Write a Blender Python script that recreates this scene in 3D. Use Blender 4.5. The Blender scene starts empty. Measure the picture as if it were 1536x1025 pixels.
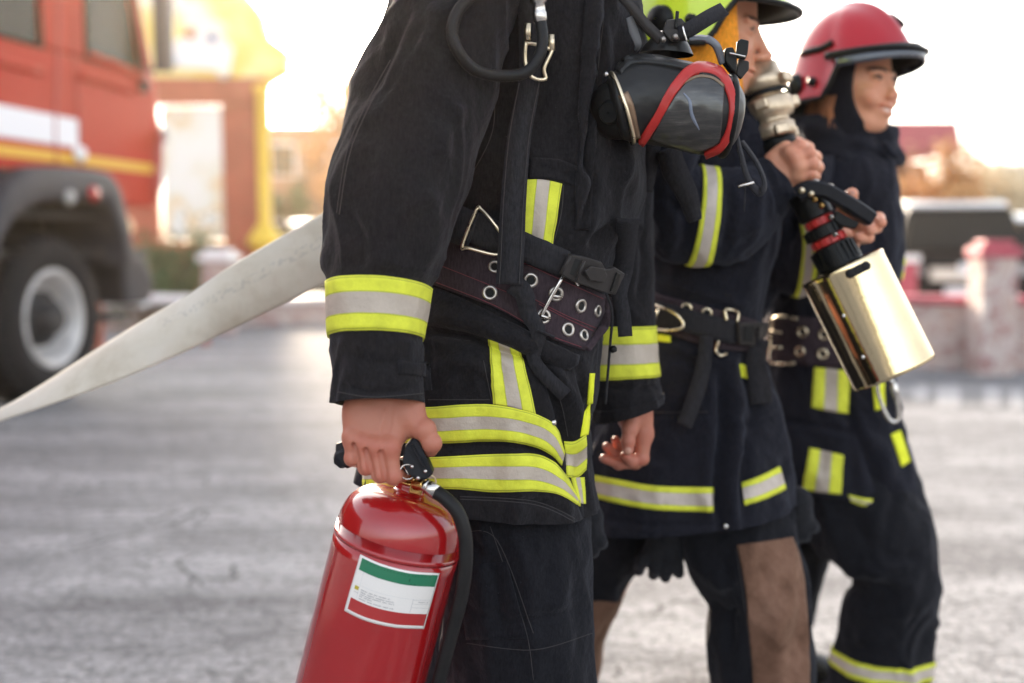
import bpy, bmesh, math, random
import numpy as np
from math import sin, cos, pi, radians, sqrt, atan2
from mathutils import Vector, Matrix, noise
from mathutils.bvhtree import BVHTree
random.seed(7)
scene = bpy.context.scene
COL = scene.collection
F = 1650.0; CX = 768.0; CY = 512.5; CAMZ = 1.12; PIT = radians(5.09)
cp, sp_ = cos(PIT), sin(PIT)
CAM = Vector((0, 0, CAMZ))

def rayd(px, py):
    dx = (px-CX)/F; dy = -(py-CY)/F
    return Vector((dx, cp+dy*sp_, -sp_+dy*cp))
def P(px, py, Y):
    """a point of the place: direction from where the photographer stood, at real distance Y metres ahead"""
    d = rayd(px, py); t = Y/d.y
    return CAM + d*t
def G(px, py):
    d = rayd(px, py); t = CAMZ/-d.z
    return CAM + d*t
def proj(p):
    q = Vector(p)-CAM
    z = q.y*cp - q.z*sp_; y = q.y*sp_ + q.z*cp
    return (CX+F*q.x/z, CY-F*y/z)
def V(*a): return Vector(a)
def sm(a, b, x):
    t = min(1, max(0, (x-a)/(b-a))); return t*t*(3-2*t)

# ---------------------------------------------------------------- objects
def tag(o, label=None, cat=None, group=None, kind=None):
    if label: o['label'] = label
    if cat: o['category'] = cat
    if group: o['group'] = group
    if kind: o['kind'] = kind
    return o
def empty(name, loc=(0, 0, 0), label=None, cat=None, group=None):
    o = bpy.data.objects.new(name, None); COL.objects.link(o); o.location = loc
    o.empty_display_size = 0.1
    return tag(o, label, cat, group)
ROOTINV = {}
def link(name, me, mat=None, parent=None, smooth=True):
    o = bpy.data.objects.new(name, me); COL.objects.link(o)
    if mat: me.materials.append(mat)
    if smooth:
        me.polygons.foreach_set('use_smooth', [True]*len(me.polygons))
    if parent is not None:
        o.parent = parent
        # vertices are written in world space: undo the parent's own offset
        M = parent.matrix_basis.copy(); q = parent.parent
        off = wloc(parent)
        o.location = -off
    return o
def wloc(o):
    v = Vector(o.location)
    while o.parent: o = o.parent; v += Vector(o.location)
    return v
def mesh_of(verts, faces, uvs=None):
    me = bpy.data.meshes.new('m'); me.from_pydata([tuple(v) for v in verts], [], faces)
    if uvs is not None:
        ul = me.uv_layers.new(name='UVMap')
        lv = [l.vertex_index for l in me.loops]
        for i, vi in enumerate(lv): ul.data[i].uv = uvs[vi]
    me.validate(); me.update()
    return me
class MB:
    def __init__(s): s.v = []; s.f = []; s.uv = []; s.mi = []
    def add(s, verts, faces, uvs=None, mi=0):
        o = len(s.v); s.v += [tuple(v) for v in verts]; s.f += [tuple(i+o for i in f) for f in faces]
        s.uv += list(uvs) if uvs is not None else [(0, 0)]*len(verts)
        s.mi += [mi]*len(faces)
        return s
    def grid(s, pts, closed_u=False, closed_v=False, uvs=None, mi=0):
        nv = len(pts); nu = len(pts[0]); vs = [p for r in pts for p in r]; fs = []
        for j in range(nv-(0 if closed_v else 1)):
            for i in range(nu-(0 if closed_u else 1)):
                a = j*nu+i; b = j*nu+(i+1) % nu; c = ((j+1) % nv)*nu+(i+1) % nu; d = ((j+1) % nv)*nu+i
                fs.append((a, b, c, d))
        if uvs is None: uvs = [(i/max(1, nu-1), j/max(1, nv-1)) for j in range(nv) for i in range(nu)]
        return s.add(vs, fs, uvs, mi)
    def box(s, c, size, M=None, mi=0):
        x, y, z = [q/2 for q in size]; c = Vector(c)
        vs = [Vector((a*x, b*y, d*z)) for a in (-1, 1) for b in (-1, 1) for d in (-1, 1)]
        if M is not None: vs = [M @ q for q in vs]
        vs = [q+c for q in vs]
        return s.add(vs, [(0, 1, 3, 2), (4, 6, 7, 5), (0, 4, 5, 1), (2, 3, 7, 6), (0, 2, 6, 4), (1, 5, 7, 3)], mi=mi)
    def tube(s, pts, r, n=12, smooth=4, closed=False, flat=1.0, updir=None, mi=0):
        pts = [Vector(p) for p in pts]
        rr = r if callable(r) else (lambda t: r)
        if isinstance(r, (list, tuple)):
            rr = lambda t: float(np.interp(t, np.linspace(0, 1, len(r)), r))
        if smooth: pts = spline(pts, smooth, closed)
        N = len(pts); rows = []; up = None
        for i, p in enumerate(pts):
            if closed: t = (pts[(i+1) % N]-pts[i-1]).normalized()
            else: t = (pts[min(N-1, i+1)]-pts[max(0, i-1)]).normalized()
            if updir is not None: up = Vector(updir)
            if up is None: up = Vector((0, 0, 1)) if abs(t.z) < .9 else Vector((1, 0, 0))
            a = (up-t*up.dot(t))
            a = a.normalized() if a.length > 1e-6 else t.orthogonal().normalized()
            b = t.cross(a); up = a
            R = rr(i/max(1, N-1))
            rows.append([p+a*(cos(2*pi*k/n)*R*flat)+b*(sin(2*pi*k/n)*R) for k in range(n)])
        o = len(s.v)
        s.grid(rows, closed_u=True, closed_v=closed, mi=mi)
        if not closed:
            s.f.append(tuple(range(o+n-1, o-1, -1))); s.mi.append(mi)
            e = o+(N-1)*n; s.f.append(tuple(range(e, e+n))); s.mi.append(mi)
        return s
    def lathe(s, prof, M, n=40, mi=0, a0=0, a1=2*pi):
        """prof: list of (r, z) turned round local z, placed by matrix M"""
        full = abs(a1-a0-2*pi) < 1e-6; m = n if full else n+1
        rows = [[M @ Vector((r*cos(a0+(a1-a0)*k/n), r*sin(a0+(a1-a0)*k/n), z)) for k in range(m)] for r, z in prof]
        return s.grid(rows, closed_u=full, mi=mi)
    def build(s, name, mat, parent=None, smooth=True, mats=None, bevel=0, seg=2, subsurf=0, auto=None):
        me = mesh_of(s.v, s.f, s.uv)
        if len(me.polygons) == len(s.mi): me.polygons.foreach_set('material_index', s.mi)
        bm = bmesh.new(); bm.from_mesh(me)
        bmesh.ops.recalc_face_normals(bm, faces=bm.faces); bm.to_mesh(me); bm.free()
        o = link(name, me, mat, parent, smooth)
        for m in (mats or []): me.materials.append(m)
        if bevel:
            b = o.modifiers.new('b', 'BEVEL'); b.width = bevel; b.segments = seg; b.limit_method = 'ANGLE'; b.angle_limit = radians(35)
        if subsurf:
            q = o.modifiers.new('s', 'SUBSURF'); q.levels = subsurf; q.render_levels = subsurf
        if auto:
            try: me.set_sharp_from_angle(angle=radians(auto))
            except Exception: pass
        return o
def spline(pts, k=4, closed=False):
    pts = [Vector(p) for p in pts]; N = len(pts); out = []
    if N < 3: return pts
    for i in range(N if closed else N-1):
        if closed: a, b, c, d = pts[i-1], pts[i], pts[(i+1) % N], pts[(i+2) % N]
        else: a, b, c, d = pts[max(0, i-1)], pts[i], pts[i+1], pts[min(N-1, i+2)]
        for j in range(k):
            t = j/k; out.append(.5*((2*b)+(c-a)*t+(2*a-5*b+4*c-d)*t*t+(3*b-a-3*c+d)*t*t*t))
    if not closed: out.append(pts[-1])
    return out
def frame(o, z, x=None):
    z = Vector(z).normalized(); x = Vector(x) if x is not None else (Vector((1, 0, 0)) if abs(z.x) < .9 else Vector((0, 1, 0)))
    x = (x-z*x.dot(z)).normalized(); y = z.cross(x)
    M = Matrix((x, y, z)).transposed().to_4x4(); M.translation = Vector(o); return M

# ---------------------------------------------------------------- materials
MATS = {}
def mat(name, col, rough=.6, metal=0, var=.0, vscale=8, bump=0, bscale=200, bdist=.001, sheen=0, coat=0, sss=0, spec=.5, stretch=None, emit=None, trans=0, ior=1.45, dirt=None, sheentint=None):
    m = bpy.data.materials.new(name); m.use_nodes = True; nt = m.node_tree; N = nt.nodes; L = nt.links
    b = N['Principled BSDF']
    b.inputs['Base Color'].default_value = (*col, 1); b.inputs['Roughness'].default_value = rough; b.inputs['Metallic'].default_value = metal
    b.inputs['Specular IOR Level'].default_value = spec
    b.inputs['IOR'].default_value = ior
    if sheen: b.inputs['Sheen Weight'].default_value = sheen; b.inputs['Sheen Roughness'].default_value = .5
    if sheentint: b.inputs['Sheen Tint'].default_value = (*sheentint, 1)
    if coat: b.inputs['Coat Weight'].default_value = coat; b.inputs['Coat Roughness'].default_value = .06
    if trans: b.inputs['Transmission Weight'].default_value = trans
    if sss:
        b.inputs['Subsurface Weight'].default_value = sss; b.inputs['Subsurface Radius'].default_value = (1, .35, .2); b.inputs['Subsurface Scale'].default_value = .008
    if emit: b.inputs['Emission Color'].default_value = (*emit[0], 1); b.inputs['Emission Strength'].default_value = emit[1]
    tc = N.new('ShaderNodeTexCoord'); src = tc.outputs['Object']
    if stretch:
        mp = N.new('ShaderNodeMapping'); mp.inputs['Scale'].default_value = stretch; L.new(src, mp.inputs[0]); src = mp.outputs[0]
    if var:
        n = N.new('ShaderNodeTexNoise'); n.inputs['Scale'].default_value = vscale; n.inputs['Detail'].default_value = 6; n.inputs['Roughness'].default_value = .6
        L.new(src, n.inputs[0])
        r = N.new('ShaderNodeMapRange'); r.inputs[1].default_value = .3; r.inputs[2].default_value = .7; r.inputs[3].default_value = 1-var; r.inputs[4].default_value = 1+var
        L.new(n.outputs[0], r.inputs[0])
        mx = N.new('ShaderNodeVectorMath'); mx.operation = 'SCALE'; mx.inputs[0].default_value = col; L.new(r.outputs[0], mx.inputs[3])
        L.new(mx.outputs[0], b.inputs['Base Color'])
        r2 = N.new('ShaderNodeMapRange'); r2.inputs[3].default_value = max(0, rough-.12*var*3); r2.inputs[4].default_value = min(1, rough+.12*var*3)
        L.new(n.outputs[0], r2.inputs[0]); L.new(r2.outputs[0], b.inputs['Roughness'])
    if bump:
        n = N.new('ShaderNodeTexNoise'); n.inputs['Scale'].default_value = bscale; n.inputs['Detail'].default_value = 4
        L.new(src, n.inputs[0])
        bp = N.new('ShaderNodeBump'); bp.inputs['Strength'].default_value = bump; bp.inputs['Distance'].default_value = bdist
        L.new(n.outputs[0], bp.inputs['Height']); L.new(bp.outputs[0], b.inputs['Normal'])
    MATS[name] = m; return m
class NT:
    """small helper for hand written node trees"""
    def __init__(s, m): s.nt = m.node_tree; s.b = s.nt.nodes['Principled BSDF']
    def n(s, t, **k):
        q = s.nt.nodes.new('ShaderNode'+t)
        for a, v in k.items():
            if a[0] == 'i' and a[1:].isdigit(): q.inputs[int(a[1:])].default_value = v
            else: setattr(q, a, v)
        return q
    def l(s, a, b): s.nt.links.new(a, b)
    def math(s, op, a, b=None, c=None):
        q = s.n('Math', operation=op)
        for i, v in enumerate((a, b, c)):
            if v is None: continue
            if isinstance(v, (int, float)): q.inputs[i].default_value = v
            else: s.l(v, q.inputs[i])
        return q.outputs[0]
    def mix(s, fac, a, b):
        q = s.n('Mix', data_type='RGBA')
        for i, v in ((0, fac), (6, a), (7, b)):
            if isinstance(v, (int, float)): q.inputs[i].default_value = v
            elif isinstance(v, tuple): q.inputs[i].default_value = (*v, 1)
            else: s.l(v, q.inputs[i])
        return q.outputs[2]
    def ramp(s, src, stops, interp='LINEAR'):
        q = s.n('ValToRGB'); e = q.color_ramp; e.interpolation = interp
        while len(e.elements) < len(stops): e.elements.new(0.5)
        for el, (p, c) in zip(e.elements, stops): el.position = p; el.color = (*c, 1) if len(c) == 3 else c
        s.l(src, q.inputs[0]); return q.outputs[0]

# ---------------------------------------------------------------- folds and lofted cloth
def fold_noise(p, amp, scale=(1, 1, 1), seed=0, ridge=True):
    q = Vector((p[0]*scale[0]+seed*7.3, p[1]*scale[1]+seed*3.1, p[2]*scale[2]+seed*1.7))
    w = noise.noise(q*.6+Vector((5.2, 1.3, 8.8)))*.9
    n = noise.noise(q+Vector((w, w, w)))
    if ridge: n = 1-abs(n)*2.6
    return n*amp
class Loft:
    """rings: dicts L,R = (px,py) outline points, Y depth (or YL,YR), t half thickness in depth, bow up-shift of near side, e squareness"""
    def __init__(s, rings, disp=None, per=None):
        s.r = []
        for q in rings:
            YL = q.get('YL', q.get('Y')); YR = q.get('YR', q.get('Y'))
            L = P(*q['L'], YL); R = P(*q['R'], YR)
            c = (L+R)/2; a = (R-L)/2
            ah = a.normalized(); n = (Vector((0, 1, 0))-ah*ah.y).normalized()
            b = n*q['t']+Vector((0, 0, -q.get('bow', 0)))
            s.r.append((c, a, b, q.get('e', 1.0)))
        s.disp = disp; s.n = len(rings)-1
        # distances so that v runs evenly
    def ring(s, v):
        v = min(max(v, 0), s.n-1e-6); i = int(v); t = v-i
        R = s.r; a, b, c, d = R[max(0, i-1)], R[i], R[i+1], R[min(s.n, i+2)]
        def cr(k): return .5*((2*b[k])+(c[k]-a[k])*t+(2*a[k]-5*b[k]+4*c[k]-d[k])*t*t+(3*b[k]-a[k]-3*c[k]+d[k])*t*t*t)
        return cr(0), cr(1), cr(2), b[3]*(1-t)+c[3]*t
    def base(s, u, v):
        c, a, b, e = s.ring(v)
        x, y = cos(u), sin(u)
        if e != 1: x = math.copysign(abs(x)**e, x); y = math.copysign(abs(y)**e, y)
        return c+a*x+b*y
    def S(s, u, v, off=0):
        p = s.base(u, v)
        if s.disp is None and off == 0: return p
        du = s.base(u+.02, v)-s.base(u-.02, v); dv = s.base(u, min(v+.03, s.n))-s.base(u, max(v-.03, 0))
        n = du.cross(dv)
        n = n.normalized() if n.length > 1e-9 else Vector((0, -1, 0))
        c = s.ring(v)[0]
        if n.dot(p-c) < 0: n = -n
        if s.disp: p = p+n*s.disp(p, u, v)
        return p+n*off
    def mesh(s, nu=120, nv=160, v0=0, v1=None, off=0, hem=0):
        v1 = s.n if v1 is None else v1
        rows = [[s.S(2*pi*i/nu, v0+(v1-v0)*j/nv, off) for i in range(nu)] for j in range(nv+1)]
        m = MB()
        if hem:  # turn the edge inwards
            inner = [[s.S(2*pi*i/nu, v1-h*.0-(v1-v0)*k/nv, -hem) for i in range(nu)] for k, h in ((0, 0), (4, 1), (10, 2))]
            rows += inner
        m.grid(rows, closed_u=True)
        return m
    def band(s, f0, f1, off=.002, nu=160, nv=8, u0=0, u1=2*pi, thick=.0015):
        """strip running round the cloth between v=f0(u) and v=f1(u)"""
        full = abs(u1-u0-2*pi) < 1e-6
        g = lambda f, u: f(u) if callable(f) else f
        n = nu if full else nu+1
        def row(t, o): return [s.S(u0+(u1-u0)*i/nu, g(f0, u0+(u1-u0)*i/nu)*(1-t)+g(f1, u0+(u1-u0)*i/nu)*t, o) for i in range(n)]
        rows = [row(0, off-thick*1.6)]+[[q_+(q_-s.ring(g(f0, 0))[0]).normalized()*.0013*noise.noise(q_*50) for q_ in row(j/nv, off+.0006*sin(pi*j/nv))] for j in range(nv+1)]+[row(1, off-thick*1.6)]
        uv = [(i/nu*(u1-u0)*2, t) for t in [0]+[j/nv for j in range(nv+1)]+[1] for i in range(n)]
        return MB().grid(rows, closed_u=full, uvs=uv)
def bvh_of(*obs):
    vs = []; fs = []
    for o in obs:
        me = o.data; off = wloc(o); k = len(vs)
        vs += [v.co+off for v in me.vertices]; fs += [tuple(i+k for i in p.vertices) for p in me.polygons]
    return BVHTree.FromPolygons(vs, fs)
def hit(bvh, px, py):
    d = rayd(px, py).normalized()
    loc, n, i, t = bvh.ray_cast(CAM, d)
    if loc is None: return None, None
    if n.dot(d) > 0: n = -n
    return loc, n
def resample(poly, n):
    poly = [Vector((*p, 0)) for p in poly]
    if len(poly) > 2: poly = spline(poly, 8)
    L = [0]
    for a, b in zip(poly, poly[1:]): L.append(L[-1]+(b-a).length)
    out = []
    for i in range(n+1):
        s = L[-1]*i/n; k = 0
        while k < len(L)-2 and L[k+1] < s: k += 1
        t = (s-L[k])/max(1e-9, L[k+1]-L[k]); q = poly[k].lerp(poly[k+1], t); out.append((q.x, q.y))
    return out
def decal(bvh, top, bot, nx=24, ny=10, off=.002, thick=.002, puff=.0005, fallbackY=None):
    """cloth patch lying on a body: its upper and lower outline as seen, laid onto the surface and given thickness"""
    T = resample(top, nx); B = resample(bot, nx)
    pts = []; nor = []
    for j in range(ny+1):
        rp = []; rn = []
        for i in range(nx+1):
            t = j/ny; px = T[i][0]*(1-t)+B[i][0]*t; py = T[i][1]*(1-t)+B[i][1]*t
            loc, n = hit(bvh, px, py)
            rp.append(loc); rn.append(n)
        pts.append(rp); nor.append(rn)
    known = [(i, j) for j in range(ny+1) for i in range(nx+1) if pts[j][i] is not None]
    if not known:
        c0 = bvh.find_nearest(P(top[0][0], top[0][1], fallbackY or 1.6))[0]
        l0, n0, _, _ = bvh.find_nearest(P(top[0][0], top[0][1], c0.y)); t = 0
        pts[0][0] = P(top[0][0], top[0][1], l0.y-.004); nor[0][0] = Vector((0, -1, 0)); known = [(0, 0)]
    for j in range(ny+1):
        for i in range(nx+1):
            if pts[j][i] is None:
                a, b = min(known, key=lambda k: (k[0]-i)**2+(k[1]-j)**2)
                t = j/ny; px = T[i][0]*(1-t)+B[i][0]*t; py = T[i][1]*(1-t)+B[i][1]*t
                pts[j][i] = P(px, py, pts[b][a].y+.002); nor[j][i] = nor[b][a]
    # even the normals out
    ns = [[sum((nor[min(ny, max(0, j+b))][min(nx, max(0, i+a))] for a in (-1, 0, 1) for b in (-1, 0, 1)), Vector()).normalized() for i in range(nx+1)] for j in range(ny+1)]
    g = lambda j, i, o: pts[j][i]+ns[j][i]*o
    front = [[g(j, i, off+puff*sin(pi*j/ny)+min(off, .003)*.45*noise.noise(pts[j][i]*55)) for i in range(nx+1)] for j in range(ny+1)]
    m = MB()
    rows = [[g(0, i, off-thick) for i in range(nx+1)]]+front+[[g(ny, i, off-thick) for i in range(nx+1)]]
    rows = [[g(min(max(j-1, 0), ny), 0, off-thick)]+r+[g(min(max(j-1, 0), ny), nx, off-thick)] for j, r in enumerate(rows)]
    tt = [0]+[j/ny for j in range(ny+1)]+[1]; ss = [0]+[i/nx for i in range(nx+1)]+[1]
    m.grid(rows, uvs=[(s_, t_) for t_ in tt for s_ in ss])
    return m
def ribbon(bvh, line, w, n=30, off=.003, thick=.003, ny=4):
    """flat strap along a line, lying on a body; w = width in photo pixels (number or list)"""
    C = resample(line, n); W = w if isinstance(w, (list, tuple)) else [w, w]
    T = []; B = []
    for i in range(n+1):
        a = C[max(0, i-1)]; b = C[min(n, i+1)]; dx, dy = b[0]-a[0], b[1]-a[1]; l = math.hypot(dx, dy) or 1
        ww = float(np.interp(i/n, np.linspace(0, 1, len(W)), W))/2
        T.append((C[i][0]+dy/l*ww, C[i][1]-dx/l*ww)); B.append((C[i][0]-dy/l*ww, C[i][1]+dx/l*ww))
    return decal(bvh, T, B, n, ny, off, thick, 0)
def seam(bvh, line, r=.0008, n=40, off=.0004, m=None):
    C = resample(line, n); pts = []
    for c in C:
        l, nn = hit(bvh, *c)
        if l is not None: pts.append(l+nn*off)
    m = m or MB()
    if len(pts) > 2: m.tube(pts, r, 5, 0)
    return m
def strap(pts, w, t=.003, nrm=(0, -1, 0), k=6):
    """free hanging strap through 3-D points; w may be a list"""
    q = spline(pts, k) if k else [Vector(p) for p in pts]; N = len(q); rows = []
    W = w if isinstance(w, (list, tuple)) else [w, w]
    for i, p in enumerate(q):
        tg = (q[min(N-1, i+1)]-q[max(0, i-1)]).normalized(); nn = Vector(nrm[min(len(nrm)-1, int(i/N*len(nrm)))] if isinstance(nrm, list) else nrm)
        a = tg.cross(nn).normalized(); nn = a.cross(tg).normalized()
        ww = float(np.interp(i/max(1, N-1), np.linspace(0, 1, len(W)), W))/2
        rows.append([p-a*ww-nn*t/2, p+a*ww-nn*t/2, p+a*ww+nn*t/2, p-a*ww+nn*t/2])
    m = MB(); m.grid(rows, closed_u=True); m.f += [(0, 1, 2, 3), tuple((N-1)*4+i for i in (3, 2, 1, 0))]; m.mi += [0, 0]
    return m

# ---------------------------------------------------------------- signed-distance sculpting for skin
def cap(a, b, ra, rb=None):
    a = np.array(a, dtype=np.float32); b = np.array(b, dtype=np.float32); rb = ra if rb is None else rb
    def f(p):
        ab = b-a; t = np.clip(((p-a) @ ab)/max(1e-12, float(ab @ ab)), 0, 1)
        return np.linalg.norm(p-a-t[..., None]*ab, axis=-1)-(ra+(rb-ra)*t)
    return f
def ell(c, r, M=None):
    c = np.array(c, dtype=np.float32); r = np.array(r, dtype=np.float32); mn = float(r.min())
    Mi = None if M is None else np.array(M.to_3x3() if hasattr(M, 'to_3x3') else M, dtype=np.float32)
    def f(p):
        q = p-c
        if Mi is not None: q = q @ Mi      # world -> local for an orthonormal frame
        q1 = np.linalg.norm(q/r, axis=-1); q2 = np.linalg.norm(q/(r*r), axis=-1)
        return q1*(q1-1)/np.maximum(q2, 1e-6)
    return f
def smin(a, b, k):
    h = np.clip(.5+.5*(b-a)/k, 0, 1); return b*(1-h)+a*h-k*h*(1-h)
def sdf_mesh(parts, lo, hi, res):
    """parts: list of (op, sdf, k); op '+' smooth add, '-' smooth cut, '*' smooth intersect. Surface-nets mesh."""
    lo = np.array(lo, dtype=np.float32); hi = np.array(hi, dtype=np.float32)
    n = np.maximum(4, np.ceil((hi-lo)/res).astype(int))
    ax = [lo[i]+res*np.arange(n[i]+1, dtype=np.float32) for i in range(3)]
    p = np.stack(np.meshgrid(*ax, indexing='ij'), -1)
    d = None
    for op, f, k in parts:
        v = f(p).astype(np.float32)
        if d is None: d = v
        elif op == '+': d = smin(d, v, k)
        elif op == '-': d = -smin(-d, v, k)
        elif op == '*': d = -smin(-d, -v, k)
    ins = d < 0
    nx, ny, nz = [q-1 for q in d.shape]
    acc = np.zeros((nx, ny, nz, 3), np.float32); cnt = np.zeros((nx, ny, nz), np.float32)
    cor = [(i, j, k) for i in (0, 1) for j in (0, 1) for k in (0, 1)]
    sl = lambda c: (slice(c[0], c[0]+nx), slice(c[1], c[1]+ny), slice(c[2], c[2]+nz))
    for a in cor:
        for axis in range(3):
            if a[axis]: continue
            b = list(a); b[axis] = 1
            da, db = d[sl(a)], d[sl(b)]; m = (da < 0) != (db < 0)
            t = np.where(m, da/np.where(m, da-db, 1), 0)
            cnt += m
            for q in range(3):
                acc[..., q] += np.where(m, a[q]+(t if q == axis else 0), 0)
    act = cnt > 0; idx = -np.ones(act.shape, int); idx[act] = np.arange(act.sum())
    ijk = np.argwhere(act).astype(np.float32)
    verts = lo+(ijk+acc[act]/cnt[act][:, None])*res
    faces = []
    for axis in range(3):
        o1, o2 = [(1, 2), (2, 0), (0, 1)][axis]
        s0 = [slice(None)]*3; s1 = [slice(None)]*3; s0[axis] = slice(0, -1); s1[axis] = slice(1, None)
        e = ins[tuple(s0)] != ins[tuple(s1)]
        pos = np.argwhere(e)
        okm = (pos[:, o1] > 0) & (pos[:, o2] > 0) & (pos[:, o1] < act.shape[o1]) & (pos[:, o2] < act.shape[o2])
        pos = pos[okm]
        if not len(pos): continue
        fl = ins[tuple(s0)][tuple(pos.T)]
        def cell(a, b):
            q = pos.copy(); q[:, o1] -= a; q[:, o2] -= b; return idx[tuple(q.T)]
        quad = np.stack([cell(0, 0), cell(1, 0), cell(1, 1), cell(0, 1)], 1)
        quad[~fl] = quad[~fl][:, ::-1]
        faces.append(quad)
    faces = np.concatenate(faces)
    return verts, faces
def np_mesh(verts, faces, colfn=None, attr='tone'):
    me = bpy.data.meshes.new('m')
    me.vertices.add(len(verts)); me.vertices.foreach_set('co', np.asarray(verts, np.float32).ravel())
    me.loops.add(faces.size); me.loops.foreach_set('vertex_index', faces.ravel().astype(np.int32))
    me.polygons.add(len(faces)); me.polygons.foreach_set('loop_start', np.arange(0, faces.size, 4, dtype=np.int32))
    try: me.polygons.foreach_set('loop_total', np.full(len(faces), 4, dtype=np.int32))
    except Exception: pass
    me.update(calc_edges=True)
    if colfn is not None:
        c = me.color_attributes.new(attr, 'FLOAT_COLOR', 'POINT')
        q = np.ones((len(verts), 4), np.float32); q[:, :3] = colfn(np.asarray(verts)); c.data.foreach_set('color', q.ravel())
    return me
def join_np(parts):
    vs = []; fs = []; k = 0
    for v, f in parts: vs.append(v); fs.append(f+k); k += len(v)
    return np.concatenate(vs), np.concatenate(fs)
def bounds(pts, pad):
    a = np.array([tuple(p) for p in pts]); return a.min(0)-pad, a.max(0)+pad
# ================================================================ materials
def cloth_mat(name, col, weave=900, rough=.9, sheen=.09, wr=.7, sp=.08, tint=(.8, .8, .9)):
    m = bpy.data.materials.new(name); m.use_nodes = True; t = NT(m); b = t.b
    tc = t.n('TexCoord'); o = tc.outputs['Object']
    n1 = t.n('TexNoise', i2=7.0, i3=6.0, i4=.6); t.l(o, n1.inputs[0])
    n2 = t.n('TexNoise', i2=160.0, i3=2.0); t.l(o, n2.inputs[0])
    f = t.math('MULTIPLY_ADD', n1.outputs[0], .6, t.math('MULTIPLY', n2.outputs[0], .5))
    ms = t.n('Mapping'); ms.inputs['Scale'].default_value = (420, 420, 90); t.l(o, ms.inputs[0])
    ng = t.n('TexNoise', i2=1.0, i3=4.0, i4=.7); t.l(ms.outputs[0], ng.inputs[0])
    f = t.math('ADD', t.math('MULTIPLY', f, .7), t.math('MULTIPLY', t.math('SUBTRACT', ng.outputs[0], .42), 1.6))
    lint = t.n('TexNoise', i2=330.0, i3=1.0); t.l(o, lint.inputs[0])
    c = t.mix(f, tuple(q*.5 for q in col), tuple(q*2.0 for q in col))
    c = t.mix(t.math('MULTIPLY', t.math('GREATER_THAN', lint.outputs[0], .80), .35), c, tuple(min(.5, q*8+.02) for q in col)); t.l(c, b.inputs['Base Color'])
    b.inputs['Roughness'].default_value = rough; b.inputs['Specular IOR Level'].default_value = sp
    b.inputs['Sheen Weight'].default_value = sheen; b.inputs['Sheen Roughness'].default_value = .45; b.inputs['Sheen Tint'].default_value = (*tint, 1)
    # fine crumple + twill
    n3 = t.n('TexNoise', i2=22.0, i3=5.0, i4=.55); t.l(o, n3.inputs[0])
    mp = t.n('Mapping'); mp.inputs['Rotation'].default_value = (.5, .4, .7); t.l(o, mp.inputs[0])
    w = t.n('TexWave', i1=float(weave), i2=1.5, i3=2.0); t.l(mp.outputs[0], w.inputs[0])
    b1 = t.n('Bump'); b1.inputs['Strength'].default_value = wr; b1.inputs['Distance'].default_value = .014; t.l(n3.outputs[0], b1.inputs['Height'])
    b2 = t.n('Bump'); b2.inputs['Strength'].default_value = .35; b2.inputs['Distance'].default_value = .0004; t.l(w.outputs[1], b2.inputs['Height']); t.l(b1.outputs[0], b2.inputs['Normal'])
    t.l(b2.outputs[0], b.inputs['Normal']); return m
M_coat = cloth_mat('coat_cloth', (.0115, .0105, .0115))
M_coat2 = cloth_mat('navy_cloth', (.0105, .0105, .0145), tint=(.75, .8, 1))
M_trouser = cloth_mat('trouser_cloth', (.0085, .0085, .0105))
M_leather = cloth_mat('suede', (.15, .068, .042), weave=300, sheen=.2, wr=.9, tint=(1, .7, .5))
_t = NT(M_leather); _tc = _t.n('TexCoord'); _n = _t.n('TexNoise', i2=11.0, i3=8.0, i4=.68); _t.l(_tc.outputs['Object'], _n.inputs[0])
_t.l(_t.ramp(_n.outputs[0], [(.34, (.10, .052, .034)), (.47, (.155, .083, .055)), (.56, (.185, .10, .068)), (.70, (.23, .13, .09))]), _t.b.inputs['Base Color'])
M_web = cloth_mat('webbing', (.02, .019, .021), weave=1600, wr=.05, sheen=.06)
M_belt = cloth_mat('belt_webbing', (.034, .024, .028), weave=1500, wr=.05, sheen=.06)
M_glove = cloth_mat('glove_fabric', (.014, .014, .016), wr=.5)
M_thread = mat('thread', (.05, .044, .044), .9)
M_redthread = mat('red_thread', (.16, .035, .045), .9)
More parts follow.
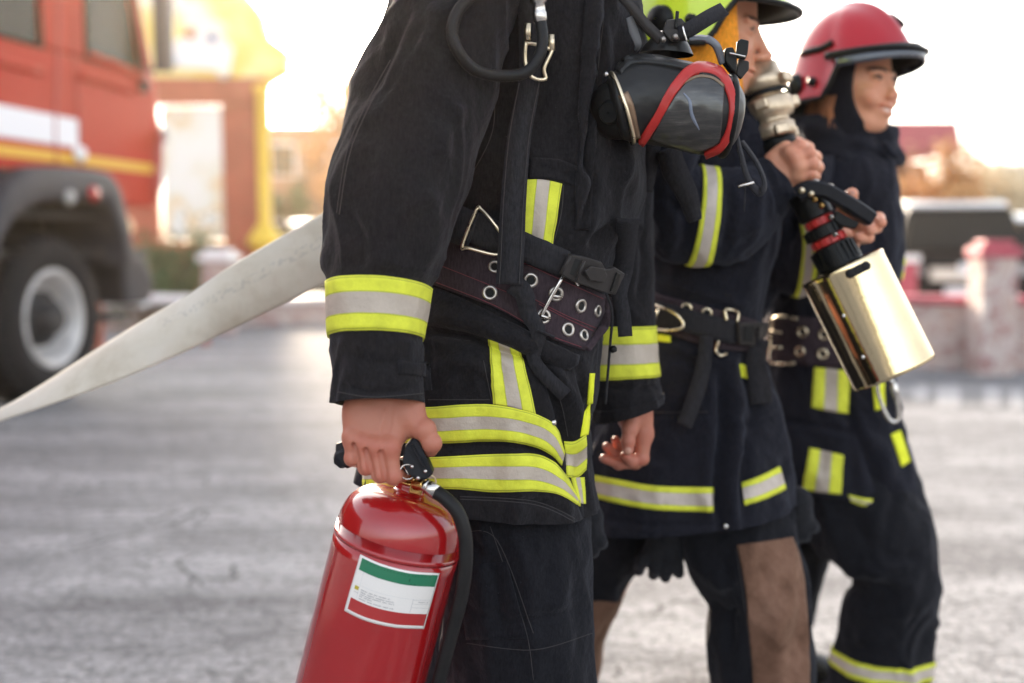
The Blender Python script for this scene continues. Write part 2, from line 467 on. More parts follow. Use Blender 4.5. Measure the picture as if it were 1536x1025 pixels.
def stripe_mat(name, silver=(.46, .385, .315), lime=(.74, .76, .05), vert=False, a=.33, b_=.67):
    """lime tape with a glass-bead band down its middle; runs by the strip's own width"""
    m = bpy.data.materials.new(name); m.use_nodes = True; t = NT(m); b = t.b
    tc = t.n('TexCoord'); uv = t.n('SeparateXYZ'); t.l(tc.outputs['UV'], uv.inputs[0]); v = uv.outputs[0 if vert else 1]
    ns = t.n('TexNoise', i2=26.0, i3=5.0, i4=.65); t.l(tc.outputs['Object'], ns.inputs[0])
    nf = t.n('TexNoise', i2=700.0, i3=2.0); t.l(tc.outputs['Object'], nf.inputs[0])
    dd = t.math('ABSOLUTE', t.math('SUBTRACT', v, (a+b_)/2))
    mid = t.math('LESS_THAN', dd, (b_-a)/2)
    sv = t.mix(ns.outputs[0], tuple(q*.72 for q in silver), tuple(q*1.2 for q in silver))
    dirt = t.math('MULTIPLY', t.ramp(ns.outputs[0], [(.42, (0, 0, 0)), (.72, (1, 1, 1))]), .6)
    lm = t.mix(dirt, lime, tuple(q*.55 for q in lime))
    lm = t.mix(t.math('MULTIPLY', nf.outputs[0], .35), lm, tuple(q*.6 for q in lime))
    # stitch rows near the edges
    st = t.math('LESS_THAN', t.math('ABSOLUTE', t.math('SUBTRACT', t.math('ABSOLUTE', t.math('SUBTRACT', v, .5)), .455)), .012)
    st2 = t.math('LESS_THAN', t.math('ABSOLUTE', t.math('SUBTRACT', dd, (b_-a)/2+.012)), .010)
    c = t.mix(mid, lm, sv); c = t.mix(t.math('MULTIPLY', t.math('MAXIMUM', st, st2), .6), c, (.2, .22, .02))
    t.l(c, b.inputs['Base Color'])
    t.l(t.math('MULTIPLY_ADD', mid, -.25, .8), b.inputs['Roughness']); t.l(t.math('MULTIPLY', mid, .12), b.inputs['Metallic'])
    bp = t.n('Bump'); bp.inputs['Strength'].default_value = .75; bp.inputs['Distance'].default_value = .005; t.l(ns.outputs[0], bp.inputs['Height'])
    b2 = t.n('Bump'); b2.inputs['Strength'].default_value = .3; b2.inputs['Distance'].default_value = .0004; t.l(nf.outputs[0], b2.inputs['Height']); t.l(bp.outputs[0], b2.inputs['Normal'])
    t.l(b2.outputs[0], b.inputs['Normal'])
    return m
M_stripe = stripe_mat('reflective_tape'); M_stripeV = stripe_mat('reflective_tape_upright', vert=True)
M_stripe2 = stripe_mat('reflective_tape_wide', a=.25, b_=.75, silver=(.54, .46, .40))
M_lime = mat('lime_cloth', (.76, .78, .03), .8, var=.15, vscale=30, bump=.3, bscale=500)
M_brass = mat('brass', (.62, .38, .13), .25, 1, var=.2, vscale=60)
M_goldmetal = mat('yellow_zinc', (.72, .60, .42), .28, 1, var=.15, vscale=60)
M_steel = mat('steel', (.62, .58, .54), .25, 1, var=.15, vscale=60)
M_nickel = mat('dull_steel', (.42, .38, .34), .33, 1, var=.2, vscale=90)
M_chrome = mat('chrome', (.74, .60, .37), .10, 1, var=.10, vscale=7, bump=.25, bscale=9, bdist=.006)  # gold reflection of warm surroundings put into the base colour
M_rubber = mat('rubber', (.010, .010, .010), .5, spec=.2, bump=.15, bscale=300, bdist=.0004, var=.25, vscale=30)
M_hoserub = mat('hose_rubber', (.014, .013, .013), .45, spec=.22, bump=.15, bscale=300, bdist=.0004, var=.25, vscale=20)
M_blackplastic = mat('black_plastic', (.008, .008, .008), .36, spec=.2, bump=.1, bscale=500, bdist=.0003, var=.2, vscale=40)
M_greyplastic = mat('grey_plastic', (.032, .028, .027), .42, spec=.2, bump=.15, bscale=500, bdist=.0003, var=.2, vscale=40)
M_redrub = mat('red_rubber', (.42, .022, .018), .38, bump=.1, bscale=200, var=.12, vscale=40)
M_extred = mat('extinguisher_paint', (.31, .0055, .0075), .22, var=.1, vscale=6, coat=1, bump=.12, bscale=9, bdist=.004)
M_dark = mat('dark', (.006, .006, .006), .8)
def skin_mat(name, col, red):
    m = bpy.data.materials.new(name); m.use_nodes = True; t = NT(m); b = t.b
    at = t.n('VertexColor'); at.layer_name = 'tone'; s = t.n('SeparateColor'); t.l(at.outputs[0], s.inputs[0])
    tc = t.n('TexCoord'); o = tc.outputs['Object']
    n1 = t.n('TexNoise', i2=38.0, i3=5.0, i4=.6); t.l(o, n1.inputs[0])
    n2 = t.n('TexNoise', i2=600.0, i3=3.0); t.l(o, n2.inputs[0]); vo = t.n('TexVoronoi', i2=900.0); t.l(o, vo.inputs[0])
    c = t.mix(t.math('MULTIPLY', n1.outputs[0], .8), col, tuple(a*.5+r*.5 for a, r in zip(col, red)))
    c = t.mix(t.math('MULTIPLY', s.outputs[0], .5), c, red)
    c = t.mix(s.outputs[1], c, (.52, .27, .20))       # nails
    c = t.mix(s.outputs[2], c, (.045, .022, .016))    # brows, lashes
    t.l(c, b.inputs['Base Color'])
    b.inputs['Subsurface Weight'].default_value = .25; b.inputs['Subsurface Radius'].default_value = (1, .35, .2); b.inputs['Subsurface Scale'].default_value = .006
    t.l(t.math('MULTIPLY_ADD', s.outputs[1], -.2, .48), b.inputs['Roughness']); b.inputs['Specular IOR Level'].default_value = .4
    b1 = t.n('Bump'); b1.inputs['Strength'].default_value = .35; b1.inputs['Distance'].default_value = .0007; t.l(n2.outputs[0], b1.inputs['Height'])
    n4 = t.n('TexNoise', i2=150.0, i3=5.0); t.l(o, n4.inputs[0])
    b2 = t.n('Bump'); b2.inputs['Strength'].default_value = .3; b2.inputs['Distance'].default_value = .0013; t.l(n4.outputs[0], b2.inputs['Height']); t.l(b1.outputs[0], b2.inputs['Normal'])
    t.l(b2.outputs[0], b.inputs['Normal'])
    return m
M_skin = skin_mat('skin', (.43, .18, .115), (.40, .085, .055))
M_skinf = skin_mat('skin_pale', (.66, .33, .20), (.55, .16, .10))
def lines_cloth(): pass
# ================================================================ light, sky, camera
SUN_AZ, SUN_EL = radians(-14), radians(16)
w = bpy.data.worlds.new("World"); scene.world = w; w.use_nodes = True
wn = w.node_tree.nodes; bg = wn['Background']
sky = wn.new('ShaderNodeTexSky'); sky.sky_type = 'NISHITA'; sky.sun_disc = False
sky.sun_elevation = SUN_EL; sky.sun_rotation = SUN_AZ; sky.dust_density = 3.5; sky.air_density = 1.0; sky.ozone_density = 1.0
hs = wn.new('ShaderNodeHueSaturation'); hs.inputs['Saturation'].default_value = .42; w.node_tree.links.new(sky.outputs[0], hs.inputs['Color'])
wc = wn.new('ShaderNodeMix'); wc.data_type = 'RGBA'; wc.blend_type = 'MULTIPLY'; wc.inputs[0].default_value = 1; wc.inputs[7].default_value = (1.01, 1, .995, 1); w.node_tree.links.new(hs.outputs[0], wc.inputs[6])
w.node_tree.links.new(wc.outputs[2], bg.inputs[0]); bg.inputs[1].default_value = .15
sl = bpy.data.lights.new('sun', 'SUN'); sl.energy = 2.3; sl.angle = radians(5.0); sl.color = (1, .80, .58)
so = bpy.data.objects.new('sun', sl); COL.objects.link(so)
sd = Vector((sin(SUN_AZ)*cos(SUN_EL), cos(SUN_AZ)*cos(SUN_EL), sin(SUN_EL)))
so.rotation_euler = sd.to_track_quat('Z', 'Y').to_euler(); so.location = sd*30
cam = bpy.data.cameras.new('camera'); co = bpy.data.objects.new('camera', cam); COL.objects.link(co); scene.camera = co
co.location = CAM; co.rotation_euler = (radians(90)-PIT, 0, 0)
cam.sensor_width = 36; cam.lens = F/1536*36; cam.clip_end = 3000; cam.clip_start = .05
cam.dof.use_dof = True; cam.dof.focus_distance = 1.58; cam.dof.aperture_fstop = (cam.lens/1000)/.0225; cam.dof.aperture_blades = 0
scene.view_settings.view_transform = 'Standard'; scene.view_settings.look = 'None'; scene.view_settings.gamma = 1
scene.view_settings.exposure = 2.3
scene.render.resolution_x = 1024; scene.render.resolution_y = 683

# ================================================================ ground
def asphalt():
    m = bpy.data.materials.new('asphalt'); m.use_nodes = True; t = NT(m); b = t.b
    tc = t.n('TexCoord'); o = tc.outputs['Object']
    mp = t.n('Mapping'); mp.inputs['Scale'].default_value = (.45, 2.0, 1); mp.inputs['Rotation'].default_value = (0, 0, .12); t.l(o, mp.inputs[0])
    n1 = t.n('TexNoise', i2=1.1, i3=7.0, i4=.62); t.l(mp.outputs[0], n1.inputs[0])
    n2 = t.n('TexNoise', i2=9.0, i3=8.0, i4=.7); t.l(mp.outputs[0], n2.inputs[0])
    n3 = t.n('TexVoronoi', i2=95.0); t.l(o, n3.inputs[0])
    n5 = t.n('TexNoise', i2=60.0, i3=3.0); t.l(o, n5.inputs[0])
    f = t.math('MULTIPLY_ADD', n1.outputs[0], .62, t.math('MULTIPLY', n2.outputs[0], .38))
    c = t.ramp(f, [(.40, (.11, .11, .117)), (.46, (.22, .22, .23)), (.53, (.33, .33, .34)), (.60, (.43, .43, .44))])
    c = t.mix(t.math('MULTIPLY', n3.outputs[0], .8), c, (.15, .15, .157))
    n6 = t.n('TexNoise', i2=30.0, i3=8.0, i4=.8); t.l(o, n6.inputs[0])
    c = t.mix(t.ramp(n6.outputs[0], [(.42, (.6, .6, .6)), (.50, (0, 0, 0))]), c, (.055, .055, .06))
    c = t.mix(t.ramp(n6.outputs[0], [(.54, (0, 0, 0)), (.66, (.4, .4, .4))]), c, (.42, .42, .42))
    wv2 = t.n('TexNoise', i2=6.0, i3=6.0); t.l(o, wv2.inputs[0])
    ad2 = t.n('VectorMath', operation='MULTIPLY_ADD'); t.l(wv2.outputs[1], ad2.inputs[0]); ad2.inputs[1].default_value = (.35, .35, 0); t.l(o, ad2.inputs[2])
    ck2 = t.n('TexVoronoi', feature='DISTANCE_TO_EDGE', i2=5.0); t.l(ad2.outputs[0], ck2.inputs[0])
    c = t.mix(t.math('MULTIPLY', t.math('LESS_THAN', ck2.outputs[0], .032), .4), c, (.06, .06, .065))
    c = t.mix(t.math('GREATER_THAN', n5.outputs[0], .66), c, (.34, .33, .32))
    # cracks: warped cell edges
    wv = t.n('TexNoise', i2=1.5, i3=5.0); t.l(o, wv.inputs[0])
    ad = t.n('VectorMath', operation='MULTIPLY_ADD'); t.l(wv.outputs[1], ad.inputs[0]); ad.inputs[1].default_value = (.8, .8, 0); t.l(o, ad.inputs[2])
    ck = t.n('TexVoronoi', feature='DISTANCE_TO_EDGE', i2=1.4); t.l(ad.outputs[0], ck.inputs[0])
    cm = t.math('MULTIPLY', t.math('LESS_THAN', ck.outputs[0], .009), t.math('GREATER_THAN', n1.outputs[0], .53))
    c = t.mix(t.math('MULTIPLY', cm, .75), c, (.035, .035, .04))
    t.l(c, b.inputs['Base Color']); b.inputs['Roughness'].default_value = .9; b.inputs['Specular IOR Level'].default_value = .12
    h = t.math('SUBTRACT', t.math('MULTIPLY', n3.outputs[0], .5), cm)
    bp = t.n('Bump'); bp.inputs['Strength'].default_value = .6; bp.inputs['Distance'].default_value = .008; t.l(h, bp.inputs['Height']); t.l(bp.outputs[0], b.inputs['Normal'])
    return m
M_asph = asphalt()
g = MB(); g.add([(-420, -60, 0), (420, -60, 0), (420, 760, 0), (-420, 760, 0)], [(0, 1, 2, 3)])
o = g.build('ground', M_asph, smooth=False); tag(o, kind='structure')
# pale worn patches and old paint on the yard
M_paint = mat('worn_paint', (.25, .25, .26), .8, var=.3, vscale=5)
m = MB()
for (x0, y0, x1, y1) in ((1405, 578, 1440, 612), (1476, 580, 1500, 612), (1370, 578, 1392, 600), (1515, 584, 1536, 614)):
    a, b_, c, d = G(x0, y0), G(x1, y0), G(x1, y1), G(x0, y1)
    m.add([q+Vector((0, 0, .004)) for q in (a, b_, c, d)], [(0, 1, 2, 3)])
o = m.build('yard_marking', M_paint, smooth=False); tag(o, kind='structure')

# ================================================================ low stone walls with coping
M_stone = bpy.data.materials.new('stone_wall'); M_stone.use_nodes = True
t = NT(M_stone); tc = t.n('TexCoord'); vo = t.n('TexVoronoi', i2=7.0); t.l(tc.outputs['Object'], vo.inputs[0]); ve = t.n('TexVoronoi', feature='DISTANCE_TO_EDGE', i2=7.0); t.l(tc.outputs['Object'], ve.inputs[0])
cc = t.ramp(vo.outputs[1], [(.1, (.34, .20, .19)), (.45, (.50, .38, .33)), (.7, (.42, .30, .28)), (.95, (.58, .50, .46))])
cc = t.mix(t.math('LESS_THAN', ve.outputs[0], .05), cc, (.52, .47, .44)); t.l(cc, t.b.inputs['Base Color']); t.b.inputs['Roughness'].default_value = .9
bp = t.n('Bump'); bp.inputs['Distance'].default_value = .03; t.l(ve.outputs[0], bp.inputs['Height']); t.l(bp.outputs[0], t.b.inputs['Normal'])
M_coping = mat('red_coping', (.42, .07, .10), .6, var=.2, vscale=4)
M_white = mat('white_paint', (.8, .78, .77), .5, var=.06, vscale=5)
def wall_run(name, A, B, h, th, label, cop, coph=.07):
    A = Vector(A); B = Vector(B); d = (B-A).normalized(); n = Vector((-d.y, d.x, 0)); M = Matrix((d, n, (0, 0, 1))).transposed()
    r = empty(name, (A+B)/2, label, 'wall')
    m = MB().box((A+B)/2+Vector((0, 0, h/2)), ((B-A).length, th, h), M); m.build('stonework', M_stone, r, smooth=False)
    m = MB().box((A+B)/2+Vector((0, 0, h+coph/2+.002)), ((B-A).length+.04, th+.1, coph), M); m.build('coping', cop, r, smooth=False, bevel=.015)
    return r
wall_run('low_wall', (4.95, 9.7, 0), (13, 9.9, 0), .58, .24, 'long low stone wall with red coping in front of the dark parked car', M_coping)
wall_run('low_wall', (1.5, 10.4, 0), (4.6, 9.75, 0), .58, .24, 'short stone wall with red coping behind the firefighters, left of the gap', M_coping)
wall_run('low_wall', (-9.5, 12.5, 0), (-2.3, 15.6, 0), .30, .25, 'low stone wall with white coping behind the red truck', M_white, .09)
def pillar(px, Y, w, z, label, capm, wide=1.2):
    c = P(px, 400, Y); r = empty('wall_pillar', (c.x, Y, 0), label, 'pillar', None)
    MB().box((c.x, Y, z/2), (w, w, z)).build('shaft', M_stone, r, smooth=False)
    m = MB().box((c.x, Y, z+.045), (w*wide, w*wide, .09)); m.box((c.x, Y, z+.12), (w*wide*.7, w*wide*.7, .06)); m.build('cap', capm, r, smooth=False, bevel=.02)
pillar(1490, 9.45, .30, 1.0, 'square stone pillar with red cap rising from the low wall by the dark car', M_coping)
pillar(329, 13.6, .33, .9, 'pale stone pillar with white cap in front of the yellow gate', M_white, 1.35)

# ================================================================ trees
def leaf_mat(name, a, b_):
    m = bpy.data.materials.new(name); m.use_nodes = True; t = NT(m)
    g_ = t.n('NewGeometry'); c = t.mix(g_.outputs['Random Per Island'], a, b_); t.l(c, t.b.inputs['Base Color']); t.b.inputs['Roughness'].default_value = .7
    t.b.inputs['Transmission Weight'].default_value = 0; return m
M_lrust = leaf_mat('rust_leaves', (.42, .18, .06), (.62, .36, .14)); M_lgreen = leaf_mat('green_leaves', (.03, .07, .02), (.09, .13, .04)); M_lpale = leaf_mat('pale_leaves', (.42, .33, .2), (.6, .5, .34))
M_bark = mat('bark', (.13, .085, .06), .9, var=.3, vscale=9, bump=.5, bscale=20, bdist=.02)
def tree(x, y, h, r, lm, label, group=None, n=2600, leaf=.09, trunk=.12, seed=1, crown0=.3, name='tree', cat='tree'):
    rnd = random.Random(seed); root = empty(name, (x, y, 0), label, cat, group)
    m = MB(); tips = []
    m.tube([(x, y, 0), (x+rnd.uniform(-.1, .1), y, h*.4), (x+rnd.uniform(-.2, .2), y, h*.85)], [trunk, trunk*.7, trunk*.25], 8, 3)
    for k in range(16):
        z0 = h*rnd.uniform(crown0*.9, .8); a = rnd.uniform(0, 6.28); L = r*rnd.uniform(.6, 1.1)*(1-.4*(z0/h))
        e = Vector((x+cos(a)*L, y+sin(a)*L, z0+L*rnd.uniform(.4, .9))); mid = Vector((x, y, z0)).lerp(e, .5)+Vector((0, 0, .1*L))
        m.tube([(x, y, z0), mid, e], [trunk*.35, trunk*.2, trunk*.06], 5, 3); tips += [e, mid]
        for q in range(3):
            e2 = e+Vector((rnd.gauss(0, .3), rnd.gauss(0, .3), rnd.gauss(.15, .25)))*r*.7; m.tube([mid, e2], [trunk*.1, trunk*.03], 4, 0); tips.append(e2)
    m.build('trunk', M_bark, root)
    if n:
        m = MB(); vs = []; fs = []
        for k in range(n):
            c = rnd.choice(tips); p = c+Vector((rnd.gauss(0, 1), rnd.gauss(0, 1), rnd.gauss(0, 1)))*r*.17
            a = Vector((rnd.gauss(0, 1), rnd.gauss(0, 1), rnd.gauss(0, 1))).normalized(); b_ = a.orthogonal().normalized()*leaf*rnd.uniform(.6, 1.3); a = a*leaf*rnd.uniform(.6, 1.3)
            i = len(vs); vs += [p-a*.5, p+b_*.35, p+a*.5, p-b_*.35]; fs.append((i, i+1, i+2, i+3))
        m.add(vs, fs); m.build('crown', lm, root, smooth=False)
    return root
def at(px, Y): return P(px, 365, Y).x
tree(at(1372, 17), 17, 2.15, .95, M_lrust, 'rust brown shrubby tree beside the red roofed pavilion', seed=3, leaf=.13, crown0=.05, n=6500)
tree(at(1405, 20), 20.5, 2.1, .8, M_lrust, 'smaller brown tree between the pavilion roof and the dark car', seed=4, leaf=.13, crown0=.05, n=4200)
tree(at(1478, 46), 46, 3.5, 2.0, M_lpale, 'pale sunlit tree far behind the dark car', seed=5, leaf=.3, crown0=.2)
tree(at(1545, 40), 40, 3.2, 1.8, M_lpale, 'pale sunlit tree at the far right edge', seed=6, leaf=.3, crown0=.2)
tree(at(463, 30), 30, 4.6, 1.4, M_lrust, 'thin bare tree in front of the brown building', seed=7, n=500, leaf=.1, trunk=.1)
tree(at(522, 26), 26, 6.0, 1.1, M_lrust, 'rust brown tree just left of the dark sleeve', seed=8, n=4200, leaf=.14, trunk=.2, crown0=.06)
tree(at(430, 24), 24, 2.6, .5, M_lgreen, 'narrow dark evergreen right of the yellow column', seed=9, n=2600, leaf=.1, crown0=.05)
tree(at(505, 19), 19, 1.3, .6, M_lgreen, 'low green bush behind the low white topped wall', seed=12, n=1500, leaf=.08, crown0=.05, trunk=.04, name='bush', cat='bush')
tree(at(262, 14.6), 14.9, 1.0, .75, M_lgreen, 'dark green shrub under the pale board beside the truck', seed=10, n=1800, leaf=.07, crown0=.05, trunk=.05, name='bush', cat='bush')
tree(at(215, 13.9), 13.9, .9, .5, M_lgreen, 'small dark shrub in front of the truck bumper', seed=11, n=1200, leaf=.07, crown0=.05, trunk=.04, name='bush', cat='bush')

# ================================================================ gate with the yellow board
M_gred = mat('gate_red', (.40, .11, .06), .6, var=.15, vscale=3); M_yel = mat('gate_yellow', (.78, .52, .06), .5, var=.12, vscale=3)
M_board = bpy.data.materials.new('printed_board'); M_board.use_nodes = True
t = NT(M_board); tc = t.n('TexCoord'); n1 = t.n('TexNoise', i2=1.7, i3=3.0); t.l(tc.outputs['Object'], n1.inputs[0])
t.l(t.ramp(n1.outputs[0], [(.42, (.82, .80, .74)), (.55, (.78, .74, .62)), (.62, (.75, .55, .3)), (.66, (.8, .78, .72))]), t.b.inputs['Base Color'])
Yg = 17.0
gate = empty('gate', (at(300, Yg), Yg, 0), 'red framed gate with yellow curved top board and yellow column', 'gate')
def gbox(name, x0, y0, x1, y1, m_, dep=.25, dy=0, bevel=.02, M=None):
    a = P(x0, y0, Yg+dy); b_ = P(x1, y1, Yg+dy); q = MB()
    if y1 >= 398: b_.z = 0
    q.box(((a.x+b_.x)/2, Yg+dy, (a.z+b_.z)/2), (abs(b_.x-a.x), dep, abs(a.z-b_.z))); return q.build(name, m_, gate, smooth=False, bevel=bevel)
gbox('post', 334, 128, 410, 460, M_gred)
gbox('post', 150, 128, 244, 460, M_gred, .25)
gbox('beam', 150, 118, 404, 158, M_gred, .3, -.06)
gbox('lower_panel', 236, 362, 346, 440, M_gred, .15)
q = MB(); a = P(394, 130, Yg-.3); b_ = P(386, 350, Yg-.3)
q.lathe([(.001, a.z+.02), (.14, a.z+.02), (.14, a.z-.05), (.1, a.z-.1), (.095, b_.z+.15), (.15, b_.z+.08), (.2, b_.z), (.26, b_.z-.08), (.28, b_.z-.16), (.2, b_.z-.2), (.14, b_.z-.3), (.14, 0), (.001, 0)], Matrix.Translation((a.x, Yg-.3, 0)), 24)
q.build('column', M_yel, gate)
# pale poster board hung in the gate
bo = gbox('poster_board', 240, 160, 346, 361, M_board, .06, -.06, .01)
def outline(name, pts, Y, dep, m_, parent, bevel=.02):
    q = MB(); f = [P(x, y, Y) for x, y in pts]; k = [p+Vector((0, dep, 0)) for p in f]; n = len(pts)
    q.add(f+k, [tuple(range(n)), tuple(range(2*n-1, n-1, -1))]+[(i, i+n, (i+1) % n+n, (i+1) % n) for i in range(n)])
    return q.build(name, m_, parent, smooth=False, bevel=bevel)
M_yboard = bpy.data.materials.new('painted_yellow_board'); M_yboard.use_nodes = True
t = NT(M_yboard); tc = t.n('TexCoord'); n1 = t.n('TexNoise', i2=1.1, i3=2.0); t.l(tc.outputs['Object'], n1.inputs[0])
t.l(t.ramp(n1.outputs[0], [(.4, (.82, .62, .16)), (.52, (.84, .70, .30)), (.6, (.85, .82, .68))]), t.b.inputs['Base Color'])
outline('top_board', [(130, 118), (130, -90), (300, -60), (372, -8), (392, 18), (400, 52), (432, 74), (430, 108), (402, 124), (300, 118)], Yg-.2, .4, M_yboard, gate)
outline('painting', [(250, 100), (262, 62), (292, 44), (330, 48), (350, 74), (345, 108)], Yg-.235, .03, M_white, gate, .01)
for (x, y, r_, c) in ((318, 56, 7, (.12, .22, .4)), (286, 50, 8, (.5, .2, .1)), (336, 108, 10, (.85, .8, .7)), (262, 92, 7, (.5, .6, .7))):
    q = MB().lathe([(.0001, 0), (r_/97, 0), (r_/97, .02), (.0001, .02)], frame(P(x, y, Yg-.245), (0, -1, 0)), 20); q.build('painted_disc', mat('disc', c, .6), gate)
wl = [(150, 452), (300, 462)]
# white barrier pole in front of the wall
bp_ = empty('barrier_pole', (at(220, 11.6), 11.6, 0), 'white horizontal barrier pole on short posts beside the truck wheel', 'barrier')
a = P(120, 446, 11.3); b_ = P(330, 452, 12.3)
MB().tube([a, (a+b_)/2, b_], .055, 14).build('pole', M_white, bp_)
for f_ in (.12, .88):
    c = a.lerp(b_, f_); MB().box((c.x, c.y, (c.z-.05)/2), (.07, .07, c.z-.05)).build('post', M_gred, bp_, smooth=False)

# ================================================================ buildings far behind
M_bld = mat('brown_facade', (.30, .16, .10), .85, var=.2, vscale=1.5); M_pale = mat('pale_facade', (.62, .52, .42), .85, var=.1, vscale=.3); M_glassd = mat('window_glass', (.015, .018, .02), .3, spec=.12)
M_roofr = mat('red_roof', (.40, .09, .11), .7, var=.15, vscale=2)
def building(name, x0, x1, ytop, Y, dep, m_, label, wins, roof=None):
    a = P(x0, ytop, Y); b_ = P(x1, ytop, Y); h = a.z; r = empty(name, ((a.x+b_.x)/2, Y, 0), label, 'building')
    MB().box(((a.x+b_.x)/2, Y+dep/2, h/2), (b_.x-a.x, dep, h)).build('wall', m_, r, smooth=False)
    if roof: MB().box(((a.x+b_.x)/2, Y+dep/2, h+roof/2), (b_.x-a.x+.6, dep+.6, roof)).build('roof', M_roofr, r, smooth=False, bevel=.05)
    nx, nz, ww, wh = wins
    for i in range(nx):
        for k in range(nz):
            x = a.x+(b_.x-a.x)*(i+.5)/nx; z = h*(k+.55)/nz
            wfr = MB().box((x, Y-.02, z), (ww+.15, .08, wh+.15)).build('window', M_white, r, smooth=False)
            MB().box((x, Y-.07, z), (ww, .03, wh)).build('pane', M_glassd, wfr, smooth=False)
    return r
building('brown_building', 400, 640, 188, 34, 10, M_bld, 'brown two storey building behind the gate and the white car', (5, 2, .7, .9))
building('apartment_block', 1434, 1490, 262, 95, 12, M_pale, 'pale apartment block far behind the dark car', (4, 4, .8, 1))
building('apartment_block', 1496, 1640, 244, 110, 14, M_pale, 'taller pale apartment block at the far right', (8, 5, .8, 1))
# pavilion with the red roof
pv = empty('pavilion', (at(1375, 22), 22, 0), 'open pavilion with a pink red roof right of the woman', 'pavilion')
a = P(1290, 180, 21); b_ = P(1447, 180, 21); z1 = a.z; z0 = P(1447, 228, 21).z
q = MB(); xm0, xm1 = a.x, b_.x
q.add([(xm0, 21, z0), (xm1, 21, z0), (xm1, 25, z0), (xm0, 25, z0), (xm0+.06, 21.12, z1), (xm1-.06, 21.12, z1), (xm1-.06, 24.9, z1), (xm0+.06, 24.9, z1)], [(0, 3, 2, 1), (4, 5, 6, 7), (0, 1, 5, 4), (1, 2, 6, 5), (2, 3, 7, 6), (3, 0, 4, 7)])
q.build('roof', M_roofr, pv, smooth=False, bevel=.03)
for x in (xm0+.2, xm1-.15):
    for y in (21.3, 24.6): MB().box((x, y, z0/2), (.16, .16, z0-.01)).build('post', M_bld, pv, smooth=False)
MB().box(((xm0+xm1)/2-.12, 22.2, z0*.48), (xm1-xm0-.25, .12, z0*.96)).build('back_wall', M_bld, pv, smooth=False)
for k_ in range(5):
    MB().box((xm0+.4+.36*k_, 22.12, z0*.62), (.22, .05, z0*.42)).build('window', M_glassd if k_ % 2 else M_yel, pv, smooth=False, bevel=.01)
# red fence stretch behind the wall, right
fe = empty('board_fence', (at(1375, 12.5), 12.5, 0), 'red board fence left of the dark car', 'fence')
a = P(1290, 395, 12.5); b_ = P(1375, 395, 12.5)
MB().box(((a.x+b_.x)/2, 12.5, .45), (b_.x-a.x, .06, .9)).build('boards', M_coping, fe, smooth=False)
MB().box(((a.x+b_.x)/2, 12.5, .95), (b_.x-a.x+.05, .12, .08)).build('rail', M_white, fe, smooth=False)

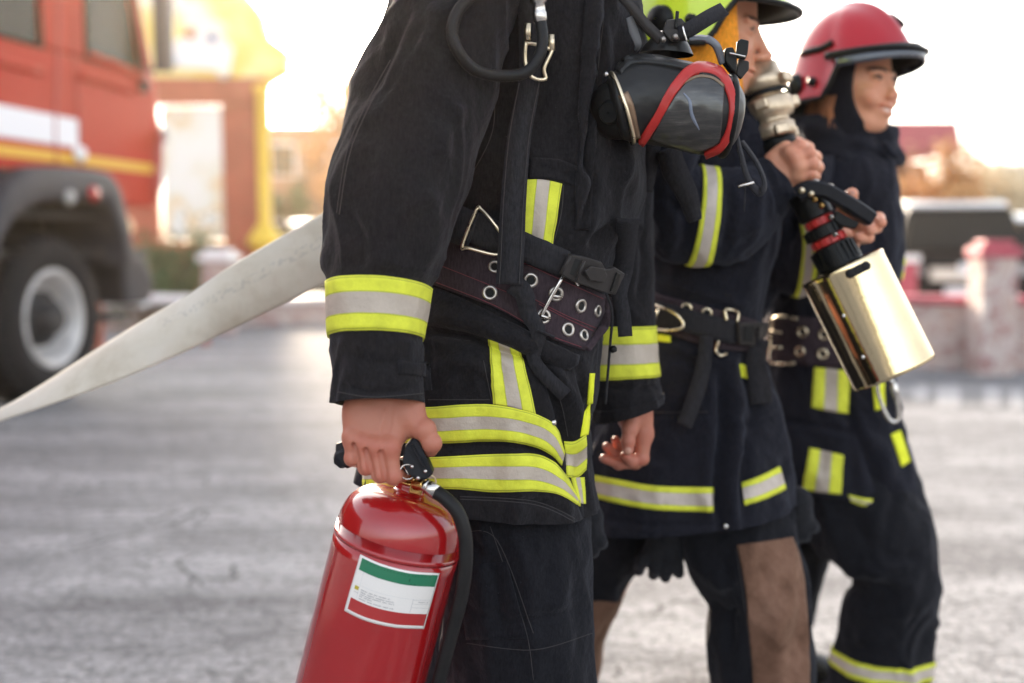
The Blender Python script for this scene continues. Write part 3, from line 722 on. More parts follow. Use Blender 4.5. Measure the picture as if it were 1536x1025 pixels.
# ================================================================ cars (rear ends towards us)
M_carp = mat('dark_car_paint', (.008, .009, .013), .5, spec=.08); M_carw = mat('white_car_paint', (.75, .74, .72), .3, coat=1)
M_tyre = mat('tyre', (.016, .016, .018), .8, spec=.2, var=.3, vscale=20, bump=.3, bscale=60, bdist=.01); M_tail = mat('tail_lamp', (.4, .02, .02), .2); M_lampw = mat('lamp_glass', (.30, .29, .28), .25, spec=.4)
def car(cx, cy, ang, paint, label, wdt=1.85, hgt=1.68, ln=4.5, roofm=None):
    R = Matrix.Rotation(ang, 3, 'Z'); O = Vector((cx, cy, 0)); T = lambda x, y, z: O+R @ Vector((x, y, z))
    r = empty('parked_car', (cx, cy, 0), label, 'car')
    hw = wdt/2
    # front/rear cross section lofted along y (0 = face towards us)
    prof = [(0, .38, .78, .93), (.05, .30, .98, .97), (.35, .27, 1.02, 1.0), (1.2, .27, 1.05, 1.0), (3.2, .27, 1.02, 1.0), (4.2, .3, .95, .96), (ln, .38, .75, .88)]
    q = MB(); rows = []
    for y, z0, z1, k in prof:
        w_ = hw*k; rows.append([T(*p) for p in ((-w_*.92, y, z0), (w_*.92, y, z0), (w_, y, z0+.15), (w_, y, z1-.18), (w_*.95, y, z1), (-w_*.95, y, z1), (-w_, y, z1-.18), (-w_, y, z0+.15))])
    q.grid(rows, closed_u=True); n = len(q.v); q.f += [(7, 6, 5, 4, 3, 2, 1, 0), tuple(range(n-8, n))]; q.mi += [0, 0]
    q.build('body', paint, r, bevel=.03, subsurf=1)
    q = MB(); rows = []
    for y, z, k in ((.25, 1.0, .90), (.5, hgt-.10, .76), (.7, hgt-.02, .73), (2.2, hgt, .74), (3.0, hgt-.1, .74), (3.75, 1.0, .88)):
        w_ = hw*k; rows.append([T(-w_-(.0), y, .95), T(w_, y, .95), T(w_*.99, y, max(z-.07, .96)), T(w_*.92, y, max(z, .97)), T(-w_*.92, y, max(z, .97)), T(-w_*.99, y, max(z-.07, .96))])
    q.grid(rows, closed_u=True); q.build('cabin', paint, r, bevel=.02, subsurf=1)
    if roofm: MB().grid([[T(x*hw, y, z) for x in (-.70, -.3, .3, .70)] for y, z in ((.58, hgt-.04), (.8, hgt+.02), (2.2, hgt+.03), (3.0, hgt-.06))]).build('roof_panel', roofm, r).modifiers.new('s', 'SOLIDIFY').thickness = .03
    def quad(name, pts, m_, th=.02, out=(0, -1, 0)):
        q = MB(); f = [T(*p) for p in pts]; o_ = R @ Vector(out)*th; n = len(f)
        q.add([p+o_ for p in f]+[p-o_*2 for p in f], [tuple(range(n)), tuple(range(2*n-1, n-1, -1))]+[(i, i+n, (i+1) % n+n, (i+1) % n) for i in range(n)]); q.build(name, m_, r, smooth=False, bevel=.008)
    quad('windscreen', [(-hw*.80, .26, 1.06), (hw*.80, .26, 1.06), (hw*.70, .46, hgt-.17), (-hw*.70, .46, hgt-.17)], M_glassd)
    quad('grille', [(-.45, -.01, .62), (.45, -.01, .62), (.45, .0, .80), (-.45, .0, .80)], M_nickel)
    quad('badge', [(-.09, -.03, .70), (.09, -.03, .70), (.09, -.02, .86), (-.09, -.02, .86)], M_white)
    quad('number_plate', [(-.26, -.03, .42), (.26, -.03, .42), (.26, -.03, .54), (-.26, -.03, .54)], M_white)
    quad('bumper', [(-hw*.95, -.02, .28), (hw*.95, -.02, .28), (hw*.95, -.02, .40), (-hw*.95, -.02, .40)], M_greyplastic, .05)
    for s in (-1, 1):
        quad('headlight', [(s*hw*.56, -.005, .70), (s*hw*.93, .04, .70), (s*hw*.95, .06, .86), (s*hw*.60, .0, .82)][::s], M_lampw)
        q = MB(); q.box(T(s*(hw+.1), 1.0, 1.08), (.2, .1, .14), R); q.build('wing_mirror', paint, r, smooth=False, bevel=.03)
        for y in (.85, 3.5):
            q = MB(); Mx = frame(T(s*(hw-.22), y, .35), R @ Vector((s, 0, 0))); q.lathe([(.001, 0), (.33, 0), (.35, .03), (.35, .2), (.32, .23), (.22, .235), (.2, .21), (.001, .2)], Mx, 28); wh = q.build('wheel', M_tyre, r)
            q = MB().lathe([(.001, .225), (.08, .23), (.19, .22), (.215, .238), (.215, .2)], Mx, 24); q.build('rim', M_nickel, wh)
c_ = P(1446, 474, 14.6); car(c_.x, 14.6, -.18, M_carp, 'dark parked car with pale roof behind the red topped wall', roofm=M_carw)
c_ = P(1590, 420, 19); car(c_.x, 19, .1, M_carw, 'white parked car at the right edge behind the dark car')
c_ = P(452, 400, 24); car(c_.x, 24, -.4, M_carw, 'white car parked in front of the brown building')

# ================================================================ flat white fire hose
M_flat = bpy.data.materials.new('hose_canvas'); M_flat.use_nodes = True
t = NT(M_flat); tc = t.n('TexCoord'); n1 = t.n('TexNoise', i2=5.0, i3=6.0, i4=.65); t.l(tc.outputs['Object'], n1.inputs[0]); n2 = t.n('TexNoise', i2=60.0, i3=4.0); t.l(tc.outputs['Object'], n2.inputs[0])
cc = t.ramp(n1.outputs[0], [(.3, (.42, .36, .27)), (.5, (.60, .55, .46)), (.7, (.66, .62, .55))]); cc = t.mix(t.math('MULTIPLY', n2.outputs[0], .3), cc, (.4, .34, .26))
uv = t.n('SeparateXYZ'); t.l(tc.outputs['UV'], uv.inputs[0])
mark = t.math('MULTIPLY', t.math('LESS_THAN', t.math('ABSOLUTE', t.math('SUBTRACT', uv.outputs[1], .40)), .075), t.math('GREATER_THAN', uv.outputs[0], .48))
mpn = t.n('Mapping'); mpn.inputs['Scale'].default_value = (150, 14, 1); t.l(tc.outputs['UV'], mpn.inputs[0]); n3 = t.n('TexNoise', i2=1.0, i3=2.0); t.l(mpn.outputs[0], n3.inputs[0])
cc = t.mix(t.math('MULTIPLY', t.math('MULTIPLY', mark, t.math('GREATER_THAN', n3.outputs[0], .54)), .25), cc, (.2, .2, .22)); t.l(cc, t.b.inputs['Base Color']); t.b.inputs['Roughness'].default_value = .75
wv = t.n('TexWave', i1=260.0, i2=1.0); t.l(tc.outputs['Object'], wv.inputs[0]); b1 = t.n('Bump'); b1.inputs['Strength'].default_value = .3; b1.inputs['Distance'].default_value = .001; t.l(wv.outputs[1], b1.inputs['Height']); t.l(b1.outputs[0], t.b.inputs['Normal'])
top = [(-190, 700), (-60, 648), (0, 620), (156, 519), (273, 448), (351, 396), (492, 316), (560, 280), (640, 245)]
bot = [(-190, 716), (-60, 662), (0, 633), (98, 600), (273, 530), (351, 493), (492, 423), (560, 392), (640, 350)]
YT = [2.3, 2.22, 2.18, 2.1, 2.05, 2.02, 2.0, 2.0, 2.02]
T_ = [P(x, y, Y) for (x, y), Y in zip(top, YT)]; B_ = [P(x, y, Y-.10*sin(pi*min(1, i/5))) for i, ((x, y), Y) in enumerate(zip(bot, YT))]
T_ = spline(T_, 8); B_ = spline(B_, 8); rows = []; uvs = []; N = len(T_); K = 14
for i in range(N):
    a, b_ = T_[i], B_[i]; tg = (T_[min(N-1, i+1)]-T_[max(0, i-1)]).normalized(); wv_ = (b_-a); L = wv_.length; wd = wv_.normalized(); nn = tg.cross(wd).normalized()
    if nn.y > 0: nn = -nn
    ring = []
    for k in range(2*K):
        th = 2*pi*k/(2*K); x = -cos(th)*L/2; th_ = .0035
        y = math.copysign(abs(sin(th))**.25, sin(th))*th_
        wav = .004*noise.noise(Vector((i*.12, x*14, 2)))+.012*sin(pi*(x/L+.5))
        ring.append((a+b_)/2+wd*x+nn*(y+wav)); uvs.append((i/(N-1), .5-cos(th)/2))
    rows.append(ring)
q = MB().grid(rows, closed_u=True, uvs=uvs); fh = q.build('fire_hose', M_flat); tag(fh, 'flat empty off-white fire hose trailing behind the firefighters', 'fire hose')
# ================================================================ red fire truck
M_tred = mat('truck_red', (.45, .022, .008), .5, var=.08, vscale=1.2, coat=.08, spec=.2)
M_tredd = mat('truck_red_trim', (.38, .025, .02), .35, var=.08, vscale=1.2, coat=.5)
M_twhite = mat('truck_white', (.8, .78, .8), .4); M_tyel = mat('truck_yellow', (.72, .38, .015), .4)
M_fend = mat('fender_plastic', (.04, .04, .048), .5, spec=.3, var=.2, vscale=4, bump=.2, bscale=60)
M_tglass = bpy.data.materials.new('cab_glass'); M_tglass.use_nodes = True; t = NT(M_tglass); t.b.inputs['Base Color'].default_value = (.022, .025, .027, 1); t.b.inputs['Transmission Weight'].default_value = 1; t.b.inputs['Roughness'].default_value = .02; t.b.inputs['IOR'].default_value = 1.12
M_rim = mat('wheel_rim', (.55, .52, .5), .4, .3, var=.2, vscale=8); M_under = mat('chassis', (.02, .02, .022), .6, var=.3, vscale=8)
W0 = G(85, 600); TD = Vector((342, 1650, 0)).normalized(); TN = Vector((TD.y, -TD.x, 0))   # forward, outward (towards us)
TO = W0.copy()
def sidept(px, py, out=0):
    d = rayd(px, py); o_ = TO+TN*out; tt = (o_-CAM).dot(TN)/d.dot(TN); return CAM+d*tt
tr = empty('fire_truck', TO-TN*1.2, 'red fire truck with white panel, yellow stripe and big black wheel', 'truck')
def tpanel(name, pts, m_, out0=0, out1=-.05, parent=None, bevel=.012, px=True, seg=2):
    f = [sidept(x, y, 0) if px else TO+TD*x+Vector((0, 0, y)) for x, y in pts]; n = len(f)
    q = MB(); q.add([p+TN*out0 for p in f]+[p+TN*out1 for p in f], [tuple(range(n)), tuple(range(2*n-1, n-1, -1))]+[(i, i+n, (i+1) % n+n, (i+1) % n) for i in range(n)])
    return q.build(name, m_, parent or tr, smooth=False, bevel=bevel, seg=seg)
def vl(x, x0, y0): return 365-(365-y0)*(1110-x)/(1110-x0)
sz = lambda px, py: ((sidept(px, py)-TO).dot(TD), sidept(px, py).z)
# ---- cab shell: lower side, pillars, roof (in metres along the side plane)
s_fr, z_bot = sz(234, 312); _, z_belt = sz(130, 85); s_f2, _ = sz(244, 211); s_f3, _ = sz(234, 121); s_win0, _ = sz(128, 60); s_win1, _ = sz(213, 60); s_wr1, _ = sz(62, 60)
z_top = 3.62; s_rear = s_wr1-1.25
zc_ = sz(85, 262)[1]
tpanel('cab_side', [(s_rear, zc_), (sz(150, 262)[0], zc_), (sz(168, 290)[0], z_bot), (s_fr, z_bot), (s_f2, sz(244, 211)[1]), (s_f3, z_belt-.02), (s_rear, z_belt-.02)], M_tred, 0, -.05, px=False, bevel=.03)
# pillars and roof rail (share the plane but butt against each other)
zb = z_belt-.018
tpanel('pillar', [(s_wr1, zb), (s_win0, zb), (s_win0, z_top-.3), (s_wr1, z_top-.3)], M_tred, 0, -.06, px=False, bevel=.02)
tpanel('pillar', [(s_rear, zb), (s_rear+.2, zb), (s_rear+.2, z_top-.3), (s_rear, z_top-.3)], M_tred, 0, -.06, px=False, bevel=.02)
tpanel('pillar', [(s_win1, zb), (s_f3-.01, zb), (s_f3-.30, z_top-.3), (s_win1-.22, z_top-.3)], M_tred, 0, -.06, px=False, bevel=.02)
tpanel('roof', [(s_rear, z_top-.298), (s_f3-.28, z_top-.298), (s_f3-.42, z_top), (s_rear, z_top+.05)], M_tred, .02, -2.42, px=False, bevel=.06, seg=3)
# far side and back of the cab
tpanel('far_side', [(s_rear, .98), (s_fr, .98), (s_f2, z_belt-.4), (s_f3, z_belt-.02), (s_rear, z_belt-.02)], M_tred, -2.35, -2.4, px=False)
for (a, b_) in ((s_rear, s_rear+.2), (s_wr1, s_win0), (s_win1-.1, s_win1+.06)):
    tpanel('far_pillar', [(a, zb), (b_, zb), (b_, z_top-.3), (a, z_top-.3)], M_tred, -2.34, -2.4, px=False)
# cab nose
q = MB()
def tp(s, out, z): return TO+TD*s+TN*out+Vector((0, 0, z))
q.add([tp(s_fr-.02, -.05, z_bot), tp(s_f2, -.05, sz(244, 211)[1]), tp(s_f3, -.05, z_belt-.02), tp(s_fr-.02, -2.35, z_bot), tp(s_f2, -2.35, sz(244, 211)[1]), tp(s_f3, -2.35, z_belt-.02)], [(0, 1, 4, 3), (1, 2, 5, 4)])
q.build('cab_front', M_tred, tr, smooth=False)
tpanel('cab_floor', [(s_rear, 1.02), (s_fr-.05, 1.02), (s_fr-.05, 1.07), (s_rear, 1.07)], M_under, -.06, -2.33, px=False)
q = MB().add([tp(s_f3-.02, -.1, z_belt), tp(s_f3-.02, -2.3, z_belt), tp(s_f3-.32, -2.3, z_top-.3), tp(s_f3-.32, -.1, z_top-.3)], [(0, 1, 2, 3)]); q.build('windscreen', M_tglass, tr, smooth=False)
# rear bodywork beyond the left edge of the picture
tpanel('rear_body', [(-8.2, .95), (s_rear-.08, .95), (s_rear-.08, 2.95), (-8.2, 2.95)], M_tred, .0, -2.4, px=False, bevel=.05)
# windows
for (a, b_, c_) in ((s_rear+.2, s_wr1, 'rear'), (s_win0, s_win1, 'front')):
    x1 = b_ if c_ == 'rear' else b_
    tpanel('side_window', [(a-.01, zb), (x1+.01, zb), (x1-(.2 if c_ == 'front' else -.01), z_top-.3), (a-.01, z_top-.3)], M_tglass, -.025, -.035, px=False, bevel=0)
    fr = MB(); pts_ = [tp(a, .004, zb+.0), tp(x1, .004, zb), tp(x1-(.2 if c_ == 'front' else 0), .004, z_top-.3), tp(a, .004, z_top-.3)]
    fr.tube(pts_, .018, 8, 0, closed=True); fr.build('window_seal', M_rubber, tr)
    tpanel('far_window', [(a, zb), (x1, zb), (x1, z_top-.3), (a, z_top-.3)], M_tglass, -2.36, -2.37, px=False, bevel=0)
# things inside seen through the glass
M_seat = mat('seat_cloth', (.06, .06, .07), .8)
for s in (s_win0+.15, s_wr1-.8):
    for o_ in (-.55, -1.75):
        q = MB().box(tp(s, o_, 1.95), (.5, .16, .85), Matrix((TN, TD, (0, 0, 1))).transposed()); q.build('seat_back', M_seat, tr, bevel=.05)
        q = MB().box(tp(s+.3, o_, 1.5), (.5, .5, .14), Matrix((TN, TD, (0, 0, 1))).transposed()); q.build('seat_base', M_seat, tr, bevel=.04)
# door edges, handles and mouldings
def strip(name, pts, m_, w_=.02, out=.006, th=.012):
    q = MB(); q.tube([sidept(x, y, out) for x, y in pts], w_, 8, 3); return q.build(name, m_, tr)
strip('door_seam', [(88, -40), (86, 80), (82, 180), (84, 247)], M_tredd, .012, .002)
strip('door_seam', [(112, 10), (112, 95), (118, 180), (122, 250)], M_tredd, .012, .002)
strip('moulding', [(115, 113), (160, 124), (196, 137)], M_tred, .035, .0)
strip('moulding', [(-60, 70), (0, 92), (60, 108)], M_tred, .03, .0)
strip('moulding', [(130, 82), (170, 96), (222, 118)], M_tred, .03, .004)
tpanel('white_panel', [(-160, vl(-160, 0, 157)), (0, 157), (116, vl(116, 0, 157)+.5), (117, 222), (0, 205), (-160, vl(-160, 0, 205))], M_twhite, .006, -.004, bevel=.003)
tpanel('yellow_stripe', [(-160, vl(-160, 0, 216)), (0, 216), (229, vl(229, 0, 216)), (229, vl(229, 0, 234)), (0, 234), (-160, vl(-160, 0, 234))], M_tyel, .007, -.004, bevel=.003)
for (x, y) in ((122, 231),):
    c = sidept(x, y, .03); q = MB(); q.lathe([(.001, .02), (.05, .016), (.06, 0), (.06, -.03)], frame(c, TN), 20); q.build('door_handle', M_white, tr)
c = sidept(241, 203, .0); q = MB(); q.box(c, (.12, .06, .12), Matrix((TN, TD, (0, 0, 1))).transposed()); q.build('marker_lamp', M_lampw, tr, bevel=.02)
c = sidept(215, 130, .02); q = MB(); q.box(c, (.08, .06, .1), Matrix((TN, TD, (0, 0, 1))).transposed()); q.build('hinge', M_fend, tr, bevel=.02)
c = sidept(238, 170, .0); q = MB(); q.tube([sidept(240, 200, .05), sidept(238, 255, .05), sidept(236, 300, .04)], .03, 8, 3); q.build('corner_rail', M_tredd, tr)
# mirror on its bracket
mr = MB().box(sidept(225, 20, .16)+TD*.2, (.16, .09, .86), Matrix((TN, TD, (0, 0, 1))).transposed()).build('mirror', mat('mirror_shell', (.11, .11, .12), .4), tr, bevel=.03)
MB().tube([sidept(219, 105, .0), sidept(228, 90, .12)+TD*.2, sidept(236, 0, .15)+TD*.25, sidept(228, -110, .1)+TD*.1], .015, 8, 3).build('mirror_arm', M_fend, mr)
# fender arch: swept section following the arch
outer = [(-52, 420), (-40, 345), (-20, 292), (2, 264), (26, 251), (85, 250), (146, 258), (162, 276), (171, 305), (180, 350), (184, 395)]
inner = [(-30, 425), (-20, 365), (0, 330), (20, 314), (47, 303), (92, 300), (134, 302), (148, 316), (156, 336), (166, 362), (171, 398)]
O_ = resample(outer, 40); I_ = resample(inner, 40); rows = []
for (a, b_) in zip(O_, I_):
    ao, bo_ = sidept(*a), sidept(*b_)
    rows.append([ao+TN*-.02, ao+TN*.06, ao.lerp(bo_, .15)+TN*.11, ao.lerp(bo_, .5)+TN*.125, ao.lerp(bo_, .9)+TN*.12, bo_+TN*.10, bo_+TN*-.55, ao.lerp(bo_, .3)+TN*-.55])
q = MB().grid(rows, closed_u=True); q.f += [tuple(range(7, -1, -1)), tuple(len(rows)*8-8+i for i in range(8))]; q.mi += [0, 0]; fd = q.build('fender', M_fend, tr, bevel=.012, auto=40)
for (x, y, m_, n_) in ((104, 297, M_lampw, 'side_lamp'), (140, 291, M_tail, 'side_reflector')):
    q = MB().lathe([(.001, .03), (.045, .026), (.06, .0)], frame(sidept(x, y, .13), TN), 20); q.build(n_, m_, fd)
# inner wheel housing, dark
tpanel('wheel_housing', [(-1.6, .5), (.95, .5), (.95, 1.75), (-1.6, 1.75)], M_under, -.56, -.62, px=False)
# wheel
C_ = TO+Vector((0, 0, .585))
Mw = frame(C_-TN*.36, TN); q = MB(); prof = [(.30, .06), (.33, .0), (.44, -.01), (.52, .0), (.565, .03), (.585, .07), (.585, .31), (.565, .35), (.52, .385), (.44, .395), (.37, .38), (.345, .345), (.335, .30)]
q.lathe(prof, Mw, 72); wheel = q.build('wheel', M_tyre, tr)
q = MB()
for k in range(44):
    a = 2*pi*k/44
    for s_, z_ in ((0, .12), (.5, .27)):
        aa = a+s_*2*pi/44; r_ = Matrix.Rotation(aa, 4, 'Z'); p = Mw @ r_ @ Vector((.588, 0, z_)); R3 = (Mw @ r_).to_3x3() @ Matrix.Rotation(.3 if s_ else -.3, 3, 'X')
        q.box(p, (.035, .05, .16), R3)
q.build('tread', M_tyre, wheel, smooth=False, bevel=.004)
q = MB().lathe([(.345, .34), (.36, .372), (.335, .385), (.315, .36), (.285, .30), (.255, .22), (.22, .20), (.20, .205), (.001, .205)], Mw, 56); q.build('rim', M_rim, wheel)
q = MB().lathe([(.205, .2), (.20, .27), (.16, .29), (.12, .31), (.11, .38), (.09, .4), (.001, .405)], Mw, 32)
for k in range(10):
    a = 2*pi*k/10; q.lathe([(.001, .31), (.018, .31), (.018, .25)], Mw @ Matrix.Translation((.165*cos(a), .165*sin(a), 0)), 6)
q.build('hub', M_under, wheel, auto=40)
# second axle wheel behind (out of the picture) as a copy of the same wheel
w2 = wheel.copy(); COL.objects.link(w2); w2.location = wheel.location-TD*4.2
for ch in list(wheel.children):
    c = ch.copy(); COL.objects.link(c); c.parent = w2
# chassis, bumper, step, hooks under the nose
tpanel('chassis', [(-8, .62), (s_fr-.15, .62), (s_fr-.15, .95), (-8, .95)], M_under, -.75, -1.6, px=False)
tpanel('bumper', [(s_fr-.28, .62), (s_fr+.10, .62), (s_fr+.16, .80), (s_fr+.02, 1.02), (s_fr-.34, 1.03)], M_fend, -.12, -2.3, px=False, bevel=.04)
tpanel('step', [(s_fr-.62, .50), (s_fr-.3, .50), (s_fr-.3, .56), (s_fr-.62, .56)], M_under, -.1, -.5, px=False)
MB().tube([tp(s_fr-.6, -.3, 1.0), tp(s_fr-.6, -.3, .53)], .02, 8, 0).build('step_bracket', M_under, tr)
M_amber = mat('amber_lamp', (.62, .33, .12), .4)
MB().lathe([(.001, .05), (.06, .05), (.08, .02), (.08, -.04)], frame(sidept(187, 340, -.08), TN), 20).build('fog_lamp', M_amber, tr)
MB().lathe([(.001, .05), (.08, .04), (.1, .0), (.08, -.1), (.001, -.1)], frame(sidept(164, 405, -.4), TN), 20).build('brake_drum', mat('rust', (.4, .16, .05), .7), tr)
MB().tube([tp(s_fr+.12, -.25, .75), tp(s_fr+.25, -.25, .72), tp(s_fr+.22, -.25, .6), tp(s_fr+.1, -.25, .6)], .03, 8, 4).build('tow_hook', M_white, tr)
# wheel arch shadow gap: floor above the wheel
tpanel('arch_liner', [(-.95, 1.31), (.95, 1.31), (.95, 1.34), (-.95, 1.34)], M_under, -.02, -.6, px=False, bevel=0)
# ================================================================ people: shared helpers
def rings(lst):
    """(y, xl, xr, Y, t[, tilt, bow, e]) ; y is where the near side of the ring is seen"""
    out = []
    for q in lst:
        y, xl, xr, Y, t = q[:5]; tilt = q[5] if len(q) > 5 else 0; bow = q[6] if len(q) > 6 else 0; e = q[7] if len(q) > 7 else 1
        yc = 365+(y-365)*(Y-t)/Y
        out.append(dict(L=(xl, yc-tilt), R=(xr, yc+tilt), Y=Y, t=t, bow=bow, e=e))
    return out
class Creases:
    def __init__(s, lst):
        s.c = []
        for line, amp, w in lst:
            amp *= 1.45
            L = [(q.x, q.y) for q in spline([Vector((*p, 0)) for p in line], 4)] if len(line) > 2 else line
            s.c.append((L, amp, w, min(p[0] for p in L)-3*w, max(p[0] for p in L)+3*w, min(p[1] for p in L)-3*w, max(p[1] for p in L)+3*w))
    def __call__(s, p):
        x, y = proj(p); r = 0
        for L, amp, w, x0, x1, y0, y1 in s.c:
            if not (x0 < x < x1 and y0 < y < y1): continue
            best = 1e9; bt = 0; n = len(L)-1
            for i in range(n):
                ax, ay = L[i]; bx, by = L[i+1]; dx, dy = bx-ax, by-ay; l2 = dx*dx+dy*dy or 1e-9
                t = min(1, max(0, ((x-ax)*dx+(y-ay)*dy)/l2)); d = (x-ax-dx*t)**2+(y-ay-dy*t)**2
                if d < best: best = d; bt = (i+t)/n
            fade = min(1, 4*min(bt, 1-bt)+.25)
            r += amp*fade*math.exp(-best/(w*w))
        return r
def cloth_disp(cr=None, amp=.006, scale=(9, 9, 3.2), seed=0, amp2=.002, sc2=(26, 26, 11), mask=None, amp3=.0):
    cz = Creases(cr or [])
    def f(p, u, v):
        m = mask(v) if mask else 1
        d = fold_noise(p, amp*m, scale, seed)+fold_noise(p, amp2*m, sc2, seed+5)-amp*m*.3
        if amp3: d += amp3*m*noise.noise(Vector((p.x*70, p.y*70, p.z*40)))
        if cr: d += cz(p)
        return d
    return f
def hand_sdf(H):
    """H: fingers = list of [(px,py,Y,r)...] chains, palm = list of chains"""
    parts = []; pts = []; red = []; nails = []
    for ch in H['palm']:
        q = [P(x, y, Y) for x, y, Y, r in ch]; pts += q
        for i in range(len(q)-1 or 1):
            j = min(i+1, len(q)-1); parts.append(('+', cap(q[i], q[j], ch[i][3], ch[j][3]), H.get('kp', .010)))
    fparts = []
    for ch in H['fingers']:
        q = [P(x, y, Y) for x, y, Y, r in ch]; pts += q; f = None
        for i in range(len(q)-1): fparts.append((i, cap(q[i], q[i+1], ch[i][3], ch[i+1][3])))
        for i in range(1, len(q)-1):
            red.append((q[i], .012)); fparts.append((9, ell(q[i], (ch[i][3]*1.08,)*3)))   # knuckle
        red.append((q[-1], .013)); red.append((q[0], .014))
    # fingers: join segments of one finger softly, keep neighbours apart
    groups = []; cur = []
    for ch in H['fingers']:
        q = [P(x, y, Y) for x, y, Y, r in ch]; segs = [cap(q[i], q[i+1], ch[i][3], ch[i+1][3]) for i in range(len(q)-1)]
        kn = [ell(q[i], (ch[i][3]*1.1,)*3) for i in range(1, len(q)-1)]
        def ff(p, segs=segs, kn=kn):
            d = segs[0](p)
            for s_ in segs[1:]: d = smin(d, s_(p), .004)
            for s_ in kn: d = smin(d, s_(p), .004)
            return d
        groups.append(ff)
    def allf(p):
        d = None
        for g_ in groups:
            v = g_(p); d = v if d is None else smin(d, v, .0012)
        return d
    palm = [x for x in parts]
    def palmf(p):
        d = palm[0][1](p)
        for _, f_, k in palm[1:]: d = smin(d, f_(p), k)
        return d
    lst = [('+', palmf, 0), ('+', allf, H.get('kf', .009))]
    for c, r in H.get('bumps', []): lst.append(('+', ell(P(*c), (r, r, r)), .011))
    for ch, r in H.get('tendons', []): lst.append(('+', cap(P(*ch[0]), P(*ch[1]), r, r*.8), .004))
    for ch, r, k in H.get('cuts', []): lst.append(('-', cap(P(*ch[0]), P(*ch[1]), r), k))
    lo, hi = bounds(pts, .032)
    v, f = sdf_mesh(lst, lo, hi, H.get('res', .0016))
    for c, r in H.get('red', []): red.append((P(*c), r))
    for (c, r) in H.get('nails', []): nails.append((P(*c), r))
    return v, f, red, nails
def tone_fn(red, nails, dark=()):
    def g_(v):
        c = np.zeros((len(v), 3), np.float32)
        for p, r in red:
            d = np.linalg.norm(v-np.array(tuple(p)), axis=1); c[:, 0] = np.maximum(c[:, 0], np.exp(-(d/r)**2)*.9)
        for p, r in nails:
            d = np.linalg.norm(v-np.array(tuple(p)), axis=1); c[:, 1] = np.maximum(c[:, 1], np.clip((r-d)/.0012, 0, 1))
        for p, r in dark:
            M, rr = r; q = (v-np.array(tuple(p))) @ M; d = np.linalg.norm(q/np.array(rr), axis=1); c[:, 2] = np.maximum(c[:, 2], np.clip((1.25-d)/.5, 0, 1))
        return c
    return g_
def body_sdf(J, res=.011, k=.03):
    """J: list of (a, b, ra, rb) world-space limbs: the body under the clothes"""
    lst = [('+', cap(a, b_, ra, rb), k) for a, b_, ra, rb in J]
    lo, hi = bounds([q[0] for q in J]+[q[1] for q in J], .2)
    return sdf_mesh(lst, lo, hi, res)
def make_body(name, parent, pieces, red, nails, m_, dark=()):
    v, f = join_np(pieces)
    me = np_mesh(v, f, tone_fn(red, nails, dark)); return link(name, me, m_, parent)
# ---- face, in its own frame: x forward, y to the face's left, z up, origin between the ears, metres
def face_sdf(smile=1.0, res=.0021, nose=1.0, jaw=1.0):
    A = []
    add = lambda f, k=.01: A.append(('+', f, k)); cut = lambda f, k=.01: A.append(('-', f, k))
    add(ell((-.005, 0, .045), (.095, .076, .088)))                 # skull
    add(ell((.030, 0, -.022), (.062, .061, .070)), .03)           # face mass
    add(ell((.058, 0, -.082), (.026, .028*jaw, .020)), .028)          # chin
    for s in (-1, 1):
        add(cap((-.002, s*.050, -.045), (.050, s*.022, -.082), .017*jaw, .016), .022)   # jaw line
        add(ell((.066, s*.040, -.022), (.021, .020, .017)), .016)   # cheek bone
        add(ell((.068, s*.030, -.040), (.016, .015, .014)), .014)   # smiling cheek
        cut(ell((.100, s*.031, .010), (.017, .018, .012)), .012)    # eye socket
        add(ell((.079, s*.030, .009), (.0125, .0145, .0095)), .005)    # eyeball + lids
        add(cap((.089, s*.012, .024), (.078, s*.048, .026), .006, .005), .010)  # brow ridge
        add(ell((-.010, s*.074, -.008), (.018, .007, .030)), .006)    # ear
        add(ell((.100, s*.0105, -.031), (.010, .008, .0065)), .005)   # nostril wing
        cut(ell((.103, s*.006, -.0385), (.004, .003, .003)), .003)
    add(cap((.089, 0, .016), (.107*nose, 0, -.024), .0065, .0088), .010)
    add(ell((.109*nose, 0, -.027), (.0095, .0095, .0082)), .006)
    add(ell((.078, 0, -.056), (.019, .025, .021)), .012)           # muzzle
    op = max(0, smile-.6)*.0085                                       # mouth open by this much
    mz = lambda t: -.057+.0085*abs(t)**1.7*smile
    mx_ = lambda t: .0955-.021*t*t
    W_ = .024+.004*smile
    for t in np.linspace(-1, 1, 11):
        add(ell((mx_(t)+.001, t*W_, mz(t)+.0035+op*.35*(1-t*t)), (.0052, .0052, .0032)), .003)
        add(ell((mx_(t)-.001, t*W_*.86, mz(t)-.0060-op*(1-t*t)), (.0055, .0056, .0040)), .003)
    for t in np.linspace(-1, 1, 13):
        cut(ell((mx_(t)+.003, t*W_*.97, mz(t)-.001-op*.3*(1-t*t)), (.0085, .0035, .0012+op*.55*(1-t*t)+.0004)), .0015)
    if smile > 1:
        for s in (-1, 1):
            cut(cap((.098, s*.016, -.030), (.080, s*.036, -.058), .0022), .006)      # smile folds
            add(ell((.074, s*.037, -.036), (.016, .015, .013)), .010)
    add(cap((-.015, 0, -.05), (-.025, 0, -.16), .052, .056), .03)   # neck
    return sdf_mesh(A, (-.125, -.095, -.165), (.135, .095, .145), res)
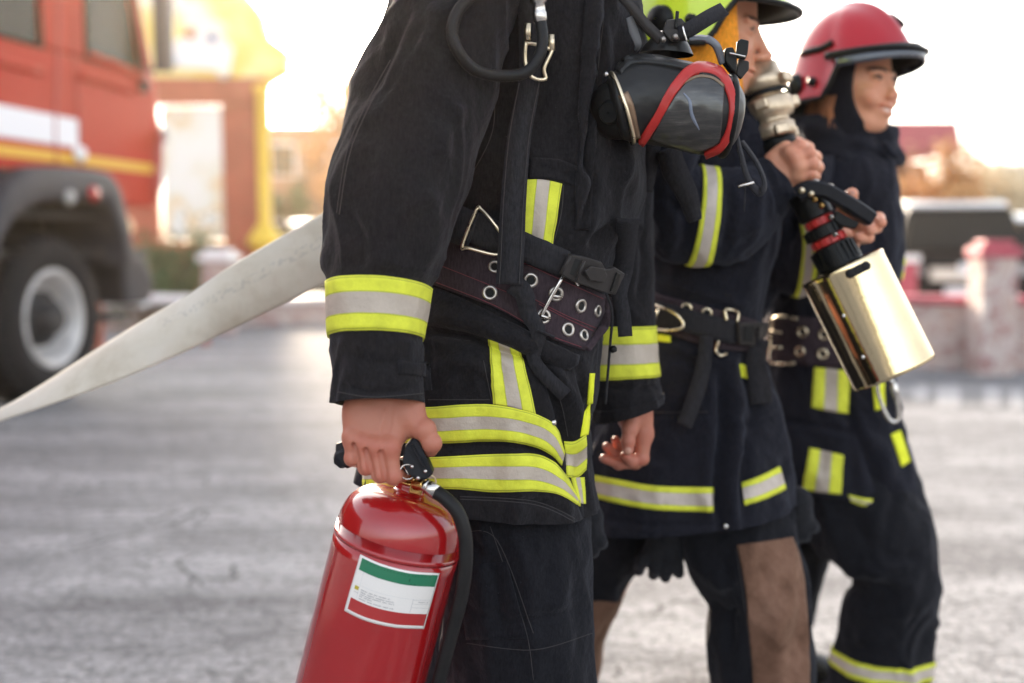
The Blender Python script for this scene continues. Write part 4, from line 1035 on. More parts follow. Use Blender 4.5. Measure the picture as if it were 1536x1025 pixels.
def face_tones(M, smile=1.0, brow=(.05, .03, .02)):
    """tone centres in world space for make_body"""
    red = [(M @ Vector((.07, s*.04, -.03)), .022) for s in (-1, 1)]+[(M @ Vector((.112, 0, -.028)), .012)]
    R3 = np.array([list(r) for r in M.to_3x3()])
    red += [(M @ Vector((.0965-.021*t*t, t*.026, -.058+.0085*abs(t)**1.7*smile)), .0085) for t in np.linspace(-.9, .9, 9)]
    dark = []
    for s in (-1, 1):
        for k in range(5):
            t = k/4; dark.append((M @ Vector((.096-.010*t*t-.004*t, s*(.013+.034*t), .0255+.004*sin(t*2.6))), (R3, (.013, .007, .0042))))
        dark.append((M @ Vector((.0905, s*.030, .0085)), (R3, (.007, .0055, .005))))
        for k in range(5):
            t = k/4; dark.append((M @ Vector((.0905-.006*abs(t-.4), s*(.019+.022*t), .0105+.0045*sin(t*3.1))), (R3, (.008, .004, .0028))))
    return red, dark
def placed(v, M): return (np.asarray(v) @ np.array([list(r) for r in M.to_3x3()]).T+np.array(tuple(M.translation))).astype(np.float32)
# ---- fire helmet, same frame as the face
def helmet(parent, M, shell_m, trim_m, visor=True, name='helmet', scl=1.0, zf=.066, br=1.0):
    def shell_pt(a, t, off=0):
        """a: round the head (0 = front), t: 0 crown .. 1 rim"""
        ca, sa = cos(a), sin(a); th = t*pi/2*1.0
        rx = .150 if ca > 0 else .158; ry = .122
        # the rim dips to the neck behind, lifts over the brow
        zr = zf-(zf+.030)*(1-sm(.08, .42, ca))-.018*(1-sm(-1, -.5, ca))
        x = rx*ca*sin(th); y = ry*sa*sin(th); z = .138*cos(th)+.040
        k = t**3; flare = 1+.06*sm(.75, 1, t)*(1 if ca < .2 else .4)
        brim = .030*br*sm(.80, 1, t)*sm(.1, .9, ca)
        z = z*(1-k)+(zr)*k
        crest = .012*math.exp(-(y/.022)**2)*sm(1, .55, t)
        p = Vector((x*flare+brim, y*flare, z+crest)); n = Vector((ca*sin(th), sa*sin(th), cos(th)+.001)).normalized()
        return M @ ((p+n*off)*scl)
    NU, NV = 96, 44
    rows = [[shell_pt(2*pi*i/NU, (j/NV)) for i in range(NU)] for j in range(1, NV+1)]
    inner = [[shell_pt(2*pi*i/NU, 1-.5*(j/8), -.006) for i in range(NU)] for j in range(0, 9)]
    q = MB(); q.grid(rows, closed_u=True); q.f.append(tuple(range(NU))); q.mi.append(0)
    h = q.build(name, shell_m, parent)
    inner += [[shell_pt(2*pi*i/NU, .5-.45*(j/6), -.012) for i in range(NU)] for j in range(1, 7)]
    MB().grid(inner, closed_u=True).build('liner', trim_m, h)
    tr_ = MB().tube([shell_pt(2*pi*i/64, 1.0, -.001) for i in range(64)], .0055, 10, 0, closed=True); tr_.build('rim_trim', trim_m, h)
    if visor:
        vis = []
        for j, (dz, dx) in enumerate(((.016, .012), (.006, .026), (-.004, .032), (-.014, .030))):
            vis.append([M @ Vector(((.150+dx*br)*cos(a)*scl, (.118+dx*.35)*sin(a)*scl, (zf-.006+dz-.012*abs(sin(a))**2)*scl)) for a in np.linspace(-1.30, 1.30, 40)])
        q = MB().grid(vis); vo_ = q.build('visor', mat('visor_glass', (.035, .042, .06), .08, 0, coat=1, spec=.6), h); md = vo_.modifiers.new('s', 'SOLIDIFY'); md.thickness = .003
        q = MB().tube([M @ Vector(((.150+.010)*cos(a)*scl, (.118+.006)*sin(a)*scl, (zf+.006-.010*abs(sin(a)))*scl)) for a in np.linspace(-1.42, 1.42, 30)], .009, 10, 0); q.build('visor_rim', trim_m, h)
    for s in (-1, 1):
        c = shell_pt(s*1.95, .86, .006); nn = (c-M.translation); nn.z = 0
        q = MB(); Mx = frame(c, nn, (0, 0, 1)); q.lathe([(.001, .012), (.020, .010), (.025, .003), (.027, -.008)], Mx, 28); q.build('ear_knob', trim_m, h)
        c2 = shell_pt(s*1.62, .86, .006); q = MB().lathe([(.001, .008), (.009, .006), (.010, -.006)], frame(c2, nn), 16); q.build('pivot', trim_m, h)
        c3 = [shell_pt(s*a, .64, .003) for a in (1.35, 1.55, 1.75, 1.95)]; q = MB().tube(c3, .008, 8, 3); q.build('side_rail', trim_m, h)
    q = MB(); c = shell_pt(.28, .50, .004); q.add([], []); Mx = frame(c, c-(M @ Vector((0, 0, .02))), M.to_3x3() @ Vector((1, 0, 0)))
    q.lathe([(.001, .007), (.016, .006), (.022, 0), (.022, -.006)], Mx @ Matrix.Diagonal((1.2, .7, 1, 1)), 24); q.build('vent_cover', trim_m, h)
    return h
def boot(parent, c, d, m_, name='boot'):
    """work boot: c heel centre on ground, d walking direction"""
    d = Vector(d).normalized(); n = Vector((-d.y, d.x, 0)); rows = []
    for (x, wv_, zt, zb) in ((-.06, .020, .06, .0), (-.055, .035, .11, .0), (0, .042, .16, .0), (.06, .043, .13, .012), (.12, .048, .09, .003), (.18, .050, .075, 0), (.23, .040, .06, .004), (.25, .018, .035, .012)):
        rows.append([Vector(c)+d*x+n*(wv_*cos(a))+Vector((0, 0, (zt+zb)/2+(zt-zb)/2*sin(a))) for a in [2*pi*k/18 for k in range(18)]])
    q = MB().grid(rows, closed_u=True); q.f += [tuple(range(17, -1, -1)), tuple(7*18+k for k in range(18))]; q.mi += [0, 0]
    q.tube([Vector(c)+Vector((0, 0, .08)), Vector(c)+Vector((0, 0, .30))], [.052, .06], 16, 0)
    return q.build(name, m_, parent)
M_bootm = mat('boot_leather', (.02, .018, .017), .5, var=.3, vscale=20, bump=.2, bscale=120)
def eyelet(parent, bvh, x, y, r=11.5, off=.011, m_=None, tilt=None, name='eyelet'):
    l, n = hit(bvh, x, y)
    if l is None: return
    # even out the normal
    for dx, dy in ((6, 0), (-6, 0), (0, 6), (0, -6)):
        a, b_ = hit(bvh, x+dx, y+dy)
        if b_ is not None: n = n+b_
    R = r*l.y/F; M = frame(l+n.normalized()*off, n)
    q = MB().lathe([(R*.52, -.003), (R*.52, .0006), (R*.60, .0016), (R*.75, .0022), (R*.92, .0014), (R, 0), (R*1.0, -.002)], M, 36)
    e = q.build(name, m_ or M_nickel, parent); MB().lathe([(.0001, .0002), (R*.54, .0002)], M, 24).build('hole', M_dark, e); return e
# ================================================================ firefighter nearest the camera
m1 = empty('person', (P(780, 365, 1.78).x, 1.78, 0), 'headless in the frame, nearest firefighter in dark coat with lime bands carrying a red extinguisher', 'person')
m1['label'] = 'nearest firefighter, face out of view, in dark coat with lime bands, carrying the red extinguisher'
cr = [([(905, -20), (897, 100), (876, 225), (888, 285), (868, 340)], -.012, 6),
      ([(888, -20), (882, 110), (862, 225), (872, 275), (858, 325)], .006, 9),
      ([(935, 40), (925, 150), (935, 250)], -.008, 12),
      ([(940, 260), (925, 330), (880, 372)], -.009, 10), ([(930, 210), (950, 290), (925, 350)], .007, 16),
      ([(700, 250), (742, 150), (745, 20)], -.005, 7), ([(655, 380), (690, 300), (712, 230)], -.008, 12),
      ([(800, 250), (850, 262), (900, 300)], -.003, 8), ([(640, 500), (700, 505), (760, 530), (830, 545)], -.010, 7),
      ([(640, 482), (700, 486), (760, 508), (800, 525)], .006, 10),
      ([(800, 530), (835, 600), (850, 660), (858, 700)], -.012, 9), ([(820, 540), (860, 610), (872, 690)], .008, 12),
      ([(860, 540), (880, 620), (872, 700), (880, 790)], -.010, 6),
      ([(730, 520), (722, 545), (738, 570), (740, 610)], .004, 8), ([(650, 520), (690, 560), (700, 600)], -.003, 14),
      ([(640, 672), (750, 668), (820, 682), (850, 715)], -.006, 6), ([(690, 745), (800, 752), (860, 775)], -.004, 5),
      ([(650, 560), (690, 545), (730, 556)], .003, 10), ([(670, 300), (720, 320), (760, 310)], -.003, 12)]
coat_r = rings([(-200, 700, 850, 1.78, .07), (-165, 650, 890, 1.78, .14, -8), (-110, 600, 930, 1.78, .185), (-30, 590, 952, 1.78, .19), (40, 595, 962, 1.78, .19), (120, 602, 962, 1.78, .19), (200, 610, 960, 1.77, .185),
    (270, 618, 958, 1.76, .18), (330, 622, 942, 1.75, .172), (375, 626, 922, 1.75, .165, 8), (430, 628, 908, 1.75, .160, 14), (480, 622, 902, 1.75, .162, 14), (520, 610, 900, 1.75, .168, 12), (580, 592, 893, 1.75, .176, 8), (640, 574, 886, 1.75, .182, 4),
    (700, 556, 882, 1.75, .188, 4), (745, 546, 885, 1.75, .190, 10), (782, 541, 890, 1.75, .191, 20)])
for q in coat_r: q['e'] = .86
disp1 = cloth_disp(cr, .009, (8, 8, 2.6), 3, .0042, (24, 24, 9), mask=lambda v: .35+.65*(1-sm(8.2, 9.2, v)*sm(12.0, 10.8, v)))
coatL = Loft(coat_r, disp1)
o = coatL.mesh(220, 260, 0, None).build('coat', M_coat, m1); coat1 = o
md = o.modifiers.new('t', 'SOLIDIFY'); md.thickness = .004; md.offset = -1
B1 = bvh_of(coat1)
# hem roll
# ---- right sleeve (near)
crA = [([(575, 40), (560, 100), (545, 165)], -.006, 10), ([(620, 10), (585, 80), (560, 140)], -.007, 9), ([(660, 5), (640, 60), (596, 120)], .006, 12), ([(640, 30), (612, 90), (575, 150)], -.005, 8),
       ([(560, 150), (540, 230), (512, 300)], .005, 14), ([(690, 160), (670, 250), (640, 330)], -.006, 16), ([(600, 200), (590, 300), (560, 390)], -.004, 14),
       ([(640, 280), (650, 330), (636, 400)], .006, 14), ([(520, 320), (545, 360), (540, 405)], -.004, 10), ([(660, 240), (672, 200), (700, 150)], .006, 16),
       ([(520, 530), (560, 545), (600, 540)], -.003, 9), ([(510, 575), (560, 590), (634, 580)], -.0025, 4), ([(540, 510), (530, 540), (535, 570)], .003, 8), ([(600, 505), (610, 530), (600, 560)], .003, 9)]
armR = [dict(L=(640, -160), R=(790, -150), Y=1.66, t=.05), dict(L=(612, -110), R=(800, -100), Y=1.64, t=.09), dict(L=(598, -50), R=(790, -40), Y=1.61, t=.105), dict(L=(584, 5), R=(772, 15), Y=1.585, t=.105), dict(L=(557, 60), R=(752, 78), Y=1.565, t=.10),
    dict(L=(538, 120), R=(738, 142), Y=1.55, t=.098), dict(L=(524, 190), R=(716, 212), Y=1.535, t=.094), dict(L=(503, 265), R=(694, 285), Y=1.52, t=.09), dict(L=(495, 335), R=(668, 350), Y=1.51, t=.085, bow=.006), dict(L=(492, 390), R=(652, 400), Y=1.50, t=.080, bow=.012),
    dict(L=(494, 427), R=(644, 434), Y=1.495, t=.076, bow=.018), dict(L=(497, 506), R=(633, 508), Y=1.485, t=.071, bow=.016), dict(L=(502, 550), R=(634, 550), Y=1.48, t=.070, bow=.014), dict(L=(505, 606), R=(639, 604), Y=1.475, t=.070, bow=.016)]
for q in armR: q['e'] = .93
dA = cloth_disp(crA, .0085, (7, 7, 3.2), 11, .0042, (22, 22, 10), mask=lambda v: .3+.7*(1-sm(9.4, 10, v)*sm(11.4, 11, v)))
sl1L = Loft(armR, dA); sl1 = sl1L.mesh(160, 220, hem=.004).build('sleeve', M_coat, coat1)
tag(sl1L.band(10.0, 11.0, .0025).build('reflective_stripe', M_stripe, coat1))
BA = bvh_of(sl1)
decal(BA, [(596, 541), (637, 545)], [(596, 561), (637, 565)], 10, 5, .002, .003).build('cuff_tab', M_coat, coat1)
decal(BA, [(634, 543), (641, 544)], [(636, 585), (643, 586)], 4, 8, .004, .004).build('cuff_tab', M_coat, coat1)
for ln in ([(507, 588), (560, 596), (637, 590)], [(586, 90), (548, 160), (520, 230), (505, 320)], [(590, 94), (552, 164), (524, 234), (509, 322)]): seam(BA, ln, .0006).build('seam', M_thread, coat1)
# ---- left sleeve (far side)
slL = Loft([dict(L=(820, -150), R=(900, -150), Y=1.92, t=.05), dict(L=(800, -60), R=(930, -60), Y=1.94, t=.09), dict(L=(815, 60), R=(965, 60), Y=1.95, t=.09), dict(L=(828, 160), R=(972, 160), Y=1.955, t=.088), dict(L=(840, 250), R=(974, 250), Y=1.955, t=.085), dict(L=(852, 340), R=(977, 340), Y=1.95, t=.08),
    dict(L=(862, 420), R=(979, 420), Y=1.94, t=.075), dict(L=(872, 490), R=(980, 489), Y=1.93, t=.07, bow=.004), dict(L=(880, 568), R=(984, 564), Y=1.92, t=.066, bow=.004), dict(L=(887, 600), R=(988, 585), Y=1.915, t=.064), dict(L=(893, 634), R=(992, 604), Y=1.91, t=.062)],
    cloth_disp([([(960, 350), (965, 400), (960, 450)], -.006, 8), ([(900, 580), (950, 585), (985, 575)], -.005, 6)], .006, (8, 8, 4), 21, .0025, (24, 24, 12)))
sl2 = slL.mesh(110, 150, hem=.006).build('sleeve', M_coat, coat1)
slL.band(7.0, 8.0, .0025).build('reflective_stripe', M_stripe, coat1)
slL.band(9.35, 9.95, .003).build('cuff', M_coat, coat1)
# ---- reflective bands round the skirt of the coat
def py_v(L_, ytar, u, lo=None, hi=None):
    """v at which the cloth at angle u is seen at height ytar"""
    a, b_ = lo if lo is not None else 0, hi if hi is not None else L_.n
    for _ in range(22):
        m_ = (a+b_)/2
        if proj(L_.base(u, m_))[1] < ytar: a = m_
        else: b_ = m_
    return (a+b_)/2
def stripe(dname, top, bot, m_=M_stripe, bvh=B1, nx=60, off=.0025, parent=coat1, ny=8):
    return decal(bvh, top, bot, nx, ny, off, .0025).build(dname, m_, parent)
stripe('reflective_stripe', [(560, 611), (640, 611), (740, 607), (822, 630), (846, 676)], [(560, 664), (655, 665), (747, 661), (812, 673), (842, 698)])
stripe('reflective_stripe', [(547, 688), (645, 686), (754, 681), (814, 685), (846, 712), (866, 748)], [(545, 734), (662, 733), (747, 738), (800, 737), (838, 742), (869, 760)])
stripe('reflective_stripe', [(733, 508), (757, 517), (781, 527)], [(740, 606), (770, 611), (803, 621)], M_stripeV, nx=12, ny=34)
stripe('reflective_stripe', [(786, 270), (815, 270), (843, 276)], [(781, 350), (805, 358), (828, 373)], M_stripeV, nx=12, ny=20)
# front panel stripes, seen edge on
stripe('reflective_stripe', [(846, 662), (862, 662), (878, 652)], [(850, 716), (866, 716), (879, 704)], M_stripe, nx=14)
stripe('reflective_stripe', [(876, 618), (884, 604)], [(870, 655), (880, 652)], M_lime, nx=5, ny=12, off=.003)
stripe('reflective_stripe', [(884, 560), (890, 560)], [(880, 606), (887, 604)], M_lime, nx=4, ny=12, off=.003)
stripe('reflective_stripe', [(856, 716), (876, 716)], [(866, 756), (878, 756)], M_stripeV, nx=6, ny=12)
# seams
for ln in ([(743, 20), (742, 120), (738, 200), (700, 275)], [(793, 247), (880, 262)], [(797, 252), (878, 267)], [(845, 278), (842, 320), (828, 372)], [(642, 600), (735, 600)], [(725, 541), (739, 607)], [(690, 745), (800, 752), (862, 778)], [(690, 749), (800, 757), (862, 783)], [(812, 545), (840, 600), (852, 655)], [(905, 30), (896, 110), (878, 215)]):
    seam(B1, ln, .0006).build('seam', M_thread, coat1)
# storm flap down the front: raised panel
decal(B1, [(880, -60), (905, -60)], [(862, 345), (886, 345)], 8, 60, .004, .006, puff=.003).build('storm_flap', M_coat, coat1)
decal(B1, [(795, 236), (840, 240), (884, 258)], [(792, 268), (838, 272), (880, 290)], 20, 8, .003, .004, puff=.002).build('pocket_flap', M_coat, coat1)
# lower waist flap of the jacket
decal(B1, [(610, 430), (655, 432), (740, 470), (812, 508), (868, 532)], [(612, 486), (690, 494), (760, 516), (810, 540), (852, 556)], 50, 8, .004, .006, puff=.006).build('waist_flap', M_coat, coat1)
# collar out of the frame above
q = MB().tube([P(770+60*cos(a), -205-12*sin(a), 1.78+.065*sin(a)) for a in np.linspace(0, 2*pi, 20, endpoint=False)], .028, 10, 3, closed=True); q.build('collar', M_coat, coat1)
# snap button
l, n = hit(B1, 829, 634)
MB().lathe([(.0001, .004), (.003, .0035), (.005, .001), (.005, -.002)], frame(l+n*.002, n), 16).build('snap_button', M_steel, coat1)
# ---- trousers
crT = [([(700, 800), (740, 860), (750, 960)], -.006, 10), ([(760, 780), (790, 860), (800, 1000)], .006, 12), ([(690, 900), (760, 930), (870, 915)], -.004, 8), ([(850, 800), (860, 900), (870, 1000)], -.005, 12)]
legN = Loft([dict(L=(625, 660), R=(868, 655), Y=1.75, t=.13), dict(L=(632, 720), R=(876, 720), Y=1.74, t=.14), dict(L=(650, 800), R=(882, 800), Y=1.72, t=.135), dict(L=(660, 880), R=(886, 880), Y=1.71, t=.125), dict(L=(668, 960), R=(890, 960), Y=1.70, t=.12), dict(L=(674, 1030), R=(896, 1030), Y=1.70, t=.115), dict(L=(690, 1130), R=(900, 1130), Y=1.70, t=.105), dict(L=(700, 1260), R=(880, 1260), Y=1.71, t=.095), dict(L=(705, 1370), R=(870, 1370), Y=1.71, t=.09)],
    cloth_disp(crT, .010, (8, 8, 3), 31, .0045, (20, 20, 9)))
tr1 = legN.mesh(120, 160).build('trousers', M_trouser, m1)
legF = Loft([dict(L=(640, 680), R=(860, 680), Y=1.88, t=.10), dict(L=(650, 800), R=(868, 800), Y=1.92, t=.11), dict(L=(640, 950), R=(830, 950), Y=1.93, t=.10), dict(L=(610, 1100), R=(780, 1100), Y=1.94, t=.09), dict(L=(590, 1240), R=(730, 1240), Y=1.95, t=.08), dict(L=(575, 1290), R=(715, 1290), Y=1.95, t=.08)],
    cloth_disp(None, .008, (8, 8, 3), 33, .003))
legF.mesh(80, 80).build('trouser_leg', M_trouser, tr1)
BT = bvh_of(tr1)
for ln in ([(735, 790), (760, 860), (790, 950), (800, 1020)], [(690, 800), (745, 810), (800, 950)], [(700, 965), (800, 975), (888, 950)]): seam(BT, ln, .0005).build('seam', M_thread, tr1)
decal(BT, [(690, 850), (760, 842)], [(700, 960), (792, 958)], 16, 16, .002, .003, puff=.003).build('cargo_pocket', M_trouser, tr1)
c = P(785, 1400, 1.71); boot(m1, (c.x, 1.71, 0), (1, -.25, 0), M_bootm); c = P(640, 1300, 1.95); boot(m1, (c.x, 1.95, 0.0), (1, -.25, 0), M_bootm)
# ---- right hand round the extinguisher's handle
HR = dict(palm=[[(552, 560, 1.490, .026), (546, 622, 1.478, .027), (538, 652, 1.462, .017)], [(594, 560, 1.490, .026), (606, 622, 1.476, .026), (586, 662, 1.455, .016)],
                [(575, 610, 1.476, .026), (562, 660, 1.455, .016)], [(552, 618, 1.474, .023), (545, 658, 1.457, .015)], [(540, 620, 1.476, .020), (530, 654, 1.461, .0135)], [(612, 615, 1.472, .022), (622, 640, 1.468, .014)]],
          fingers=[[(528, 658, 1.453, .0108), (528, 688, 1.4495, .0092), (536, 690, 1.476, .0088), (539, 674, 1.486, .0082)],
                   [(544, 664, 1.4485, .0110), (549, 701, 1.4430, .0097), (556, 701, 1.473, .0092), (558, 682, 1.486, .0085)],
                   [(563, 668, 1.4460, .0112), (570, 712, 1.4395, .0100), (577, 711, 1.471, .0095), (578, 690, 1.487, .0088)],
                   [(585, 669, 1.4470, .0112), (590, 715, 1.4405, .0102), (602, 711, 1.468, .0096), (606, 694, 1.486, .009)],
                   [(616, 628, 1.464, .0165), (637, 645, 1.456, .0140), (648, 665, 1.452, .0118), (646, 674, 1.462, .0105)]],
          bumps=[((530, 660, 1.4510), .0095), ((546, 667, 1.4460), .0100), ((564, 671, 1.4425), .0102), ((586, 673, 1.4440), .0102)],
          tendons=[(((560, 618, 1.452), (546, 660, 1.4465)), .002), (((578, 618, 1.451), (564, 664, 1.442)), .002), (((594, 618, 1.452), (586, 664, 1.4435)), .002)],
          cuts=[(((532, 668, 1.4400), (538, 708, 1.4340)), .0036, .0035), (((549, 676, 1.4355), (560, 720, 1.4300)), .0038, .0035), (((571, 680, 1.4335), (580, 728, 1.4290)), .0038, .0035), (((608, 668, 1.437), (596, 700, 1.43)), .001, .003)],
          red=[((546, 668, 1.44), .016), ((566, 676, 1.43), .02), ((588, 674, 1.43), .018), ((527, 662, 1.45), .014), ((655, 672, 1.45), .012), ((575, 720, 1.43), .02), ((592, 722, 1.43), .02), ((550, 706, 1.43), .015)], res=.0013)
vR, fR, redR, nlR = hand_sdf(HR)
HL = dict(palm=[[(956, 575, 1.915, .026), (956, 622, 1.908, .024), (962, 648, 1.908, .018)], [(948, 590, 1.93, .024), (946, 626, 1.925, .022), (950, 648, 1.935, .017)], [(960, 620, 1.90, .020), (966, 652, 1.90, .016)]],
          fingers=[[(966, 650, 1.898, .0148), (963, 688, 1.893, .0112), (948, 692, 1.888, .0098), (938, 684, 1.886, .0088)],
                   [(962, 654, 1.916, .014), (953, 694, 1.914, .0108), (928, 696, 1.910, .0095), (906, 688, 1.905, .0082)],
                   [(956, 652, 1.936, .013), (940, 688, 1.936, .0102), (922, 684, 1.93, .009), (910, 670, 1.922, .0078)],
                   [(948, 648, 1.952, .012), (934, 680, 1.952, .0092), (926, 668, 1.945, .008), (923, 660, 1.94, .007)],
                   [(953, 616, 1.888, .0165), (945, 645, 1.874, .0128), (942, 662, 1.867, .0108), (942, 675, 1.864, .0098)]],
          nails=[((942, 677, 1.855), .0068), ((901, 687, 1.899), .0055), ((906, 667, 1.916), .005)], red=[((942, 668, 1.86), .010), ((963, 694, 1.885), .014)], res=.0016)
vL, fL, redL, nlL = hand_sdf(HL)
sh = P(700, -110, 1.6); shl = P(860, -100, 1.95); hip = P(760, 640, 1.74)
J = [(P(770, -60, 1.78), P(765, 300, 1.76), .11, .12), (P(765, 300, 1.76), hip, .12, .13), (P(690, -60, 1.68), P(600, 250, 1.52), .055, .045), (P(600, 250, 1.52), P(577, 600, 1.485), .045, .026),
     (P(880, -60, 1.90), P(905, 250, 1.95), .055, .042), (P(905, 250, 1.95), P(953, 600, 1.915), .042, .022), (P(770, -60, 1.78), P(775, -240, 1.78), .06, .056),
     (P(770, 700, 1.72), P(790, 1050, 1.70), .085, .06), (P(790, 1050, 1.70), P(785, 1380, 1.71), .055, .042), (P(760, 700, 1.86), P(735, 1020, 1.93), .08, .055), (P(735, 1020, 1.93), P(645, 1290, 1.95), .05, .04)]
vB, fB = body_sdf(J)
Mh1 = Matrix.Translation(P(780, -330, 1.78)) @ Matrix.Rotation(radians(-22), 4, 'Z')
fv, ff_ = face_sdf(.2, .004); fr, fd_ = face_tones(Mh1)
make_body('body', m1, [(vR, fR), (vL, fL), (vB, fB), (placed(fv, Mh1), ff_)], redR+redL+fr, nlR+nlL, M_skin, fd_)
helmet(m1, Mh1, mat('helmet_lime', (.55, .75, .04), .25, coat=1), M_rubber)

# ================================================================ belt of the nearest firefighter (clothing part)
belt = decal(B1, [(612, 336), (660, 350), (740, 374), (788, 391), (850, 419), (912, 446)], [(600, 402), (653, 427), (741, 461), (815, 503), (845, 516), (874, 526)], 70, 10, .006, .006, puff=.0)
belt = belt.build('belt', M_belt, m1); BB = bvh_of(belt)
e_ = belt
for ln in ([(655, 424), (741, 458), (815, 499), (872, 521)], [(740, 379), (788, 396), (850, 424), (908, 450)], [(660, 398), (740, 430), (800, 455)], [(803, 450), (850, 474), (893, 492)], [(808, 456), (850, 478), (890, 497)]):
    seam(BB, ln, .0006, off=.0006).build('stitching', M_redthread, belt)
for (x, y, r_) in ((734.8, 439.3, 12), (795.7, 420.7, 12), (834, 441, 12), (871, 459, 11.5), (896, 467, 10), (815, 475, 12), (851.7, 494.5, 11.5), (875.5, 503, 10), (742, 400, 10)):
    eyelet(belt, BB, x, y, r_, off=.001)
def onb(x, y, off=.0, bvh=None):
    l, n = hit(bvh or BB, x, y)
    if l is None:
        return P(x, y, 1.6)
    return l+n*off
q = MB().tube([onb(808, 478, .006), onb(822, 447, .013), onb(836, 417, .014), onb(842, 411, .014), onb(850, 411, .014), onb(862, 420, .012), onb(864, 428, .005)], .0028, 12, 6); q.build('buckle', M_steel, belt)
q = MB()
for a, b_ in (((826, 443), (840, 445)), ((808, 474), (822, 478))): q.tube([onb(*a, .009), onb(*b_, .006)], .0024, 10, 0)
q.build('buckle_prong', M_steel, belt)
q = ribbon(BB, [(912, 448), (908, 485), (880, 524)], 9, off=.004, thick=.006); q.build('belt_end_trim', M_belt, belt)

# ================================================================ breathing set harness worn over the coat
bs = empty('breathing_set_harness', P(770, 365, 1.6), 'black harness straps, buckles and hose loop hanging over the nearest coat', 'harness')
q = ribbon(B1, [(640, 324), (700, 338), (760, 358), (800, 375), (842, 394)], 42, 40, .016, .005); ws = q.build('waist_strap', M_web, bs); BW = bvh_of(ws)
# D-ring with its webbing loop
q = ribbon(B1, [(684, 333), (716, 347)], 46, 10, .021, .006); q.build('strap_loop', M_web, bs)
def ont(x, y, off): return onb(x, y, off, B1)
q = MB().tube([ont(728.5, 325, .030), ont(706, 363, .030), ont(712, 369, .030), ont(745, 378, .027), ont(758, 372, .025), ont(760, 355, .025), ont(748, 338, .027), ont(734, 325, .029)], .0024, 12, 5, closed=True); q.build('triangle_ring', M_goldmetal, bs)
# side release buckle
def plate(name, poly, th, base, bvh, m_, parent, bev=.002):
    f = [onb(x, y, base+th, bvh) for x, y in poly]; k = [onb(x, y, base, bvh) for x, y in poly]; n = len(poly)
    c = sum(f, Vector())/n; nn = Vector()
    for i in range(n): nn += (f[i]-c).cross(f[(i+1) % n]-c)
    nn.normalize(); nn = nn if nn.y < 0 else -nn
    f = [p-nn*(p-c).dot(nn) for p in f]; k = [p-nn*th for p in f]
    q = MB().add(f+k, [tuple(range(n)), tuple(range(2*n-1, n-1, -1))]+[(i, i+n, (i+1) % n+n, (i+1) % n) for i in range(n)]); return q.build(name, m_, parent, smooth=False, bevel=bev, seg=3)
bk = plate('release_buckle', [(843, 375), (868, 381), (881, 389), (886, 398), (893, 398), (899, 394), (909, 404), (896, 434), (884, 434), (850, 420), (829, 409)], .010, .020, B1, M_greyplastic, bs)
plate('buckle_slot', [(846, 381), (858, 384), (845, 410), (834, 406)], .0012, .0305, B1, M_dark, bk, .0004)
plate('buckle_tongue', [(868, 392), (880, 396), (884, 407), (880, 420), (866, 414), (862, 402)], .003, .030, B1, M_greyplastic, bk, .0015)
plate('buckle_wing', [(900, 402), (906, 405), (894, 431), (888, 429)], .003, .030, B1, M_blackplastic, bk, .001)
q = MB().tube([ont(843, 378, .032), ont(830, 408, .032)], .0028, 8, 0); q.tube([ont(862, 384, .033), ont(848, 418, .033)], .0022, 8, 0); q.build('buckle_bar', M_greyplastic, bk)
# long chest strap with metal adjuster at the top
def fr_pt(x, y, off): return ont(x, y, off)
s1 = [P(788, -120, 1.56), P(792, -20, 1.555)]+[fr_pt(790, 60, .020), fr_pt(788, 125, .022), fr_pt(778, 210, .020), fr_pt(769, 300, .024), fr_pt(765, 370, .034), fr_pt(763, 425, .036)]
q = strap(s1, [.030, .030, .030, .034, .037, .038], .0045, (0, -1, 0)); q.build('chest_strap', M_web, bs)
sm_ = MB()
for dx in (-14.5, 14.5):
    sm_.tube([p+Vector((dx*1.58/F, -.0028, 0)) for p in spline(s1[3:], 5)], .0006, 5, 0)
sm_.build('stitching', M_thread, bs)
s2 = [fr_pt(768, 424, .030), fr_pt(783, 440, .030), fr_pt(790, 470, .022), fr_pt(800, 505, .018), fr_pt(809, 550, .022), fr_pt(823, 598, .026)]
q = strap(s2, [.030, .028, .024, .022, .020, .021], .004, (0, -1, 0)); q.build('strap_tail', M_web, bs)
s3 = [fr_pt(797, 508, .026), fr_pt(813, 509, .026)]
q = MB().tube(s3, .004, 8, 0, flat=.5); q.build('strap_keeper', M_web, bs)
# top adjuster: bent wire frame
q = MB().tube([fr_pt(*p, .038) for p in ((783, 66), (782, 100), (788, 118), (800, 121), (812, 108), (824, 84), (817, 78))], .0028, 10, 4)
q.tube([fr_pt(783, 68, .038), fr_pt(800, 73, .040), fr_pt(822, 82, .038)], .0026, 10, 3)
q.tube([fr_pt(787, 42, .038), fr_pt(785, 64, .038)], .0048, 10, 0); q.tube([fr_pt(827, 60, .038), fr_pt(824, 83, .038)], .0048, 10, 0); q.build('strap_adjuster', M_goldmetal, bs)
# looped medium pressure hose
q = MB().tube([P(748, -60, 1.48), P(716, -14, 1.465), P(688, 15, 1.455), P(678, 50, 1.452), P(690, 82, 1.455), P(714, 106, 1.47), P(750, 114, 1.49), P(786, 110, 1.50), P(807, 88, 1.505), P(814, 60, 1.51), P(810, 28, 1.515)], .0078, 16, 8); q.build('air_hose', M_hoserub, bs)
q = MB().lathe([(.007, -.004), (.0095, 0), (.0098, .010), (.0085, .012), (.0085, .022), (.0115, .024), (.0115, .04), (.0095, .042), (.0095, .07), (.001, .07)], frame(P(810, 31, 1.515), Vector((-.08, -.05, 1))), 24); q.build('hose_coupling', M_steel, bs)
